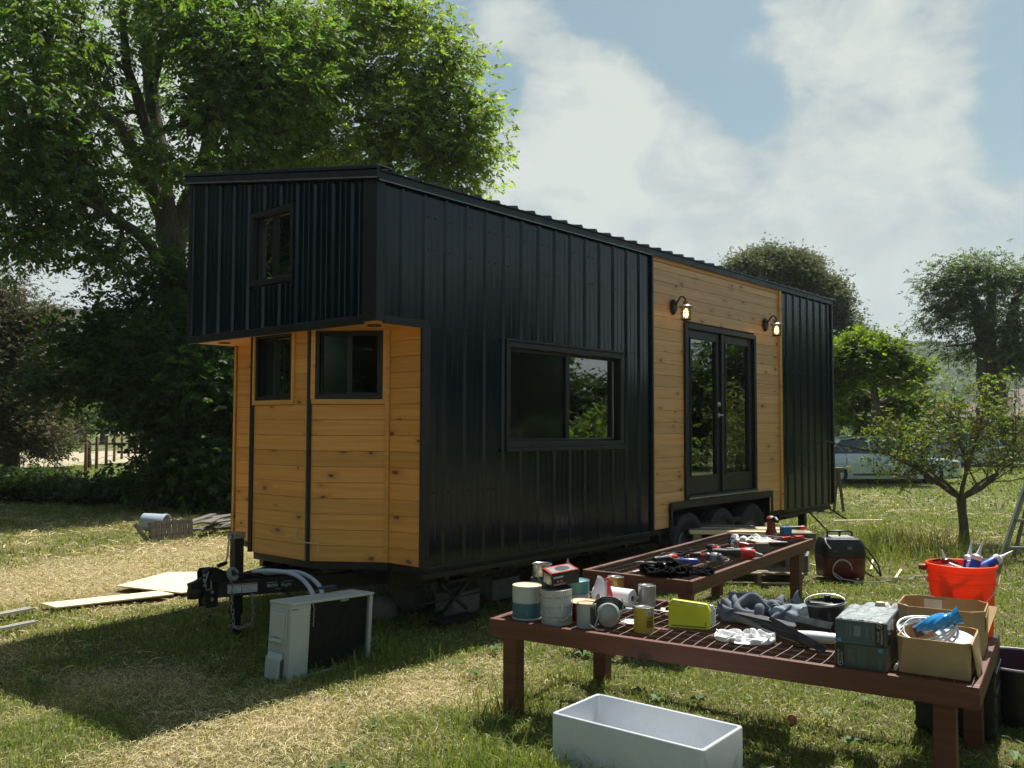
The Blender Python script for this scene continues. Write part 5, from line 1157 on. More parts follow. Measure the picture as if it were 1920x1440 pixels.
# ------------------------------------------------------------------ soft things
def crumple(sx, sy, h, seed, freq=6., n=54, sharp=1., env=2.2, flat=.25, folds=0):
    """crumpled cloth or film: closed dome of ridged folds over an uneven footprint"""
    m = MB(); o = Vector((seed*7.3, seed*3.1, seed*1.7))
    def f(u, v):
        x, y = 2*u-1, 2*v-1; a = math.atan2(y, x); q = 1+.22*mnoise.noise(Vector((math.cos(a)*1.3, math.sin(a)*1.3, seed))); rr = min(1, max(abs(x), abs(y)));
        # square grid to disc
        l = math.hypot(x, y); k = (rr/l if l > 1e-6 else 1); X, Y = x*k*q, y*k*q
        p = Vector((X*freq*.5*max(1, sx/sy*.7), Y*freq*.5, 0))+o; w = p+Vector((mnoise.noise(p*.8), mnoise.noise(p*.8+Vector((5, 5, 5))), 0))*1.1
        rdg = 1-math.sqrt(mnoise.noise(w)**2+.006)*2.0*sharp; rdg2 = 1-math.sqrt(mnoise.noise(w*2.1)**2+.004)*1.8; e = max(0, 1-rr**env)
        if folds:
            ph = folds*(X*math.cos(seed)+Y*math.sin(seed))+2.2*mnoise.noise(p*.55)+.8*mnoise.noise(p*1.3); rdg = (.5+.5*math.cos(ph))**.7; rdg2 = (.5+.5*math.cos(ph*.47+2.0+2.4*mnoise.noise(p*.6)))**.8
            z = h*e**.45*(flat+(1-flat)*(.6*rdg+.4*rdg2))
            return (X*sx/2+.02*rdg2*math.cos(seed), Y*sy/2+.02*rdg2*math.sin(seed), max(.001, z))
        z = h*e**.6*(flat+(1-flat)*(.72*rdg+.28*rdg2)*(.6+.6*mnoise.noise(p*.45+Vector((2, 2, 2)))+.4))
        return (X*sx/2+.012*mnoise.noise(w*1.7), Y*sy/2+.012*mnoise.noise(w*1.9), max(.001, z))
    m.grid(n, n, f); k = len(m.v); return m
def scrunched(w, l, tw, tl, h, seed, n=44, steps=90, stiff=.12, twist=.0):
    """a flat sheet w x l pushed together until it buckles into folds over a tw x tl patch, no higher than about h"""
    rs = np.random.RandomState(seed); X, Y = np.meshgrid(np.linspace(-w/2, w/2, n), np.linspace(-l/2, l/2, n), indexing='ij')
    P = np.stack([X, Y, .008+h*.9*np.clip(fbm(X.ravel()+w, Y.ravel()+l, w/3.2, seed, 3).reshape(X.shape)-.35, 0, 1)*2], -1); P += rs.randn(n, n, 3)*.0015
    dx, dy = w/(n-1), l/(n-1); dd = math.hypot(dx, dy)
    C = [((slice(0, -1), slice(None)), (slice(1, None), slice(None)), dx, 1), ((slice(None), slice(0, -1)), (slice(None), slice(1, None)), dy, 1), ((slice(0, -1), slice(0, -1)), (slice(1, None), slice(1, None)), dd, .5), ((slice(1, None), slice(0, -1)), (slice(0, -1), slice(1, None)), dd, .5),
         ((slice(0, -3), slice(None)), (slice(3, None), slice(None)), 3*dx, stiff), ((slice(None), slice(0, -3)), (slice(None), slice(3, None)), 3*dy, stiff)]
    fx, fy = (tw/w)**(1/steps), (tl/l)**(1/steps)
    for it in range(steps+14):
        if it < steps:
            P[..., 0] *= fx; P[..., 1] *= fy
            if twist: a = twist/steps; c, s_ = math.cos(a), math.sin(a); r2 = np.hypot(P[..., 0]/tw, P[..., 1]/tl)[..., None]; Q = P.copy(); q = np.clip(1-r2[..., 0], 0, 1); P[..., 0] = Q[..., 0]-a*q*Q[..., 1]; P[..., 1] = Q[..., 1]+a*q*Q[..., 0]
        P[..., 2] -= .0010; f_ = min(1, (it+1)/steps); ca, cb = .5*(w+(tw-w)*f_), .5*(l+(tl-l)*f_)
        top = P[..., 2] > h; P[..., 2][top] -= (P[..., 2][top]-h)*.35
        for k in range(7):
            for A, B, r0, wgt in C:
                d = P[B]-P[A]; ln = np.linalg.norm(d, axis=-1, keepdims=True)+1e-9; e = d*(1-r0/ln)*.5*wgt
                if wgt < .4: e = np.where(ln < r0, e, 0)
                P[A] += e*.5; P[B] -= e*.5
            P[..., 2] = np.maximum(P[..., 2], .0025); q = np.maximum(np.abs(P[..., 0]/ca), np.abs(P[..., 1]/cb))*.5+np.hypot(P[..., 0]/ca, P[..., 1]/cb)*.45; sc_ = np.where(q > 1, 1/np.maximum(q, 1e-6), 1)[..., None]; P[..., :2] *= 1+(sc_-1)*.7
    m = MB(); m.add([tuple(p) for p in P.reshape(-1, 3)], [(i*n+j, (i+1)*n+j, (i+1)*n+j+1, i*n+j+1) for i in range(n-1) for j in range(n-1)]); return m
def cloth(name, label, cat, loc, rz, sx, sy, h, material, seed, freq=6., group=None, part='fabric', over=1.55, n=44, stiff=.12, zs=1.35, **kw):
    m = scrunched(sx*over, sy*over, sx*.92, sy*.92, h, int(seed*10), n, stiff=stiff); o = m.build(name, material, None, smooth=180, solid=.002, subsurf=1); o.location = loc; o.rotation_euler = (0, 0, rz); o.scale = (1, 1, zs); return tag(o, label, cat, group)
WHITECLOTH = mat('white_rag', (.74, .74, .73), .85, 0, .05, 5, .1, 120); GREYCLOTH = mat('grey_fleece', (.135, .15, .175), .9, 0, .12, 6, .2, 160, .3); BLACKCLOTH = mat('black_work_cloth', (.0055, .0055, .006), .9, 0, .3, 8, .2, 120, .12)
WFILM = mat('thin_white_film', (.70, .71, .74), .35, 0, .06, 5)
def clearfilm(name, col, alpha):
    t = NT(name); p = t.principled(col, .18, 0, t.bump(t.noise(t.coord(), 30, 3, .6, 1.0), .4, .01), .6); tr = t.new('BsdfTransparent'); tr.inputs[0].default_value = (.88, .92, .96, 1); ms = t.new('MixShader'); ms.inputs[0].default_value = alpha
    t.l.new(tr.outputs[0], ms.inputs[1]); t.l.new(p.outputs[0], ms.inputs[2]); t.l.new(ms.outputs[0], t.out.inputs[0]); return t.m
FILM = clearfilm('clear_plastic_film', (.48, .54, .60), .55)
# red and white bag
m = MB(); m.grid(20, 16, lambda u, v: ((.062-.03*v*v)*math.cos(u*2*math.pi)*(1+.12*math.sin(3*u*2*math.pi+v*4)), (.042-.018*v)*math.sin(u*2*math.pi)*(1+.15*math.sin(5*u*6.28+v*3)), .165*v-.018*v*v*math.cos(u*6.28)), closed_u=True)
o = m.build('filler_bag', mat('white_bag_film', (.66, .60, .62), .4, 0, .08), None, smooth=60, solid=.0015); o.location = t1(.385, .62); o.rotation_euler = (0, R(6), T1R+.3); tag(o, 'white plastic bag with a red side, standing between the cans and the paper roll', 'bag')
m = MB(); m.grid(10, 14, lambda u, v: ((.067-.03*v*v)*math.cos(-.9+u*1.5)*(1+.12*math.sin(3*(-.9+u*1.5)+v*4)), (.048-.018*v)*math.sin(-.9+u*1.5)*1.1, .155*v+.004)); q = m.build('red_panel', mat('red_bag_print', (.52, .05, .04), .4, 0, .2), o, smooth=60, solid=.001)
MB().tube([(.0, .0, .15), (.012, -.01, .17), (.03, -.01, .178), (.045, .0, .165), (.05, .01, .14)], [.006, .008, .007, .008, .006], 8).build('twisted_top', mat('red_bag_print', 0), o, smooth=60)
# paper roll and crumpled film
r = empty('paper_roll', t1(.42, .73, TZ1+.052), 'roll of white paper lying behind the crumpled film', 'paper roll', None, T1R+R(-6)); RY = Euler((0, R(90), 0)).to_matrix().to_4x4()
MB().lathe([(.018, -.13), (.050, -.13), (.0525, -.127), (.0525, .127), (.050, .13), (.018, .13)], RY, 40).build('paper', mat('white_paper', (.78, .78, .77), .8, 0, .03), r, smooth=35); MB().lathe([(.017, -.128), (.017, .128)], RY, 20).build('core', mat('grey_card_core', (.3, .28, .25), .8), r)
cloth('plastic_film', 'ball of crumpled thin white film between the paper roll and the dust masks', 'plastic film', t1(.455, .52), T1R+.4, .23, .20, .125, WFILM, 3.1, over=1.9, zs=1.9)
cloth('plastic_film', 'scrap of white film lying between the dust masks and the yellow can', 'plastic film', t1(.72, .33), T1R, .11, .12, .05, WFILM, 8.1, 5.5)
# dust masks
dm = empty('dust_mask', t1(.655, .175), 'stack of grey cup dust masks with elastic straps, leaning between the cans', 'dust mask', None, 0)
GM = mat('grey_mask_felt', (.30, .32, .31), .8, 0, .1, 12, .1, 90); DM = mat('charcoal_mask_fabric', (.045, .055, .055), .8, 0, .2, 12, .2, 90)
face = (CAM-Vector(dm.location)); face.z = 0; face.normalize(); side = Vector((0, 0, 1)).cross(face); nrm = (face+Vector((0, 0, .45))).normalized(); upv = nrm.cross(side).normalized()*1
for k in range(3):
    c = face*(.035-.022*k)+Vector((0, 0, .082-.016*k)); M = Matrix(((side.x, upv.x, nrm.x, c.x), (side.y, upv.y, nrm.y, c.y), (side.z, upv.z, nrm.z, c.z), (0, 0, 0, 1)))
    MB().lathe([(0, .030), (.020, .028), (.040, .020), (.054, .006), (.060, -.004), (.064, -.005), (.063, -.008), (.055, -.004), (.04, .012), (0, .022)], M, 40).build('mask_shell', GM if k < 2 else DM, dm, smooth=60)
m = MB(); cc = face*.03+Vector((0, 0, .10))
def arcf(u, v):
    a = math.pi*(.06+.86*u); rad = .060+.035*v; rip = .006*math.sin(v*28)
    return cc-side*math.cos(a)*rad*1.02+Vector((0, 0, 1))*math.sin(a)*rad*.86+face*(.012+rip-.02*v)-Vector((0, 0, .015))
m.grid(26, 26, arcf); m.build('pleated_flap', DM, dm, smooth=60, solid=.002)
m = MB(); m.tube([cc-side*.075+Vector((0, 0, .03)), cc-side*.066+Vector((0, 0, -.02)), cc-side*.058+Vector((0, 0, -.07)), cc-side*.07+face*.02+Vector((0, 0, -.095))], [.011, .012, .009, .004], 8); m.build('strap', DM, dm, smooth=60)
m = MB(); m.tube([cc-side*.062+Vector((0, 0, .03)), cc-side*.052+face*.02+Vector((0, 0, -.03)), cc-side*.07+face*.03+Vector((0, 0, -.085)), cc-side*.095+face*.05+Vector((0, 0, -.09)), cc-side*.10+face*.06+Vector((0, 0, -.07)), cc-side*.06+face*.07+Vector((0, 0, -.095)), cc-side*.02+face*.07+Vector((0, 0, -.097))], .0035, 6)
m.tube([cc+side*.07+Vector((0, 0, .06)), cc+side*.08+Vector((0, 0, .03)), cc+side*.074+face*.01+Vector((0, 0, -.01)), cc+side*.05+face*.02+Vector((0, 0, -.05))], .003, 6); m.build('elastic', mat('white_elastic', (.5, .5, .47), .8), dm, smooth=60)
# brush, shim
r = empty('paint_brush', t1(.72, .60, TZ1+.012), 'thin purple and white brush lying in front of the silver can', 'paint brush', None, T1R+R(28))
MB().tube([(-.11, 0, .012), (-.07, 0, .014), (0, 0, .010), (.06, 0, .006)], [.008, .010, .006, .004], 10).build('handle', mat('purple_handle', (.16, .10, .30), .35), r, smooth=60); MB().box((.085, 0, .004), (.05, .022, .010)).build('ferrule', TIN, r, bevel=.002); MB().box((.125, 0, .004), (.035, .02, .008)).build('bristles', mat('grey_bristle', (.20, .21, .28), .9), r, bevel=.002)
MB().tube([(-.11, 0, .013), (-.15, .005, .013), (-.17, .01, .012)], [.008, .010, .009], 8).build('cap', WFILM, r, smooth=60)
o = MB().bx(-.065, .065, -.013, .013, 0, .005).build('wood_shim', RAWPLY, None, bevel=.001); o.location = t1(.745, .71, TZ1+.003); o.rotation_euler = (0, 0, T1R+R(-68)+R(90)+R(0)); o.rotation_euler = (0, 0, T1R+R(112)); tag(o, 'short pale wood shim lying between silver can and yellow green case', 'wood shim')
# yellow-green case standing on edge
cs = empty('bit_case', t1(1.035, .385), 'yellow green plastic case with clipped corners, standing on edge', 'plastic case', None, T1R+R(13))
YG = mat('yellow_green_plastic', (.46, .50, .012), .38, 0, .06, 8, .03, 60)
pl_ = [(-.112, 0), (.100, 0), (.112, .02), (.112, .10), (.092, .135), (-.09, .150), (-.112, .13)]
MB().prism(pl_, -.018, .018, RXm).build('case_body', YG, cs, bevel=.005)
m = MB(); m.prism([(x*.985, y*.97+.002) for x, y in pl_], -.026, -.0185, RXm); m.build('clear_lid', FILM, cs, bevel=.003)
m = MB(); m.prism([(.095, .02), (.135, .02), (.135, .10), (.12, .125), (.095, .13)], -.030, -.012, RXm); m.build('clear_hinge_side', FILM, cs, bevel=.003)
m = MB()
for x, z in ((-.062, .134), (-.005, .126), (.058, .126)): m.bx(x-.014, x+.014, -.0192, -.0182, z-.004, z+.004)
m.build('latch_slot', mat('pale_slot', (.62, .62, .45), .5), cs)
m = MB(); m.bx(-.095, .088, -.0192, -.0182, .010, .015); m.bx(.083, .087, -.0192, -.0182, .02, .04); m.build('moulded_line', mat('dark_olive_line', (.06, .06, .01), .6), cs)
# fleece jacket, built of folds
r = empty('fleece_jacket', t1(1.27, .80), 'crumpled grey fleece jacket on the back half of the bench', 'jacket', None, T1R+R(10))
for nm, x, y, w_, l_, tw, tl, h, sd_, rz_ in (('fabric_fold', .02, .0, .72, .62, .42, .34, .13, 21, 0.), ('sleeve', -.08, -.02, .50, .36, .22, .24, .165, 34, .7), ('sleeve', .09, .05, .52, .36, .24, .24, .175, 47, -.5)):
    o = scrunched(w_, l_, tw, tl, h, sd_, 32, stiff=.32).build(nm, GREYCLOTH, r, smooth=180, solid=.004, subsurf=2); o.location = (x, y, 0); o.rotation_euler = (0, 0, rz_); o.scale = (1, 1, 1.3)
# clear plastic sleeve
r = empty('plastic_sleeve', t1(1.49, .72, TZ1+.060), 'open sleeve of clear grey plastic lying beside the jacket', 'plastic bag', None, T1R+R(-22))
m = MB()
def slv(u, v):
    a = u*2*math.pi; rad = .030+.042*v; wv = 1+.10*math.sin(3*a+v*6)+.07*math.sin(7*a-v*9); return (-.13+.25*v+.018*v*math.sin(2*a+.5), math.cos(a)*rad*1.15*wv, math.sin(a)*rad*.95*wv+.012*v)
m.grid(48, 26, slv, closed_u=True); m.build('film', FILM, r, smooth=60, solid=.0012)
m = MB(); m.grid(12, 10, lambda u, v: (.10+.07*u+.01*math.sin(v*20), .02+.09*v, -.03-.02*u+.015*math.sin(u*9+v*7))); m.build('torn_end', FILM, r, smooth=60, solid=.001)
cloth('white_rag', 'spread white rag near the front rail of the bench', 'rag', t1(1.36, .30), T1R+.2, .31, .25, .050, WHITECLOTH, 4.4, over=1.5, n=46, zs=1.1, stiff=.2)
# black gutter offcuts and the grey panel
GREYSHEET = mat('satin_grey_sheet', (.12, .125, .13), .32, .2, .15, 6); BLKP = mat('black_vinyl', (.010, .011, .013), .4, 0, .2)
def strip(name, label, cat, a, b, w, h, material, shape='L', th=.003, group=None, roll=0):
    a, b = Vector(a), Vector(b); u = b-a; l = u.length; v = Vector((-u.y, u.x, 0)); M = axes(a, u, v) @ Matrix.Rotation(roll, 4, 'X'); m = MB()
    if shape == 'flat': m.bx(0, l, -w/2, w/2, 0, th, 0, M)
    elif shape == 'U': m.bx(0, l, -w/2, w/2, 0, th, 0, M); m.bx(0, l, -w/2, -w/2+th, th+.0002, h, 0, M); m.bx(0, l, w/2-th, w/2, th+.0002, h, 0, M)
    else: m.bx(0, l, -w/2, w/2, 0, th, 0, M); m.bx(0, l, -w/2, -w/2+th, th+.0002, h, 0, M)
    return tag(m.build(name, material, None, bevel=.001), label, cat, group)
G_ = 'black and grey trim offcuts'
strip('trim_offcut', 'wide satin grey strip, topmost of the trim offcuts', 'trim strip', t1(1.22, .62, TZ1+.065), t1(1.575, .52, TZ1+.048), .075, .004, GREYSHEET, 'flat', .003, G_)
strip('trim_offcut', 'narrow grey channel running under the wide grey strip', 'trim strip', t1(1.22, .56, TZ1+.040), t1(1.50, .40, TZ1+.012), .030, .018, GREYSHEET, 'U', .002, G_)
strip('trim_offcut', 'second narrow grey channel, behind the first', 'trim strip', t1(1.30, .60, TZ1+.040), t1(1.53, .48, TZ1+.020), .026, .018, GREYSHEET, 'U', .002, G_)
strip('trim_offcut', 'long black channel pointing at the front rail', 'trim strip', t1(1.42, .56, TZ1+.030), t1(1.74, .235, TZ1+.004), .060, .038, BLKP, 'U', .003, G_, R(-30))
strip('trim_offcut', 'short black angle lying across the white bottle', 'trim strip', t1(1.56, .52, TZ1+.052), t1(1.755, .45, TZ1+.050), .065, .040, BLKP, 'L', .003, G_, R(-50))
strip('trim_offcut', 'black angle lying flat beside the white rag', 'trim strip', t1(1.40, .48, TZ1+.010), t1(1.62, .34, TZ1+.008), .055, .030, BLKP, 'L', .003, G_, R(-25))
o = MB().lathe([(0, -.125), (.018, -.122), (.030, -.10), (.036, -.04), (.036, .05), (.032, .09), (.022, .115), (0, .12)], Euler((0, R(90), 0)).to_matrix().to_4x4(), 32).build('white_bottle', mat('milky_plastic', (.66, .68, .66), .3, 0, .03), None, smooth=60); o.location = t1(1.695, .42, TZ1+.030); o.scale = (1, 1, .75); o.rotation_euler = (0, 0, T1R+R(8)); tag(o, 'smooth white bottle lying half under the black offcuts', 'bottle')
# black planter style pot with wire bail
r = empty('black_pail', t1(1.69, .66), 'black plastic pail with white rim wire, behind the blue grey cartons', 'pail', None, T1R+.4, (0, R(-5), T1R+.4))
MB().lathe([(0, .004), (.078, .004), (.082, 0), (.086, .05), (.094, .150), (.099, .152), (.100, .166), (.096, .168), (.090, .160), (.078, .01), (0, .010)], None, 40).build('shell', BLKP, r, smooth=40)
m = MB(); m.tube([(math.cos(a)*.1005, math.sin(a)*.1005, .158) for a in np.linspace(0, 2*math.pi, 41)[:-1]], .0022, 6, closed=True); m.tube([(math.cos(a)*.103, .045*math.sin(a)+.02, .162+.032*math.sin(a)) for a in np.linspace(0, math.pi, 15)], .0022, 6); m.build('wire_bail', mat('white_wire', (.62, .64, .66), .35, .3), r, smooth=60)
m = MB(); m.box((.02, .05, .165), (.030, .022, .05)); m.box((-.02, .02, .150), (.12, .05, .02), (0, R(8), 0)); m.build('inner_clip', BLKP, r, bevel=.003)
# grey pipe foam and glove behind the cartons
r = empty('pipe_insulation', t1(1.90, .72, TZ1+.10), 'grey foam pipe sleeve with dark open end, behind the cartons', 'pipe foam', None, T1R+R(-75))
MB().lathe([(.033, -.12), (.052, -.12), (.055, -.11), (.055, .12), (.033, .12), (.031, -.119)], RY, 32).build('sleeve', mat('grey_foam', (.26, .29, .33), .9, 0, .12, 20, .3, 90), r, smooth=40); MB().lathe([(.032, -.10), (0, -.10)], RY, 24).build('liner', mat('maroon_liner', (.06, .03, .05), .8), r)
cloth('beige_glove', 'beige and cream work glove between black pail and pipe foam', 'glove', t1(1.82, .74, TZ1+.03), T1R, .18, .13, .105, mat('beige_cotton', (.48, .42, .38), .9, 0, .12), 6.6, 5)
o = MB().lathe([(0, -.03), (.02, -.026), (.028, 0), (.02, .026), (0, .03)], None, 24).build('cream_plug', CREAM, None, smooth=60); o.location = t1(1.955, .60, TZ1+.175); tag(o, 'rounded cream plug on the pipe foam end', 'plug')
m = MB(); m.grid(16, 12, lambda u, v: (.10*u-.05, .10*v-.05, .03*math.sin(u*3)+.012*math.sin(v*14))); o = m.build('foam_wrap', mat('pinkish_foam', (.50, .46, .46), .7), None, smooth=60, solid=.004); o.location = t1(2.02, .66, TZ1+.15); tag(o, 'pale foam wrap between the cartons and the open cardboard box', 'foam wrap')

# two blue grey fixture cartons
S_T = mat('slate_blue_card', (.045, .078, .098), .42, 0, .1, 6); S_B = mat('grey_green_card', (.048, .070, .064), .5, 0, .1, 6); KRAFT = None
def kraft_mat():
    t = NT('kraft_board'); co = t.coord(); n = t.noise(t.coord((2, 2, 40)), 3, 4, .6); n2 = t.noise(co, 5, 4); c = t.mix(t.rng(n2, .3, .7), (.36, .25, .125), (.45, .32, .17)); c = t.mix(t.rng(n, .4, .7, 0, .25), c, (.30, .20, .10)); t.principled(c, .85, 0, t.bump(n, .12, .002), .2); return t.m
KRAFT = kraft_mat(); GREYK = mat('grey_brown_board', (.20, .175, .15), .8, 0, .1, 6)
WPR = mat('white_ink', (.42, .46, .48), .5); CYAN = mat('cyan_ink', (.03, .28, .42), .45)
def fixture_carton(loc, label, top, flip, rz):
    sx, sy, sz = .218, .375, .105; root = empty('fixture_carton', loc, label, 'carton', 'stacked blue grey cartons', rz); base = S_T if top else S_B
    MB().box((0, sy/2, sz/2), (sx, sy, sz)).build('carton', base, root, bevel=.002)
    s = -1 if flip else 1; y = -.0006
    m = MB(); x0, x1 = (sx/2-.050, sx/2-.012) if not flip else (-sx/2+.006, -sx/2+.044); m.bx(x0, x1, y, -.0001, .002, sz-.003); m.build('black_band', RBK, root)
    MR = RXm @ Matrix.Rotation(R(-90) if not flip else R(90), 4, 'Z')
    m = MB(); letters('COMMERCIAL', .0105, m, Matrix.Translation(((x0+x1)/2+.008*s, y-.0002, sz*.42)) @ MR, .0002); letters('ELECTRIC', .0105, m, Matrix.Translation(((x0+x1)/2-.006*s, y-.0002, sz*.42)) @ MR, .0002)
    M_ = Matrix.Translation(((x0+x1)/2, y-.0003, sz*.86 if not flip else sz*.14)) @ MR
    m.tube([M_ @ Vector((math.cos(a)*.009, math.sin(a)*.010, 0)) for a in np.linspace(.5, 5.8, 14)], .0016, 4); m.tube([M_ @ Vector((x, 0, 0)) for x in (-.0, .009)], .0016, 4); m.build('brand_lettering', WPR, root)
    m = MB(); cx = -sx/2+.018 if not flip else sx/2-.022; m.bx(cx-.009, cx+.007, y, -.0001, (.006 if not flip else sz-.024), (.022 if not flip else sz-.008)); m.build('cyan_square', CYAN, root)
    m = MB()
    if top:
        for xx, h0, h1 in ((-.060, .03, .09), (-.048, .03, .085), (-.044, .035, .085), (.022, .03, .088), (.026, .03, .085), (.050, .02, .09)): m.bx(xx, xx+.002, y, -.0001, h0, h1)
        for q in ((-.030, -.001, .036, .039), (-.030, -.001, .079, .082), (-.030, -.027, .0391, .0789), (-.004, -.001, .0391, .0789)): m.bx(q[0], q[1], y, -.0001, q[2], q[3])
        m.bx(-.0265, -.0045, y+.0002, -.0001, .0395, .0785)
    else:
        letters('RECESSED', .0115, m, Matrix.Translation((-.045, y-.0002, sz*.52)) @ MR, .0002); letters('LIGHT KIT', .0115, m, Matrix.Translation((-.031, y-.0002, sz*.50)) @ MR, .0002)
        for k in range(6): m.bx(-.010+k*.006, -.009+k*.006, y, -.0001, .012, .075+.01*(k % 3))
        for k in range(3): m.bx(.078+k*.004, .0795+k*.004, y, -.0001, .008, .050)
    m.build('fine_print', mat('dim_ink', (.14, .19, .21), .5), root)
    MB().bx(sx/2+.0002, sx/2+.0012, .004, sy-.004, .003, sz-.003).build('end_panel', RBK if top else GREYK, root)
    return root
fixture_carton(t1(1.966, .035), 'lower grey green fixture carton with white lettering, standing on the bench rail', False, True, T1R)
fc = fixture_carton(t1(1.972, .030, TZ1+.107), 'upper slate blue fixture carton with shiny wrinkled film on its lid', True, False, T1R+R(1.5))
m = MB(); m.grid(46, 50, lambda u, v: (-.106+.212*u, .004+.366*v, .1065+.006*abs(mnoise.noise(Vector((u*5, v*6, 1))))+.0035*abs(mnoise.noise(Vector((u*14, v*15, 4)))))); m.build('shrink_wrap', mat('shiny_wrap', (.36, .39, .39), .10, 0, .25, 12, 0, 50, 1.0), fc, smooth=60, solid=.0006)

# open cardboard boxes
def open_box(name, label, loc, rz, sx, sy, h, bulge=.0, th=.005, material=None, bot=1.0, group=None, round_=.0):
    root = empty(name, loc, label, 'cardboard box', group, rz); mt = material or KRAFT; m = MB(); n = 6
    def ring(z, k, inset):
        pts = []; a, b = sx/2*k-inset, sy/2*k-inset; c = round_*(z/h)
        for X, Y in ((-1, -1), (1, -1), (1, 1), (-1, 1)):
            nx = [(X*(a-c), Y*b), (X*a, Y*(b-c))] if X*Y > 0 else [(X*a, Y*(b-c)), (X*(a-c), Y*b)]
            # order counter-clockwise
            pts += nx if (X, Y) in ((-1, -1), (1, 1)) else nx
        cx = [(-a+c, -b), (a-c, -b), (a, -b+c), (a, b-c), (a-c, b), (-a+c, b), (-a, b-c), (-a, -b+c)]
        return [(x+bulge*(z/h)*0, y, z) for x, y in cx]
    lv = [(0, bot, 0), (h*.5, (bot+1)/2, 0), (h, 1, 0), (h, 1, th), (h*.5, (bot+1)/2, th), (.006, bot, th)]; vs = []; 
    for z, k, ins in lv: vs += ring(max(z, .0001), k, ins)
    fs = [tuple(reversed(range(8)))]
    for k in range(len(lv)-1):
        for i in range(8): j = (i+1) % 8; fs.append((k*8+i, k*8+j, (k+1)*8+j, (k+1)*8+i))
    fs.append(tuple((len(lv)-1)*8+i for i in range(8))); m.add(vs, fs); m.build('box_walls', mt, root); return root
CR_ = empty('black_crate', t1(2.24, 1.16, 0), 'black upturned crate under the orange bucket, seen below the bench', 'crate', None, T1R)
MB().prism([(-.19, -.17), (.19, -.17), (.19, .17), (-.19, .17)], .02, .493).build('shell', BLKP, CR_, bevel=.01)
for k in range(4): MB().bx(-.195, .195, -.175, .175, .04+.1*k, .06+.1*k).build('rib', BLKP, CR_, bevel=.003)
fb = open_box('cardboard_box', 'low open kraft box in front, holding a cable coil and a blue packet', t1(2.258, .260), T1R, .295, .370, .155, round_=.03, bot=.94)
m = MB(); m.add([(.150, -.185, .156), (.152, -.06, .165), (.170, -.03, .01), (.165, -.11, .004)], [(0, 1, 2, 3)]); m.add([(.150, -.06, .16), (.150, .10, .158), (.162, .12, .02), (.172, -.02, .01)], [(0, 1, 2, 3)]); m.build('side_flap', KRAFT, fb, solid=.004)
bb = open_box('cardboard_box', 'taller open kraft box behind the low one, with a white label inside', t1(2.225, .725), T1R+R(1), .385, .350, .205, round_=.055, bot=.96)
o = MB().bx(-.105, -.02, .165, .167, .125, .19).build('inner_label', mat('white_label', (.55, .56, .55), .6), bb)
m = MB(); m.add([(.195, -.13, .18), (.195, .10, .195), (.235, .06, .20), (.20, -.12, .10)], [(0, 1, 2, 3)]); m.build('side_flap', KRAFT, bb, solid=.004)
# coil, packet, dish
r = empty('cable_coil', t1(2.215, .24, TZ1+.155), 'coil of white cable lying in the front cardboard box', 'cable', None, T1R, (R(24), R(-6), T1R)); m = MB(); WC = mat('white_cable', (.70, .71, .70), .35, 0, .03)
for k, (a, b, dz) in enumerate(((.125, .105, 0), (.118, .092, .008), (.122, .098, .015), (.100, .080, .004))):
    m.tube([(math.cos(t_)*a, math.sin(t_)*b+.006*k, dz+.012*math.sin(2*t_+k)) for t_ in np.linspace(0, 2*math.pi, 37)[:-1]], .0055 if k < 3 else .004, 8, closed=True)
m.tube([(-.07, -.07, .0), (-.09, -.12, .005), (-.10, -.16, -.02), (-.115, -.18, -.045)], .004, 6); m.tube([(-.115, -.18, -.045), (-.125, -.187, -.06), (-.13, -.19, -.07)], [.008, .009, .004], 8); m.build('cable', WC, r, smooth=60)
r = empty('blue_packet', t1(2.245, .235, TZ1+.195), 'shiny blue plastic packet with a red blot, lying on the cable coil', 'packet', None, 0, (R(0), R(-24), T1R+R(12)))
BLU = mat('shiny_blue_film', (.012, .22, .52), .2, 0, .18, 14, .15, 40, .8)
m = MB()
def pk(u, v):
    a = u*2*math.pi; x = -.085+.20*v; rad = .040*(math.sin(math.pi*min(1, max(.0, .10+.66*v)))**.5) if v < .72 else .040*(.85-.9*(v-.72)) if v < .86 else .029+.10*(v-.86); w = 1+.10*math.sin(3*a+v*9)+.06*math.sin(8*a+v*20); return (x, math.cos(a)*rad*1.05*w, math.sin(a)*rad*.85*w)
m.grid(36, 30, pk, closed_u=True); m.add([(-.085, 0, 0)]+[pk(i/36, 0) for i in range(36)], [(0, 1+(i+1) % 36, 1+i) for i in range(36)]); m.build('film', BLU, r, smooth=50)
def pks(u0, u1, v0, v1, grow=1.02):
    g = MB(); 
    def f(u, v):
        p = pk(u0+(u1-u0)*u, v0+(v1-v0)*v); return (p[0], p[1]*grow, p[2]*grow)
    return g.grid(8, 6, f)
pks(.62, .80, .24, .42, 1.03).build('red_blot', mat('red_ink', (.55, .03, .03), .35), r, smooth=60)
for a_, b_ in ((.56, .575), (.59, .60), (.83, .845)): pks(a_, b_, .16, .36, 1.04).build('white_stripe', WFILM, r, smooth=60)
MB().box((-.075, 0, -.005), (.04, .05, .045)).build('dark_end', mat('plum_plastic', (.05, .02, .05), .5), r, bevel=.006)
o = MB().lathe([(0, 0), (.055, .002), (.075, .018), (.085, .022), (.085, .025), (.073, .022), (.052, .006), (0, .005)], None, 40).build('white_dish', mat('white_melamine', (.68, .70, .70), .25, 0, .03), None, smooth=40); o.location = t1(2.325, .25, TZ1+.115); o.rotation_euler = (R(14), R(6), T1R); tag(o, 'round white plastic dish inside the front cardboard box', 'dish')
MB().bx(-.012, .012, -.008, .008, .03, .034).build('red_clip', RRED, o)
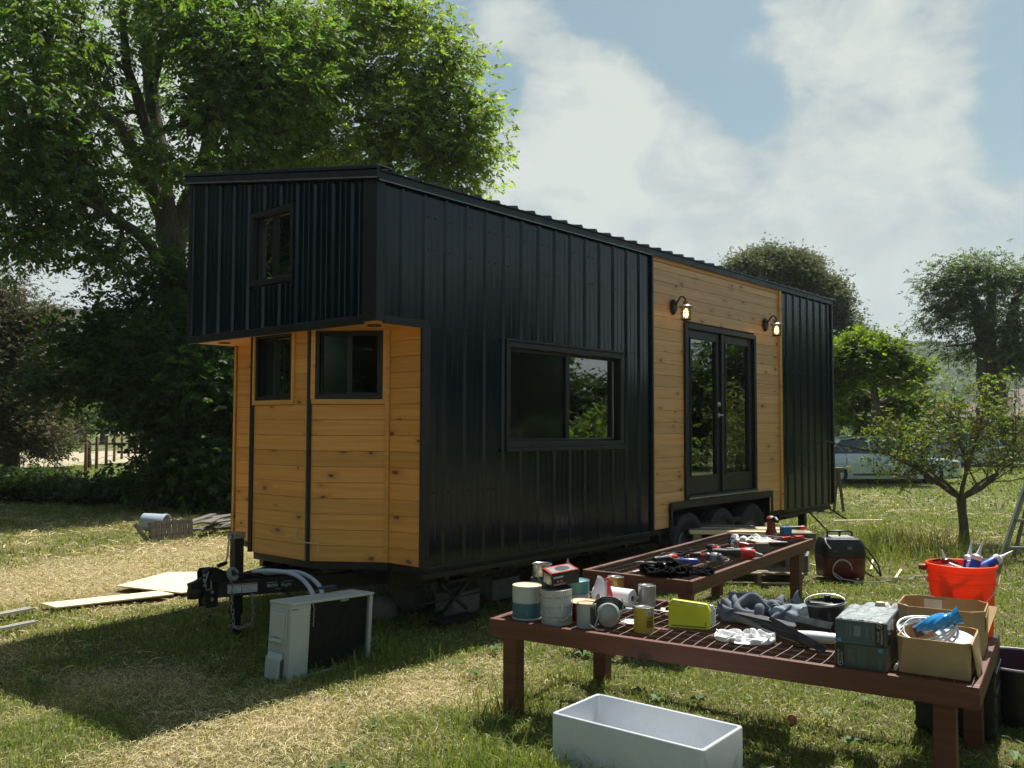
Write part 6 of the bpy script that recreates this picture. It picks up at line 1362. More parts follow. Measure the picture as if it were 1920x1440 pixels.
# orange bucket with sealant tubes
BKT = Vector((*at(1803, 1100, 4.74).xy, .495)); bko = lambda r, f, z: BKT+HR*r+HF*f+Vector((0, 0, z))
bk = empty('orange_bucket', BKT, 'orange plastic bucket full of sealant tubes, behind the taller cardboard box', 'bucket', None, T1R)
def thin_plastic(name, col, tr_=.35):
    t = NT(name); p = t.principled(t.mix(t.rng(t.noise(t.coord(), 8, 3), .3, .7), tuple(v*.9 for v in col), col), .38, 0, None, .5); tl = t.new('BsdfTranslucent'); tl.inputs[0].default_value = (*col, 1); ms = t.new('MixShader'); ms.inputs[0].default_value = tr_
    t.l.new(p.outputs[0], ms.inputs[1]); t.l.new(tl.outputs[0], ms.inputs[2]); t.l.new(ms.outputs[0], t.out.inputs[0]); return t.m
ORG = thin_plastic('translucent_orange_plastic', (.95, .135, .030), .45)
bk.scale = (1.1, 1.1, 1.06)
MB().lathe([(0, .004), (.126, .004), (.130, 0), (.140, .20), (.143, .27), (.153, .272), (.153, .284), (.146, .286), (.147, .312), (.154, .314), (.154, .330), (.150, .332), (.149, .352), (.158, .355), (.158, .368), (.152, .370), (.147, .366), (.136, .2), (.124, .008), (0, .008)], None, 56).build('shell', ORG, bk, smooth=32)
m = MB(); m.tube([(math.cos(a)*.165, -math.sin(a)*.168, .325-.16*math.sin(a)) for a in np.linspace(0, math.pi, 25)], .0022, 6); m.build('bail', mat('white_wire', 0), bk, smooth=60)
MB().lathe([(0, -.02), (.014, -.02), (.016, 0), (.014, .02), (0, .02)], Matrix.Translation((-.168, -.0, .335)) @ Euler((0, R(90), 0)).to_matrix().to_4x4(), 12).build('bail_ear', mat('dark_red_plastic', (.22, .02, .015), .5), bk, smooth=60)
TW = mat('white_tube_plastic', (.72, .72, .73), .35, 0, .04); TB = mat('royal_blue_label', (.008, .06, .42), .3, 0, .2, 16, 0, 40, .6)
def seal_tube(label, u, v, z, lean, az, body, h=.20):
    q = empty('sealant_tube', bko(u, v, z), label, 'sealant tube', 'sealant tubes in the orange bucket', 0); q.rotation_euler = (Matrix.Rotation(az, 4, 'Z') @ Matrix.Rotation(lean, 4, 'Y')).to_euler()
    MB().lathe([(0, 0), (.025, 0), (.0255, .004), (.0255, h-.004), (.024, h)], None, 24).build('cartridge', body, q, smooth=40); MB().lathe([(.0265, h-.022), (.0275, h-.018), (.0275, h), (.020, h+.006), (.012, h+.010), (.011, h+.02), (.009, h+.022), (.003, h+.085), (0, h+.086)], None, 20).build('nozzle', TW, q, smooth=40)
    m = MB(); m.lathe([(.026, h*.35), (.026, h*.6)], None, 10, 0, R(-130), R(-60)); m.build('label_print', mat('pale_blue_print', (.20, .35, .60), .4), q, smooth=60); return q
vr = math.atan2(HR.y, HR.x)
seal_tube('upright blue sealant tube in the middle of the orange bucket', .0, -.04, .245, R(20), vr, TB)
seal_tube('blue sealant tube leaning right over the bucket rim', .015, -.02, .325, R(62), vr, TB)
seal_tube('third blue sealant tube, mostly hidden in the bucket', .04, .05, .22, R(14), vr+.5, TB)
sq = empty('glue_bottle', bko(-.07, -.03, .285), 'squeeze bottle with maroon cap and white nozzle in the orange bucket', 'glue bottle', None, 0); sq.rotation_euler = (Matrix.Rotation(vr+math.pi, 4, 'Z') @ Matrix.Rotation(R(14), 4, 'Y')).to_euler()
MB().lathe([(0, 0), (.030, 0), (.034, .01), (.034, .085), (.024, .11), (.014, .118)], None, 24).build('bottle', mat('pinkish_white_plastic', (.66, .54, .50), .35), sq, smooth=40); MB().lathe([(.020, .112), (.021, .114), (.021, .136), (.012, .140)], None, 20).build('cap', mat('maroon_cap', (.14, .012, .015), .4), sq, smooth=40); MB().lathe([(.010, .138), (.009, .15), (.003, .185), (0, .186)], None, 16).build('nozzle', TW, sq, smooth=50)
strip('paint_stick', 'white stirring stick resting on the front rim of the orange bucket', 'stick', bko(-.02, -.15, .37), bko(-.09, -.03, .40), .014, .003, TW, 'flat', .003)
o = MB().tube([(0, 0, 0), (.04, 0, .01), (.09, 0, .012), (.12, 0, -.005), (.122, 0, -.03)], [.006, .007, .007, .006, .005], 8).build('hook_tool', BLKP, None, smooth=60); o.location = bko(-.11, .09, .39); o.rotation_euler = (0, 0, T1R); tag(o, 'black hooked tool across the back of the orange bucket', 'tool')
o = MB().lathe([(0, 0), (.016, 0), (.016, .05), (.012, .055), (.012, .07), (0, .07)], None, 20).build('small_bottle', TW, None, smooth=40); o.location = bko(.06, .03, .33); tag(o, 'small white capped bottle between the tubes in the bucket', 'bottle')

# ------------------------------------------------------------------ on the lawn near the bench
tb = empty('sink_tub', (-1.065, -2.63, 0), 'white rectangular farmhouse sink lying open on the grass under the bench', 'sink', None, R(-87.6))
SINK = mat('white_fireclay', (.56, .59, .62), .25, 0, .05, 3, .05, 40, .5, (.30, .29, .24), .55)
sx, sy, sh, th = .775, .395, .27, .016
def rrect(a, b, c, n=5):
    o = []
    for X, Y, a0 in ((1, -1, -90), (1, 1, 0), (-1, 1, 90), (-1, -1, 180)):
        for k in range(n+1): t_ = R(a0+90*k/n); o.append((X*(a-c)+c*math.cos(t_), Y*(b-c)+c*math.sin(t_)))
    return o
m = MB(); lv = [(0.0, 0, .012), (.01, 0, .016), (sh-.008, 0, .016), (sh-.002, -.002, .016), (sh, -.006, .016), (sh, -th+.004, .012), (sh-.003, -th, .012), (.05, -th-.006, .03), (.035, -th-.02, .03), (.030, -th-.045, .03)]
vs = []; n = 24
for z, ins, c in lv: vs += [(x, y, z) for x, y in rrect(sx/2+ins, sy/2+ins, c)]
fs = [tuple(reversed(range(n)))]
for k in range(len(lv)-1):
    for i in range(n): j = (i+1) % n; fs.append((k*n+i, k*n+j, (k+1)*n+j, (k+1)*n+i))
fs.append(tuple((len(lv)-1)*n+i for i in range(n))); m.add(vs, fs); m.build('basin', SINK, tb, smooth=50)
tg = mat('rim_tape', (.80, .80, .78), .6)
MB().lathe([(0, .0312), (.028, .0312), (.030, .0305)], Matrix.Translation((.12, 0, 0)), 24).build('drain', mat('dark_drain', (.2, .2, .2), .4, .6), tb)
o = MB(); o.lathe([(0, -.028), (.014, -.026), (.024, -.014), (.027, 0), (.024, .014), (.016, .026), (.010, .030), (0, .028)], Euler((0, R(80), R(30))).to_matrix().to_4x4(), 20, wob=.08, seed=4); o = o.build('red_fishing_float', mat('faded_coral_red', (.42, .10, .075), .6, 0, .2, 20), None, smooth=60); o.location = (.097, -2.82, .022); tag(o, 'small faded coral red plastic bulb lying in the grass below the bench', 'toy')
# black bin behind the bench end
bn = empty('black_bin', (1.07, -3.73, 0), 'black plastic bin with pale rim and maroon lining, behind the bench end', 'bin')
MB().lathe([(0, .01), (.24, .01), (.25, 0), (.272, .29), (.282, .292), (.284, .306)], None, 56).build('shell', mat('black_polythene', (.010, .010, .011), .45, 0, .3, 8, .05), bn, smooth=35)
MB().lathe([(.284, .306), (.289, .311), (.285, .318), (.272, .317), (.270, .308)], None, 56).build('rim', mat('pale_scuffed_rim', (.36, .35, .36), .5), bn, smooth=50)
MB().lathe([(.270, .308), (.255, .10), (.0, .09)], None, 48).build('liner', mat('dark_maroon_liner', (.035, .008, .022), .5), bn, smooth=40)
for k, (x, y, z, a, lb) in enumerate(((-.08, .03, .20, .5, 'plum coloured spool, upper one in the black bin'), (-.02, -.07, .19, -.6, 'plum coloured spool, lower one in the black bin'))):
    s = empty('cord_spool', (1.02+x, -3.76+y, z+.02), lb, 'spool', 'spools in the black bin'); s.rotation_euler = (R(60), R(20*k), a); MB().lathe([(0, -.02), (.055, -.02), (.058, -.016), (.02, -.013), (.02, .013), (.058, .016), (.055, .02), (0, .02)], None, 28).build('flange', mat('plum_plastic_gloss', (.12, .02, .09), .35), s, smooth=30)
    MB().lathe([(.0585, -.0165), (.060, -.018), (.0585, -.0195)], None, 28).build('edge', mat('pale_lilac', (.5, .42, .5), .4), s)
m = MB(); 
for k in range(4): m.tube([Vector((-.14+.03*k, -.05-.02*k, .10)), Vector((-.10+.03*k, .0, .17)), Vector((-.03+.03*k, -.02*k, .19)), Vector((.02+.02*k, -.10, .14))], .006, 6)
o = m.build('white_hose', WC, None, smooth=60); o.location = (1.0, -3.76, .04); tag(o, 'loops of white hose inside the black bin', 'hose')
# ------------------------------------------------------------------ tools on the far bench
BLKT = mat('black_tool_rubber', (.016, .017, .018), .5, 0, .3, 14, .1, 70); REDT = mat('tool_red', (.50, .022, .018), .38, 0, .15, 10); GREYT = mat('tool_grey', (.20, .20, .20), .4, .3, .2)
cloth('black_vest', 'rumpled black tool vest at the near corner of the far bench', 'vest', t2(.20, .30), T2R-.9, .36, .46, .085, BLACKCLOTH, 2.9)
cloth('black_glove', 'black glove draped over the near corner rail of the far bench', 'glove', t2(.36, .10), T2R+.2, .30, .22, .055, BLACKCLOTH, 5.9)
o = MB().lathe([(0, -.015), (.030, -.015), (.034, -.010), (.034, .010), (.030, .015), (.022, .012), (.0, .012)], None, 28).build('tape_roll', BLKT, None, smooth=40); o.location = t2(.42, .36, TZ2+.055); o.rotation_euler = (R(80), 0, R(-60)); tag(o, 'round black tape roll standing on the black vest', 'tape roll')
strip('metal_ruler', 'thin white metal ruler sticking out under the black vest', 'ruler', t2(.10, .50, TZ2+.004), t2(.52, .40, TZ2+.030), .022, .002, mat('white_enamel_steel', (.6, .6, .6), .3), 'flat', .002)
r = empty('blue_caulk_tool', t2(.63, .30, TZ2+.035), 'blue cylindrical tool with red bands lying on the black vest', 'tool', None, T2R-R(62))
MB().lathe([(0, -.07), (.018, -.07), (.021, -.06), (.021, .06), (.016, .07), (0, .07)], Euler((0, R(90), 0)).to_matrix().to_4x4(), 24).build('barrel', mat('bright_blue_plastic', (.01, .09, .48), .3), r, smooth=40)
m = MB()
for x in (-.05, -.005): m.tube([(x, math.cos(a)*.0225, math.sin(a)*.0225) for a in np.linspace(0, 6.283, 19)[:-1]], .004, 5, closed=True)
m.build('band', REDT, r)
MB().tube([(-.06, .01, .005), (-.10, .02, .01), (-.15, .03, .0)], [.012, .006, .004], 8).build('tip', GREYT, r, smooth=60)
r = empty('respirator', t2(.90, .20, TZ2+.01), 'grey half mask respirator with two round filters on the far bench', 'respirator', None, T2R)
m = MB(); m.lathe([(0, .07), (.025, .066), (.045, .045), (.055, .015), (.058, 0)], None, 28, wob=.08); m.build('face_piece', mat('grey_rubber', (.16, .165, .17), .4), r, smooth=60)
for s in (-1, 1): MB().lathe([(0, .022), (.026, .020), (.032, .010), (.032, -.008), (0, -.012)], Matrix.Translation((-.02, .05*s, .035)) @ Euler((R(70*-s), 0, 0)).to_matrix().to_4x4(), 24).build('filter', mat('dark_grey_filter', (.07, .07, .075), .4), r, smooth=40)
m = MB(); m.tube([(.05, .05, .02), (.10, .08, .012), (.12, 0, .01), (.09, -.08, .012), (.03, -.10, .01), (-.06, -.10, .012)], .006, 6); m.build('strap', mat('grey_strap', (.22, .22, .21), .7), r, smooth=60)
# oscillating tool: charcoal body, red shoulders
def power_tool(label, loc, rz, l, rad, name='power_tool', redlen=.35, extra=True):
    r = empty(name, loc, label, 'power tool', None, rz); RYm = Euler((0, R(90), 0)).to_matrix().to_4x4()
    MB().lathe([(0, -l*.5), (rad*.7, -l*.49), (rad*.85, -l*.40), (rad*.75, -l*.2), (rad*.95, 0), (rad, l*.12)], RYm, 28).build('grip', BLKT, r, smooth=45)
    MB().lathe([(rad*.95, l*.121), (rad*1.08, l*.15), (rad*1.05, l*.36), (rad*.7, l*.44), (0, l*.45)], RYm, 28).build('motor_housing', REDT, r, smooth=45)
    m = MB(); m.tube([(l*.42, 0, 0), (l*.52, 0, -.012), (l*.60, 0, -.015)], [rad*.5, rad*.42, rad*.30], 12); m.box((l*.30, 0, rad*1.02), (l*.18, rad*.6, .012)); m.build('head', GREYT, r, bevel=.002)
    if extra: MB().box((-l*.1, 0, rad*.86), (.06, .02, .012), (0, R(-6), 0)).build('switch', mat('pale_switch', (.5, .5, .5), .4), r, bevel=.003)
    return r
power_tool('big charcoal and red oscillating tool lying along the far bench rail', t2(1.20, .15, TZ2+.045), T2R-R(68), .36, .040)
power_tool('small red and black pistol tool between respirator and oscillating tool', t2(.98, .36, TZ2+.03), T2R-R(100), .17, .020, 'power_tool')
# nailer and its box
r = empty('brad_nailer', t2(1.62, .30, TZ2+.01), 'silver and red brad nailer standing behind the big oscillating tool', 'nail gun', None, T2R-R(75))
MB().lathe([(0, 0), (.022, 0), (.026, .02), (.026, .07), (.02, .085), (0, .087)], Matrix.Translation((-.03, 0, .0)), 20).lathe([(0, 0), (.018, 0), (.022, .02), (.02, .07), (0, .075)], Matrix.Translation((.02, .02, .0)), 20).build('cylinder_head', mat('chrome', (.55, .55, .55), .15, .95), r, smooth=45)
MB().tube([(.03, 0, .05), (.07, 0, .045), (.11, 0, .04)], [.020, .024, .018], 12).build('body', REDT, r, smooth=50); MB().tube([(-.05, .01, .0), (-.055, .01, .06), (-.03, .01, .10), (.0, .01, .095)], .006, 8).build('hook', BLKT, r, smooth=60)
r = empty('battery_box', t2(1.70, .10, TZ2), 'small open grey brown box on the far bench rail', 'box', None, T2R-R(60)); MB().box((0, 0, .035), (.11, .07, .068)).build('case', mat('taupe_plastic', (.13, .12, .10), .5), r, bevel=.003); MB().box((0, 0, .0715), (.104, .064, .004)).build('lid', mat('dark_taupe', (.08, .08, .075), .5), r, bevel=.001)
cloth('white_bag', 'crumpled white plastic bag near the far end of the far bench', 'plastic bag', t2(2.38, .44), T2R-R(50), .38, .22, .095, WHITECLOTH, 7.3, 5.5)
r = empty('booklet', t2(2.23, .24, TZ2+.022), 'pale yellow and white booklet with red edge lying flat on the far bench', 'booklet', None, T2R-R(40)); MB().bx(-.14, .10, -.10, .10, 0, .008).build('pages', mat('pale_yellow_paper', (.58, .60, .36), .7), r, bevel=.001); MB().bx(-.14, -.12, -.10, .10, .0081, .0095).bx(.02, .10, -.08, .02, .0081, .010).build('cover_print', mat('faded_pink_print', (.50, .22, .20), .6), r)
MB().bx(-.01, .095, .025, .095, .0081, .0105).build('white_sheet', mat('white_paper', 0), r)
r = empty('bar_clamp', t2(2.50, .13, TZ2+.015), 'red bar clamp at the far corner of the far bench', 'clamp', None, T2R-R(25)); MB().bx(-.18, .20, -.008, .008, .012, .020).build('bar', BLKT, r); MB().box((.14, 0, .016), (.10, .05, .032)).box((-.02, .0, .022), (.14, .026, .022), (0, 0, R(12))).build('jaw', REDT, r, bevel=.005); MB().box((-.16, 0, .015), (.07, .045, .03)).build('handle', BLKT, r, bevel=.006)
r = empty('black_drill', t2(2.15, .10, TZ2+.02), 'black angular drill body beside the booklet', 'drill', None, T2R-R(60)); MB().tube([(-.08, 0, .0), (0, 0, .0), (.07, 0, .005)], [.02, .026, .016], 12).build('body', BLKT, r, smooth=45); MB().box((0, .05, 0), (.04, .09, .035)).build('grip', BLKT, r, bevel=.006)

power_tool('slim black grinder lying inside the near end of the far bench', t2(.70, .52, TZ2+.03), T2R-R(20), .26, .026, extra=False)
power_tool('black and red cordless driver in the middle of the far bench', t2(1.42, .42, TZ2+.035), T2R-R(130), .20, .030)
for k, (u, v, a, c_, lb) in enumerate(((1.85, .38, .4, BLKT, 'black handled pliers behind the small grey brown box'), (2.05, .30, 1.2, REDT, 'red handled snips beside the booklet'), (.52, .62, 2.0, BLKT, 'black handled pliers near the left rail of the far bench'))):
    r = empty('hand_pliers', t2(u, v, TZ2+.008), lb, 'pliers', 'hand tools on the far bench', T2R+a)
    for s_ in (-1, 1): MB().tube([(.0, .0, 0), (-.05, .012*s_, 0), (-.13, .026*s_, 0)], [.007, .010, .008], 8).build('handle', c_, r, smooth=60)
    MB().tube([(0, 0, 0), (.03, 0, 0), (.07, 0, 0)], [.010, .012, .004], 8).build('jaw', GREYT, r, smooth=60)
cloth('black_glove', 'second black work glove beside the respirator', 'glove', t2(1.0, .55), T2R+.8, .22, .14, .05, BLACKCLOTH, 9.3)
m = MB(); m.tube([t2(.9+.5*t_, .62+.06*math.sin(t_*14), TZ2+.012+.01*math.sin(t_*9)) for t_ in np.linspace(0, 1, 30)], .005, 6); tag(m.build('extension_cable', BLKT, None, smooth=60), 'black power cord snaking along the wire top of the far bench', 'cord')
# ------------------------------------------------------------------ lumber, pallet and tools beyond the far bench
pr = empty('lumber_stack', (4.50, -.40, 0), 'low stack of long boards between the far bench and the trailer wheels', 'lumber stack', None, R(-53))
for k in range(5): MB().bx(-.66, .62, -.30+k*.105, -.21+k*.105, .462, .498).build('board', GREENWOOD if k % 3 else RAWPLY, pr, bevel=.003)
for x in (-.58, 0, .54): MB().bx(x-.045, x+.045, -.30, .21, .37, .460).build('bearer', GREENWOOD, pr, bevel=.003)
for x in (-.5, .45):
    for y in (-.15, .1): MB().bx(x-.1, x+.1, y-.1, y+.1, 0, .368).build('support_block', mat('concrete_block', (.17, .17, .155), .9, 0, .2, 12, .4, 60), pr, bevel=.006)
MB().bx(-.5, .1, .06, .20, .500, .514).build('grey_plank', GREYWOOD, pr, bevel=.002)
MB().bx(.20, .64, -.39, -.301, .41, .495).build('end_beam', GREYWOOD, pr, bevel=.004)
r = empty('finish_sander', (4.18, -.83, .50), 'upright red sander with black knob beyond the far bench', 'sander', None, R(20))
MB().lathe([(0, 0), (.055, 0), (.058, .02), (.045, .05), (.040, .11), (.046, .14), (.048, .165), (.03, .185), (0, .19)], None, 28).build('motor_housing', mat('brick_red_plastic', (.24, .04, .028), .45), r, smooth=45); MB().tube([(-.02, -.02, .15), (-.07, -.05, .16), (-.10, -.07, .14)], [.03, .028, .02], 12).build('knob', BLKT, r, smooth=50); MB().tube([(.03, 0, .16), (.08, .02, .17), (.10, .03, .12), (.09, .02, .02), (.13, .0, .0)], .007, 8).build('cord', mat('dull_green_cord', (.16, .20, .13), .6), r, smooth=60)
MB().box((0, 0, -.002), (.13, .11, .02)).build('sanding_pad', mat('brown_pad', (.14, .07, .05), .8), r, bevel=.003)
o = MB().box((0, 0, .035), (.10, .07, .07)).build('blue_box', mat('medium_blue_card', (.02, .13, .42), .45, 0, .12), None, bevel=.002); o.location = (4.33, -.92, .50); o.rotation_euler = (0, 0, R(-30)); tag(o, 'small blue carton beside the red sander', 'box')
power_tool('red and white gripped tool right of the small blue carton', (4.60, -.93, .535), R(-50), .20, .022, 'power_tool', extra=False)
# pallet with blocks under the far bench
pp = empty('pallet', (4.55, -.35, 0), 'wooden pallet on the lawn seen under the far bench', 'pallet', None, R(-53))
for k in range(6): MB().bx(-.45, .45, -.75+k*.12, -.66+k*.12, .105, .122).build('deck_board', GREENWOOD, pp, bevel=.002)
for x in (-.41, 0, .41): MB().bx(x-.02, x+.02, -.76, .0, .018, .104).build('stringer', GREENWOOD, pp, bevel=.003)
for y in (-.75, -.4): MB().bx(-.45, .45, y, y+.09, 0, .017).build('base_board', GREENWOOD, pp, bevel=.002)
CONC = mat('concrete_block', 0)
def cinder(loc, rz, lb, rot=None):
    r = empty('concrete_block', loc, lb, 'concrete block', 'grey concrete blocks', rz, rot); m = MB()
    m.bx(-.195, .195, -.095, -.067, 0, .19); m.bx(-.195, .195, .067, .095, 0, .19)
    for x in (-.18, 0, .18): m.bx(x-.014, x+.014, -.0668, .0668, 0, .19)
    m.build('block_shell', CONC, r, bevel=.004); return r
cinder((5.15, -.72, 0), R(20), 'concrete block beside the pallet, right of the far bench leg'); cinder((4.9, -.55, .125), R(50), 'concrete block lying on the pallet')
cinder((.95, .55, 0), R(8), 'concrete block in the dark under the house, behind the stabiliser jack'); cinder((1.7, .75, 0), R(0), 'concrete block under the house, between jack and wheels'); cinder((2.5, .6, 0), R(12), 'concrete block under the house, nearest the wheels')
for k, (x, y, s, lb) in enumerate(((.35, .85, .13, 'pale stone left of the stabiliser jack'), (.86, 1.05, .14, 'pale stone behind the stabiliser jack'), (1.55, 1.3, .14, 'pale stone deeper under the house'))):
    o = MB().lathe([(0, -.05), (s*.8, -.05), (s, .02), (s*.85, .11), (s*.4, .16), (0, .17)], None, 18, wob=.35, seed=k+3).build('stone', mat('pale_stone', (.16, .16, .145), .9, 0, .2, 8, .5, 30), None, smooth=50); o.location = (x, y, .03); tag(o, lb, 'stone', 'stones under the house')
strip('lumber_offcut', 'beam end lying across the blocks under the bay', 'timber', (.0, 1.0, .30), (.45, 2.2, .30), .14, .14, GREENWOOD, 'flat', .13)
for k, (x, y, a, l, lb) in enumerate(((5.35, -1.0, 1.2, .5, 'pale stick leaning at the far bench leg'), (5.6, -1.35, .3, .7, 'pale stick on the lawn behind the vacuum'), (6.3, -1.9, -.4, .6, 'pale stick on the lawn right of the vacuum'), (5.15, -1.75, .2, .6, 'thin stick in front of the vacuum'))):
    strip('wood_stick', lb, 'stick', (x, y, .015), (x+l*math.cos(a), y+l*math.sin(a), .03), .025, .02, RAWPLY, 'flat', .012, 'sticks on the lawn')
strip('lumber_strip', 'yellow wood strip on the lawn beyond the rear corner of the house', 'wood strip', (10.15, .82, .05), (10.75, .22, .055), .06, .02, RAWPLY, 'flat', .018)
strip('lumber_strip', 'thin wood strip on the lawn right of the fruit tree trunk', 'wood strip', (9.6, -2.0, .04), (9.3, -2.9, .04), .03, .02, RAWPLY, 'flat', .012)

# ------------------------------------------------------------------ shop vacuum
vc = empty('shop_vacuum', (4.92, -1.26, 0), 'black and dark red wet and dry vacuum standing on the lawn', 'vacuum cleaner', None, R(-50))
VR = mat('dark_red_tank', (.10, .012, .014), .35, 0, .2, 8, .05, 50, .5, (.05, .03, .02), .4); VB = mat('black_vacuum_plastic', (.012, .013, .014), .4, 0, .25, 8)
m = MB(); lv = [(.03, .20, .17), (.05, .215, .185), (.22, .225, .195), (.245, .232, .20), (.25, .225, .195)]; vs = []
for z, a, b in lv: vs += [(x, y, z) for x, y in rrect(a, b, .08)]
fs = [tuple(reversed(range(24)))]+[(k*24+i, k*24+(i+1) % 24, (k+1)*24+(i+1) % 24, (k+1)*24+i) for k in range(len(lv)-1) for i in range(24)]+[tuple((len(lv)-1)*24+i for i in range(24))]; m.add(vs, fs); m.build('tank', VR, vc, smooth=40)
m = MB(); lv = [(.251, .228, .198), (.27, .23, .20), (.38, .215, .19), (.43, .19, .165), (.44, .15, .13)]; vs = []
for z, a, b in lv: vs += [(x, y, z) for x, y in rrect(a, b, .08)]
m.add(vs, fs); m.build('motor_head', VB, vc, smooth=40)
m = MB(); m.tube([(-.13, 0, .43), (-.13, 0, .485), (-.10, 0, .50), (.10, 0, .50), (.13, 0, .485), (.13, 0, .43)], .012, 10); m.tube([(0, 0, .43), (0, 0, .50)], .012, 8); m.build('carry_handle', VB, vc, smooth=60)
MB().bx(-.12, .12, -.10, .10, .4405, .447).build('top_tray', mat('pale_dusty_plastic', (.42, .43, .43), .4), vc, bevel=.003)
m = MB(); m.bx(-.15, -.08, -.2035, -.2005, .31, .315); m.bx(.01, .06, -.2015, -.1985, .33, .36); m.build('decal', mat('grey_decal', (.16, .17, .17), .5), vc)
for x, y in ((-.17, -.15), (.17, -.15), (-.17, .15), (.17, .15)): MB().lathe([(0, -.012), (.026, -.012), (.03, 0), (.026, .012), (0, .012)], Matrix.Translation((x, y, .03)) @ RXm, 16).build('caster', VB, vc, smooth=40)
m = MB(); m.tube([(-.16, -.1, .42), (-.20, -.14, .44), (-.21, -.19, .40), (-.17, -.21, .34)], .008, 8); 
for a0 in (0, .5): m.tube([(-.05+.10*math.cos(t_), -.215-.01*math.sin(3*t_), .12+a0*.02+.10*math.sin(t_)) for t_ in np.linspace(a0, 4.6, 16)], .005, 6)
m.tube([(-.15, -.2, .10), (-.05, -.24, .03), (.10, -.30, .012), (.35, -.26, .012), (.55, -.12, .012)], .006, 6); m.build('power_cord', mat('pale_grey_cord', (.42, .42, .42), .5), vc, smooth=60)
m = MB(); m.tube([(.20, .0, .40), (.30, .0, .30), (.40, -.02, .14), (.42, -.04, .03), (.36, -.04, .012), (.27, -.02, .06), (.215, .0, .14)], .009, 8); m.tube([(.21, .02, .30), (.30, .02, .22), (.38, .0, .10), (.42, -.03, .03)], .009, 8); m.build('black_hose', VB, vc, smooth=60)
m = MB()
for k, y in enumerate((0, .05, -.06)): m.tube([(5.0+.02*k, -1.62+y, .03), (5.25, -1.75+y, .025), (5.55, -1.95+y*.5, .03), (5.8, -2.25-y, .025)], .005, 6)
for k in range(3): m.tube([(5.42+.05*k+.05*math.cos(t_), -1.86-.04*k+.05*math.sin(t_), .03) for t_ in np.linspace(0, 6, 14)], .004, 6)
tag(m.build('extension_cable', mat('straw_coloured_cord', (.45, .36, .20), .6), None, smooth=60), 'straw coloured cord looped on the lawn in front of the vacuum', 'cord')

def spline(P, n=6):
    P = [Vector(p) for p in P]; Q = [P[0]]+P+[P[-1]]; out = []
    for i in range(1, len(Q)-2):
        for k in range(n):
            t_ = k/n; a_, b_, c_, d_ = Q[i-1:i+3]; out.append(.5*((2*b_)+(c_-a_)*t_+(2*a_-5*b_+4*c_-d_)*t_*t_+(3*b_-a_-3*c_+d_)*t_**3))
    return out+[P[-1]]
# ------------------------------------------------------------------ heat pump unit and its pipes
ac = empty('heat_pump_unit', (-1.235, -.105, 0), 'white heat pump outdoor unit with black coil, tilted on the grass by the tongue', 'heat pump'); ac.rotation_euler = (0, R(3.2), R(7.0))
ACW = mat('off_white_powder_coat', (.40, .45, .43), .42, 0, .05, 6, .03, 60, .5, (.22, .24, .22), .2); aw, ad, ah = .745, .205, .475
m = MB(); m.bx(0, .16, .0, ad, -.02, ah-.012); m.bx(.16, aw-.031, -.002, ad, -.012, .012); m.bx(aw-.03, aw, 0, ad, -.02, ah-.012); m.bx(.16, aw-.03, .06, ad-.002, .0, ah-.014); m.bx(.1605, aw-.0315, -.0025, .010, .0125, .020)
m.build('casing', ACW, ac, bevel=.004)
MB().bx(-.006, aw+.006, -.006, ad+.004, ah-.0115, ah+.006).build('top_cover', ACW, ac, bevel=.005)
m = MB()
for k in range(3): m.bx(.02, aw-.02, .035+.05*k, .055+.05*k, ah+.0062, ah+.0085)
m.build('top_rib', ACW, ac, bevel=.002)
m = MB(); m.bx(.1605, aw-.0305, .030, .055, .002, ah-.013); m.build('coil', mat('black_coil_core', (.004, .006, .007), .5), ac)
m = MB(); z = .012
while z < ah-.02: m.bx(.162, aw-.032, .018, .0295, z, z+.0022); z += .0095
m.build('coil_fins', mat('blue_black_fins', (.006, .012, .016), .4), ac)
m = MB(); m.bx(-.030, -.001, .045, .165, .255, .415); m.add([(-.030, .045, .255), (-.030, .165, .255), (-.001, .165, .255), (-.001, .045, .255), (-.042, .050, .235), (-.042, .160, .235), (-.001, .160, .225), (-.001, .050, .225)], [(0, 1, 2, 3), (7, 6, 5, 4), (0, 4, 5, 1), (1, 5, 6, 2), (2, 6, 7, 3), (3, 7, 4, 0)]); m.bx(-.012, -.0005, .03, .18, .225, .44); m.build('handle_cover', ACW, ac, bevel=.008)
m = MB(); m.prism([(-.045, .0), (-.001, .0), (-.001, .165), (-.018, .165), (-.045, .13)], -.175, -.05, Matrix(((1, 0, 0, 0), (0, 0, -1, 0), (0, 1, 0, 0), (0, 0, 0, 1)))); m.build('valve_cover', ACW, ac, bevel=.008)
m = MB(); m.prism([(-.030, .012), (-.004, .012), (-.004, .13), (-.012, .13), (-.030, .115)], .0485, .0495, Matrix(((1, 0, 0, 0), (0, 0, 1, 0), (0, 1, 0, 0), (0, 0, 0, 1)))); m.build('valve_shade_plate', mat('grey_green_shadow', (.06, .08, .08), .7), ac)  # dark plate on the valve cover; shade of its opening put into the colour
m = MB()
for k in range(6): m.bx(.152, .156, -.0008, -.0001, .30+.022*k, .306+.022*k)
for k in range(4): m.bx(.152, .156, -.0008, -.0001, .04+.022*k, .046+.022*k)
m.bx(.002, .05, -.0008, -.0001, ah-.04, ah-.034); m.build('louvre_mark', mat('dark_mark', (.03, .03, .03), .6), ac)
m = MB(); letters('GREE', .020, m, Matrix.Translation((-.0305, .105, .265)) @ Matrix(((0, 0, 1, 0), (-1, 0, 0, 0), (0, 1, 0, 0), (0, 0, 0, 1))) @ Matrix.Rotation(math.pi, 4, 'Y'), .0004) if False else m.bx(-.0310, -.0302, .08, .13, .262, .266); m.build('badge', mat('dark_mark', 0), ac)
m = MB()
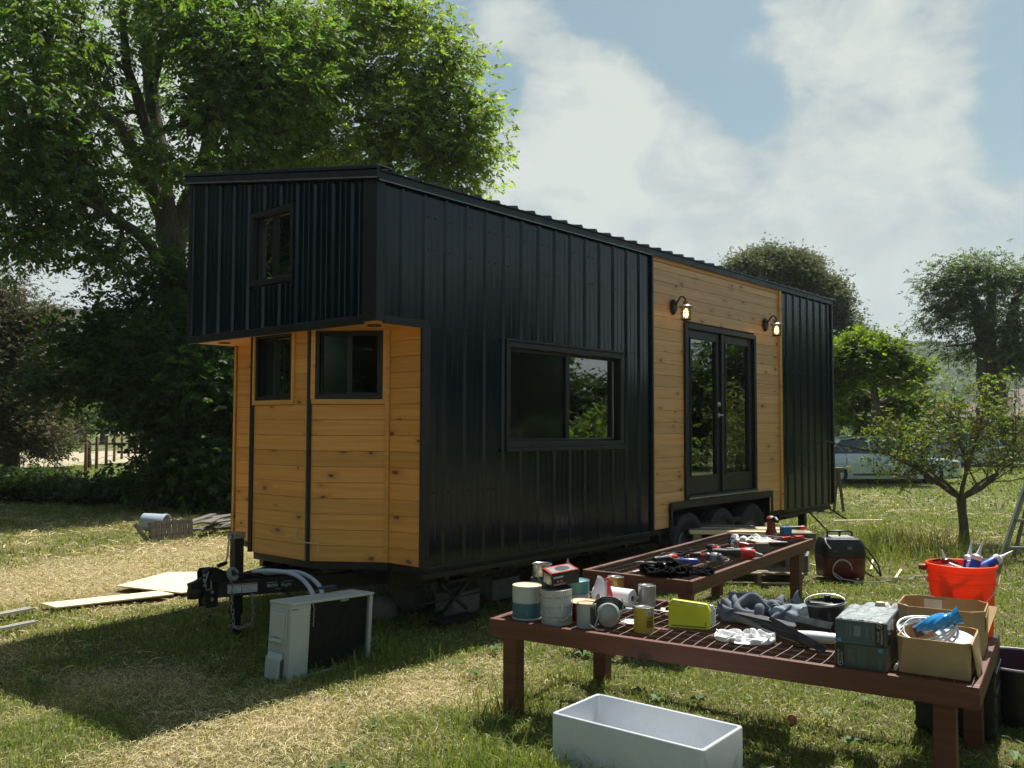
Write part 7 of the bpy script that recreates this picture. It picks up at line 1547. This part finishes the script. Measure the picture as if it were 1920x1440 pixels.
for k in range(10): m.tube([(.20+.006*math.sin(k*2), .014, .43-.012*k), (.205+.008*math.sin(k*3+1), .013, .424-.012*k), (.20, .014, .418-.012*k)], .0022, 4)
m.tube([(.185, .012, .475), (.19, .012, .45), (.20, .013, .43)], .003, 5); m.build('string_scrap', mat('pale_string', (.42, .42, .38), .8), ac)
m = MB()
for k in range(7): m.bx(.44+.012*k, .449+.012*k, .0135, .0165, .447-.003*(k % 2), .462)
m.build('caution_sticker', mat('pale_string', 0), ac)
m = MB()
m.tube(spline([(-.66, 1.20, .478), (-.56, 1.06, .482), (-.50, .92, .470), (-.50, .78, .440), (-.56, .62, .415), (-.66, .44, .405), (-.76, .28, .40), (-.79, .16, .36)]), .017, 12)
o = m.build('insulated_pipe', mat('pale_blue_grey_foam', (.46, .52, .60), .7, 0, .05, 8, .1, 60), None, smooth=60); tag(o, 'nearer white insulated pipe arching from the tongue to the heat pump', 'pipe', 'insulated refrigerant pipes')
m = MB(); m.tube(spline([(-.64, 1.24, .455), (-.52, 1.10, .462), (-.43, .96, .468), (-.41, .82, .445), (-.46, .64, .415), (-.56, .46, .40), (-.68, .30, .395), (-.72, .17, .36)]), .017, 12)
o = m.build('insulated_pipe', mat('pale_blue_grey_foam', 0), None, smooth=60); tag(o, 'farther white insulated pipe, right one of the pair at the heat pump', 'pipe', 'insulated refrigerant pipes')
o = MB().bx(-.82, -.69, .115, .165, .487, .500).build('blue_clip', mat('navy_clip', (.015, .03, .09), .5), None, bevel=.003); tag(o, 'dark blue clip holding both pipes on the heat pump top', 'clip')

# ------------------------------------------------------------------ boards on the left lawn
def sheet(name, label, pts, z, th, material, cat='plywood sheet'):
    m = MB(); m.prism(pts, z, z+th); return tag(m.build(name, material, None, bevel=.001), label, cat)
sheet('plywood_sheet', 'large pale plywood sheet lying behind the hitch', [(-.534, 3.752), (-.30, 2.95), (.55, 2.62), (.62, 3.75), (.20, 4.15)], .035, .012, RAWPLY)
sheet('plywood_strip', 'long pale plywood strip in front of the large sheet', [(-1.354, 3.42), (-1.344, 3.13), (-.36, 2.96), (-.38, 3.22)], .03, .012, RAWPLY)
GUT = mat('white_vinyl_trim', (.62, .60, .52), .4, 0, .05, 4)
strip('white_trim_strip', 'upper white plastic trim strip at the left edge', 'trim strip', (-2.30, 3.02, .04), (-1.50, 3.21, .04), .075, .02, GUT, 'U', .008, 'white trim strips'); strip('white_trim_strip', 'lower white plastic trim strip at the left edge', 'trim strip', (-2.45, 2.50, .035), (-1.68, 2.66, .035), .055, .02, GUT, 'U', .008, 'white trim strips')
# grey board heap and pail
cr = empty('slatted_panel', (1.44, 6.98, 0), 'weathered grey panel of upright slats standing on the lawn', 'slatted panel', None, R(.5))
cr.rotation_euler = (R(-8), 0, R(2))
for k in range(8): MB().box((.04+k*.082, 0, .135+.006*math.sin(k*2)), (.070, .016, .285), (0, R(random.uniform(-2, 2)), 0)).build('slat', GREYWOOD, cr, bevel=.002)
for z in (.05, .22): MB().bx(0, .66, .010, .05, z, z+.05).build('rail', GREYWOOD, cr, bevel=.003)
MB().box((-.10, .03, .12), (.05, .04, .36), (0, R(-32), 0)).build('brace', GREYWOOD, cr, bevel=.003)
random.seed(5)
for k in range(17):
    x = 2.05+random.random()*1.1; y = 6.85+random.random()*.9; a = random.uniform(-.6, .8); l = random.uniform(.5, 1.2); zz_ = .02+.018*k*random.uniform(.5, 1)
    strip('grey_board', 'weathered grey board in the low tangled heap between slatted panel and jack', 'board', (x, y, zz_), (x+l*math.cos(a), y+l*math.sin(a), zz_+random.uniform(-.02, .10)), random.uniform(.07, .14), .02, GREYWOOD, 'flat', .022, 'grey boards heaped behind the jack')
strip('grey_board', 'flat grey board lying farthest back behind the heap', 'board', (3.0, 8.3, .10), (4.0, 8.4, .12), .30, .02, GREYWOOD, 'flat', .022, 'grey boards heaped behind the jack')
strip('grey_board', 'grey board propped up like a gable behind the heap', 'board', (3.35, 7.7, .12), (3.62, 7.75, .36), .12, .02, GREYWOOD, 'flat', .03, 'grey boards heaped behind the jack')
strip('grey_board', 'level grey board on top of the propped gable board', 'board', (3.60, 7.75, .36), (4.4, 7.85, .34), .12, .02, GREYWOOD, 'flat', .03, 'grey boards heaped behind the jack')
pl = empty('white_pail', (1.98, 7.95, .15), 'bluish white plastic pail lying tipped behind the slatted panel', 'pail'); pl.rotation_euler = (R(0), R(98), R(-52))
MB().lathe([(0, -.18), (.115, -.18), (.122, -.172), (.150, .12), (.156, .122), (.156, .135), (.150, .137), (.153, .165), (.160, .167), (.160, .180), (.150, .182), (.146, .17), (.118, -.165), (0, -.165)], None, 36).build('shell', mat('bluish_white_plastic', (.36, .42, .50), .45, 0, .08, 8), pl, smooth=35); MB().tube([(math.cos(a)*.165, math.sin(a)*.165, .13+.10*math.sin(a)) for a in np.linspace(0, math.pi, 17)], .003, 6).build('bail', TIN, pl, smooth=60)

# ------------------------------------------------------------------ red post fence, field track
RP = mat('rust_red_post', (.15, .05, .026), .75, 0, .25, 8, .2, 40)
for k, px in enumerate((160, 180, 198, 213, 227, 240, 252, 262)):
    d = 30.5+k*2.9; g0 = grd(px, d); h = 1.22
    tag(MB().lathe([(0, -.1), (.06, -.1), (.055, h-.02), (.03, h), (0, h)], None, 10, wob=.05, seed=k).build('fence_post', RP, None, smooth=50), ('rust red fence post nearest the road, leftmost of the row', 'second rust red fence post from the left', 'third rust red fence post from the left', 'fourth rust red fence post from the left', 'fifth rust red fence post from the left', 'third last rust red fence post', 'second last rust red fence post', 'last and smallest rust red fence post')[k], 'fence post', 'rust red fence posts').location = g0
m = MB(); a_, b_ = grd(150, 30), grd(275, 54)
for z in (.35, .7, 1.0):
    m.tube([a_.lerp(b_, t_)+Vector((0, 0, z+.02*math.sin(t_*30))) for t_ in np.linspace(0, 1, 20)], .008, 5)
tag(m.build('fence_wire', DARKMETAL, None), 'strands of fence wire strung along the rust red posts', 'fence wire')
t = NT('dusty_track'); n = t.noise(t.coord(), 3, 6, .7); t.principled(t.mix(t.rng(n, .3, .7), (.30, .26, .17), (.46, .41, .29)), .95, 0, t.bump(n, .4, .02), .1)
V = []; 
pa = [grd(-250, 33), grd(60, 33), grd(200, 37), grd(420, 44), grd(420, 64), grd(200, 56), grd(60, 50), grd(-250, 48)]
m = MB(); m.add([(p.x, p.y, .03) for p in pa], [(7, 6, 1, 0), (6, 5, 2, 1), (5, 4, 3, 2)]); tag(m.build('dirt_road', t.m, None), None, kind='structure')
# arching green hose in the bramble
m = MB(); b0 = grd(-30, 20.8); b1 = grd(78, 20.2); m.tube([b0.lerp(b1, t_)+Vector((0, 0, .62*math.sin(math.pi*t_)**.7+.02)) for t_ in np.linspace(0, 1, 16)], .012, 6); tag(m.build('garden_hose', mat('green_hose', (.05, .10, .03), .4), None, smooth=60), 'green hose arching over the bramble at the left edge', 'hose')
m = MB(); b0 = grd(-40, 19.2); b1 = grd(46, 18.8); m.tube([b0.lerp(b1, t_)+Vector((0, 0, .12+.02*math.sin(5*t_))) for t_ in np.linspace(0, 1, 10)], .018, 8); tag(m.build('white_pipe', mat('white_pvc', (.5, .53, .5), .4), None, smooth=60), 'straight white pipe lying low at the left edge', 'pipe')

# ------------------------------------------------------------------ right background: ladder, sawhorse, cars, neighbour's house
ALU = mat('weathered_aluminium', (.22, .25, .20), .5, .35, .15, 10)
ld = empty('step_ladder', (6.55, -2.55, 0), 'tall weathered step ladder cut by the right edge', 'ladder')
fa = Vector((6.202, -2.471, 0)); fb2 = fa+HR*.62; ra = Vector((7.9, -2.30, 0)); rb2 = ra+HR*.62; ap = (fa+ra)/2+HR*.86+Vector((0, 0, 2.1)); O_ = Vector(ld.location)
for p, s in ((fa, -1), (fb2, 1)): m = MB(); beam(m, p-O_, ap-O_+HR*.18*s, .028, .075); m.build('front_rail', ALU, ld, bevel=.003)
for p, s in ((ra, -1), (rb2, 1)): m = MB(); beam(m, p-O_, ap-O_+HR*.16*s+HF*.06, .022, .045); m.build('rear_rail', ALU, ld, bevel=.003)
for k in range(1, 7):
    f = k/7.2; p = fa.lerp(ap-HR*.18, f)-O_; q = fb2.lerp(ap+HR*.18, f)-O_; M = axes(p, q-p, HF); MB().bx(0, (q-p).length, -.035, .035, -.012, .012, 0, M).build('step', ALU, ld, bevel=.003)
for k in (1, 3): f = k/7; p = ra.lerp(ap-HR*.16, f)-O_; q = rb2.lerp(ap+HR*.16, f)-O_; m = MB(); beam(m, p, q, .02, .03); m.build('rear_brace', ALU, ld)
MB().box(ap-O_+Vector((0, 0, .02)), (.42, .2, .04), (0, 0, math.atan2(HR.y, HR.x))).build('top_cap', ALU, ld, bevel=.005)
sh = empty('sawhorse', (12.5, 1.75, 0), 'old wooden sawhorse with boards on it, just past the rear corner', 'sawhorse', None, math.atan2(HR.y, HR.x))
MB().bx(-.5, .22, -.05, .05, .74, .80).build('top_beam', GREYWOOD, sh, bevel=.004); MB().bx(-.6, .20, -.14, .14, .801, .84).build('board', GREYWOOD, sh, bevel=.003)
for x in (-.35, .12):
    for s in (-1, 1): m = MB(); beam(m, (x, .25*s, 0), (x, .03*s, .74), .04, .06); m.build('leg', GREYWOOD, sh, bevel=.003)
MB().bx(-.05, .06, -.06, .02, .35, .739).build('hanging_block', GREENWOOD, sh, bevel=.004)
def car(label, loc, rz, L_, H_, W_, paint, kind='sedan', group='parked cars behind the fruit tree'):
    root = empty('parked_car', loc, label, 'car', group, rz); m = MB(); n = 44
    # body side profile (x forward), lower shell up to the belt line with arched ends
    def half(x):  # belt height
        t_ = x/(L_/2); hood = H_*.60-.10*max(0, t_-.35)**1.3*H_; boot = H_*.66-.12*max(0, -t_-.55)*H_; return hood if x > 0 else boot
    xs = np.linspace(-L_/2, L_/2, n); prof = []
    vs = []; ny = 9
    for x in xs:
        t_ = abs(x)/(L_/2); w = W_/2*(1-.10*max(0, t_-.75)**1.0*4*.25)*(1 if t_ < .97 else .94); zt_ = half(x)*(1 if t_ < .985 else .86); zb_ = .20+.10*max(0, t_-.85)*4*.3
        for sy_, z_ in ((-1, zb_), (-1.0, zb_+.15), (-1.02, zt_*.62), (-.985, zt_*.90), (-.90, zt_), (.90, zt_), (.985, zt_*.90), (1.02, zt_*.62), (1.0, zb_+.15), (1, zb_)): vs.append((x, sy_*w, z_))
    k = 10; fs = []
    for i in range(n-1):
        for j in range(k): a_ = i*k+j; b_ = i*k+(j+1) % k; fs.append((a_, b_, b_+k, a_+k))
    fs += [tuple(range(k)), tuple(reversed([(n-1)*k+j for j in range(k)]))]; m.add(vs, fs); m.build('body', paint, root, smooth=35)
    # greenhouse
    if kind == 'sedan': xr = [(-L_*.36, H_*.64), (-L_*.26, H_*.93), (-L_*.12, H_*.995), (L_*.06, H_*.985), (L_*.10, H_*.95), (L_*.26, H_*.62)]
    else: xr = [(-L_*.47, H_*.62), (-L_*.44, H_*.96), (-L_*.30, H_), (L_*.06, H_*.99), (L_*.12, H_*.95), (L_*.24, H_*.62)]
    def loft(scale, dz, sel): 
        vs = []; 
        for x, z in xr: w = W_/2*(.90 if z < H_*.7 else .70)*scale; vs += [(x, -w, z+dz), (x, w, z+dz)]
        return vs
    g = MB(); vs = loft(1, 0, None); fs = [(0, 2, 4, 6, 8, 10), (11, 9, 7, 5, 3, 1)]+[(2*i, 2*i+1, 2*i+3, 2*i+2) for i in range(5)]+[(0, 10, 11, 1)]; g.add(vs, fs); g.build('cabin_glass', CARGLASS, root, bevel=.01)
    m = MB()
    for i in (1, 2, 3):
        (x0, z0), (x1, z1) = xr[i], xr[i+1]; w = W_/2*.705; m.add([(x0, -w, z0+.002), (x0, w, z0+.002), (x1, w, z1+.002), (x1, -w, z1+.002), (x0, -w, z0+.035), (x0, w, z0+.035), (x1, w, z1+.035), (x1, -w, z1+.035)], [(0, 1, 2, 3), (7, 6, 5, 4), (0, 4, 5, 1), (1, 5, 6, 2), (2, 6, 7, 3), (3, 7, 4, 0)])
    m.build('roof', paint, root, smooth=30)
    for s in (-1, 1):
        m = MB()
        for (x0, z0), (x1, z1) in ((xr[0], xr[1]), (xr[5], xr[4]), ((-L_*.08, H_*.64), (-L_*.08, H_*.985))):
            w0, w1 = W_/2*.905*s, W_/2*.71*s; m.tube([(x0, w0, z0), (x1, w1, z1)], .032, 6)
        m.build('pillar', paint, root)
        for x in (-L_*.30, L_*.31):
            tr = MB().lathe([(.19, -.10), (.30, -.10), (.325, -.07), (.325, .07), (.30, .10), (.19, .10)], Matrix.Translation((x, s*(W_/2-.09), .325)) @ RXm, 28).build('tyre', RUBBER, root, smooth=40); MB().lathe([(0, -.07), (.19, -.09), (.19, .09), (0, .07)], Matrix.Translation((x, s*(W_/2-.09), .325)) @ RXm, 20).build('hub_cap', mat('silver_wheel', 0), tr, smooth=40)
        MB().box((L_/2-.03, s*W_*.34, H_*.46), (.10, .36, .12)).build('headlight', mat('car_lamp_glass', (.5, .52, .55), .1), root, bevel=.02); MB().box((-L_/2+.03, s*W_*.36, H_*.5), (.10, .30, .12)).build('tail_light', RRED, root, bevel=.02)
        MB().box((L_*.16, s*(W_/2+.06), H_*.66), (.10, .14, .10)).build('wing_mirror', paint, root, bevel=.02)
        m = MB()
        for x in (-L_*.24, -L_*.07, L_*.13): m.bx(x-.004, x+.004, s*W_/2*1.0, s*(W_/2*1.018+.002), .30, H_*.58)
        m.bx(-L_*.2, L_*.2, s*W_/2*.98, s*(W_/2*1.03), .30, .34); m.build('door_seam', mat('dark_seam', (.03, .035, .03), .6), root)
        MB().bx(-L_*.05, -.04, s*W_/2*1.0, s*(W_/2*1.025), H_*.54, H_*.56).build('door_handle', paint, root)
    return root
tg_ = NT('car_glass'); tg_.principled((.03, .045, .055), .06, 0, None, 1.0); CARGLASS = tg_.m
def carpaint(n, c): t = NT(n); t.principled(t.mix(t.rng(t.noise(t.coord(), 2, 3), .3, .7), tuple(v*.94 for v in c), c), .28, .25, None, .6, Coat_Weight=.6, Coat_Roughness=.08); return t.m
hr = math.atan2(HR.y, HR.x)
g0 = grd(1632, 26.6); car('pale grey green sedan parked side on behind the fruit tree', (g0.x, g0.y, -.06), hr+R(4), 4.7, 1.40, 1.78, carpaint('pale_grey_green_paint', (.60, .70, .66)))
g0 = grd(1540, 34.5); car('dark window estate car with pale roof, behind the grey green sedan', (g0.x, g0.y, 0), hr+R(2), 4.6, 1.58, 1.8, carpaint('silver_paint', (.62, .66, .68)), 'estate')
g0 = grd(1815, 38); car('silver blue car far back between the fruit tree boughs', (g0.x, g0.y, 0), hr+R(20), 4.4, 1.5, 1.78, carpaint('silver_blue_paint', (.30, .38, .46)), 'estate')
# neighbour's house: low gabled, grey shingle roof, tan wall
gh = grd(1990, 47); nh = empty('neighbour_house', gh, 'low tan house with brown shingle gable roof at the right edge', 'house', None, hr+R(20))
TAN = mat('tan_stucco', (.36, .29, .19), .9, 0, .1, 3, .2, 30); SHG = mat('grey_brown_shingle', (.14, .115, .105), .9, 0, .2, 6, .3, 20)
MB().bx(-2.9, 6, -3, 4, 0, 2.35).prism([(-2.9, 2.3505), (6, 2.3505), (1.55, 3.75)], 2.98, -3.98, RXm).build('wall', TAN, nh)
m = MB(); m.add([(-3.6, -3.5, 2.25), (-3.6, 4.5, 2.25), (1.55, 4.5, 3.92), (1.55, -3.5, 3.92), (-3.6, -3.5, 2.12), (-3.6, 4.5, 2.12), (1.55, 4.5, 3.79), (1.55, -3.5, 3.79)], [(0, 3, 2, 1), (4, 5, 6, 7), (0, 1, 5, 4), (0, 4, 7, 3), (1, 2, 6, 5)])
m.add([(6.7, -3.5, 2.25), (6.7, 4.5, 2.25), (1.55, 4.5, 3.921), (1.55, -3.5, 3.921), (6.7, -3.5, 2.12), (6.7, 4.5, 2.12), (1.55, 4.5, 3.791), (1.55, -3.5, 3.791)], [(0, 1, 2, 3), (7, 6, 5, 4), (0, 4, 5, 1), (0, 3, 7, 4), (1, 5, 6, 2)]); m.build('roof', SHG, nh)
MB().bx(-2.4, -1.4, -3.03, -2.97, .1, 1.9).build('door', mat('dark_green_door', (.05, .07, .06), .6), nh); MB().bx(-.6, .8, -3.03, -2.97, 1.0, 1.9).build('window', CARGLASS, nh)
gt = grd(1880, 32); tb2 = empty('picnic_table', gt, 'low pale topped table beyond the fruit tree, right side', 'table', None, hr)
MB().bx(-.35, .55, -.35, .35, .86, .91).build('table_top', mat('pale_board', (.50, .46, .36), .6), tb2, bevel=.004)
for x in (-.28, .48):
    for y in (-.28, .28): MB().bx(x-.03, x+.03, y-.03, y+.03, 0, .859).build('leg', GREYWOOD, tb2)
# ------------------------------------------------------------------ air
HAZE_ON = True
if HAZE_ON:
    hz = MB(); hz.bx(-850, 850, -850, 850, -3.0, 130); t = NT('pale_air'); v = t.new('VolumePrincipled'); v.inputs['Color'].default_value = (.86, .93, 1, 1); v.inputs['Density'].default_value = .00033; v.inputs['Anisotropy'].default_value = .1
    t.l.new(v.outputs[0], t.out.inputs[1]); o = hz.build('haze', t.m); tag(o, None, kind='stuff'); t.m.volume_intersection_method if hasattr(t.m, 'volume_intersection_method') else None
    try: t.m.cycles.homogeneous_volume = True
    except Exception: pass
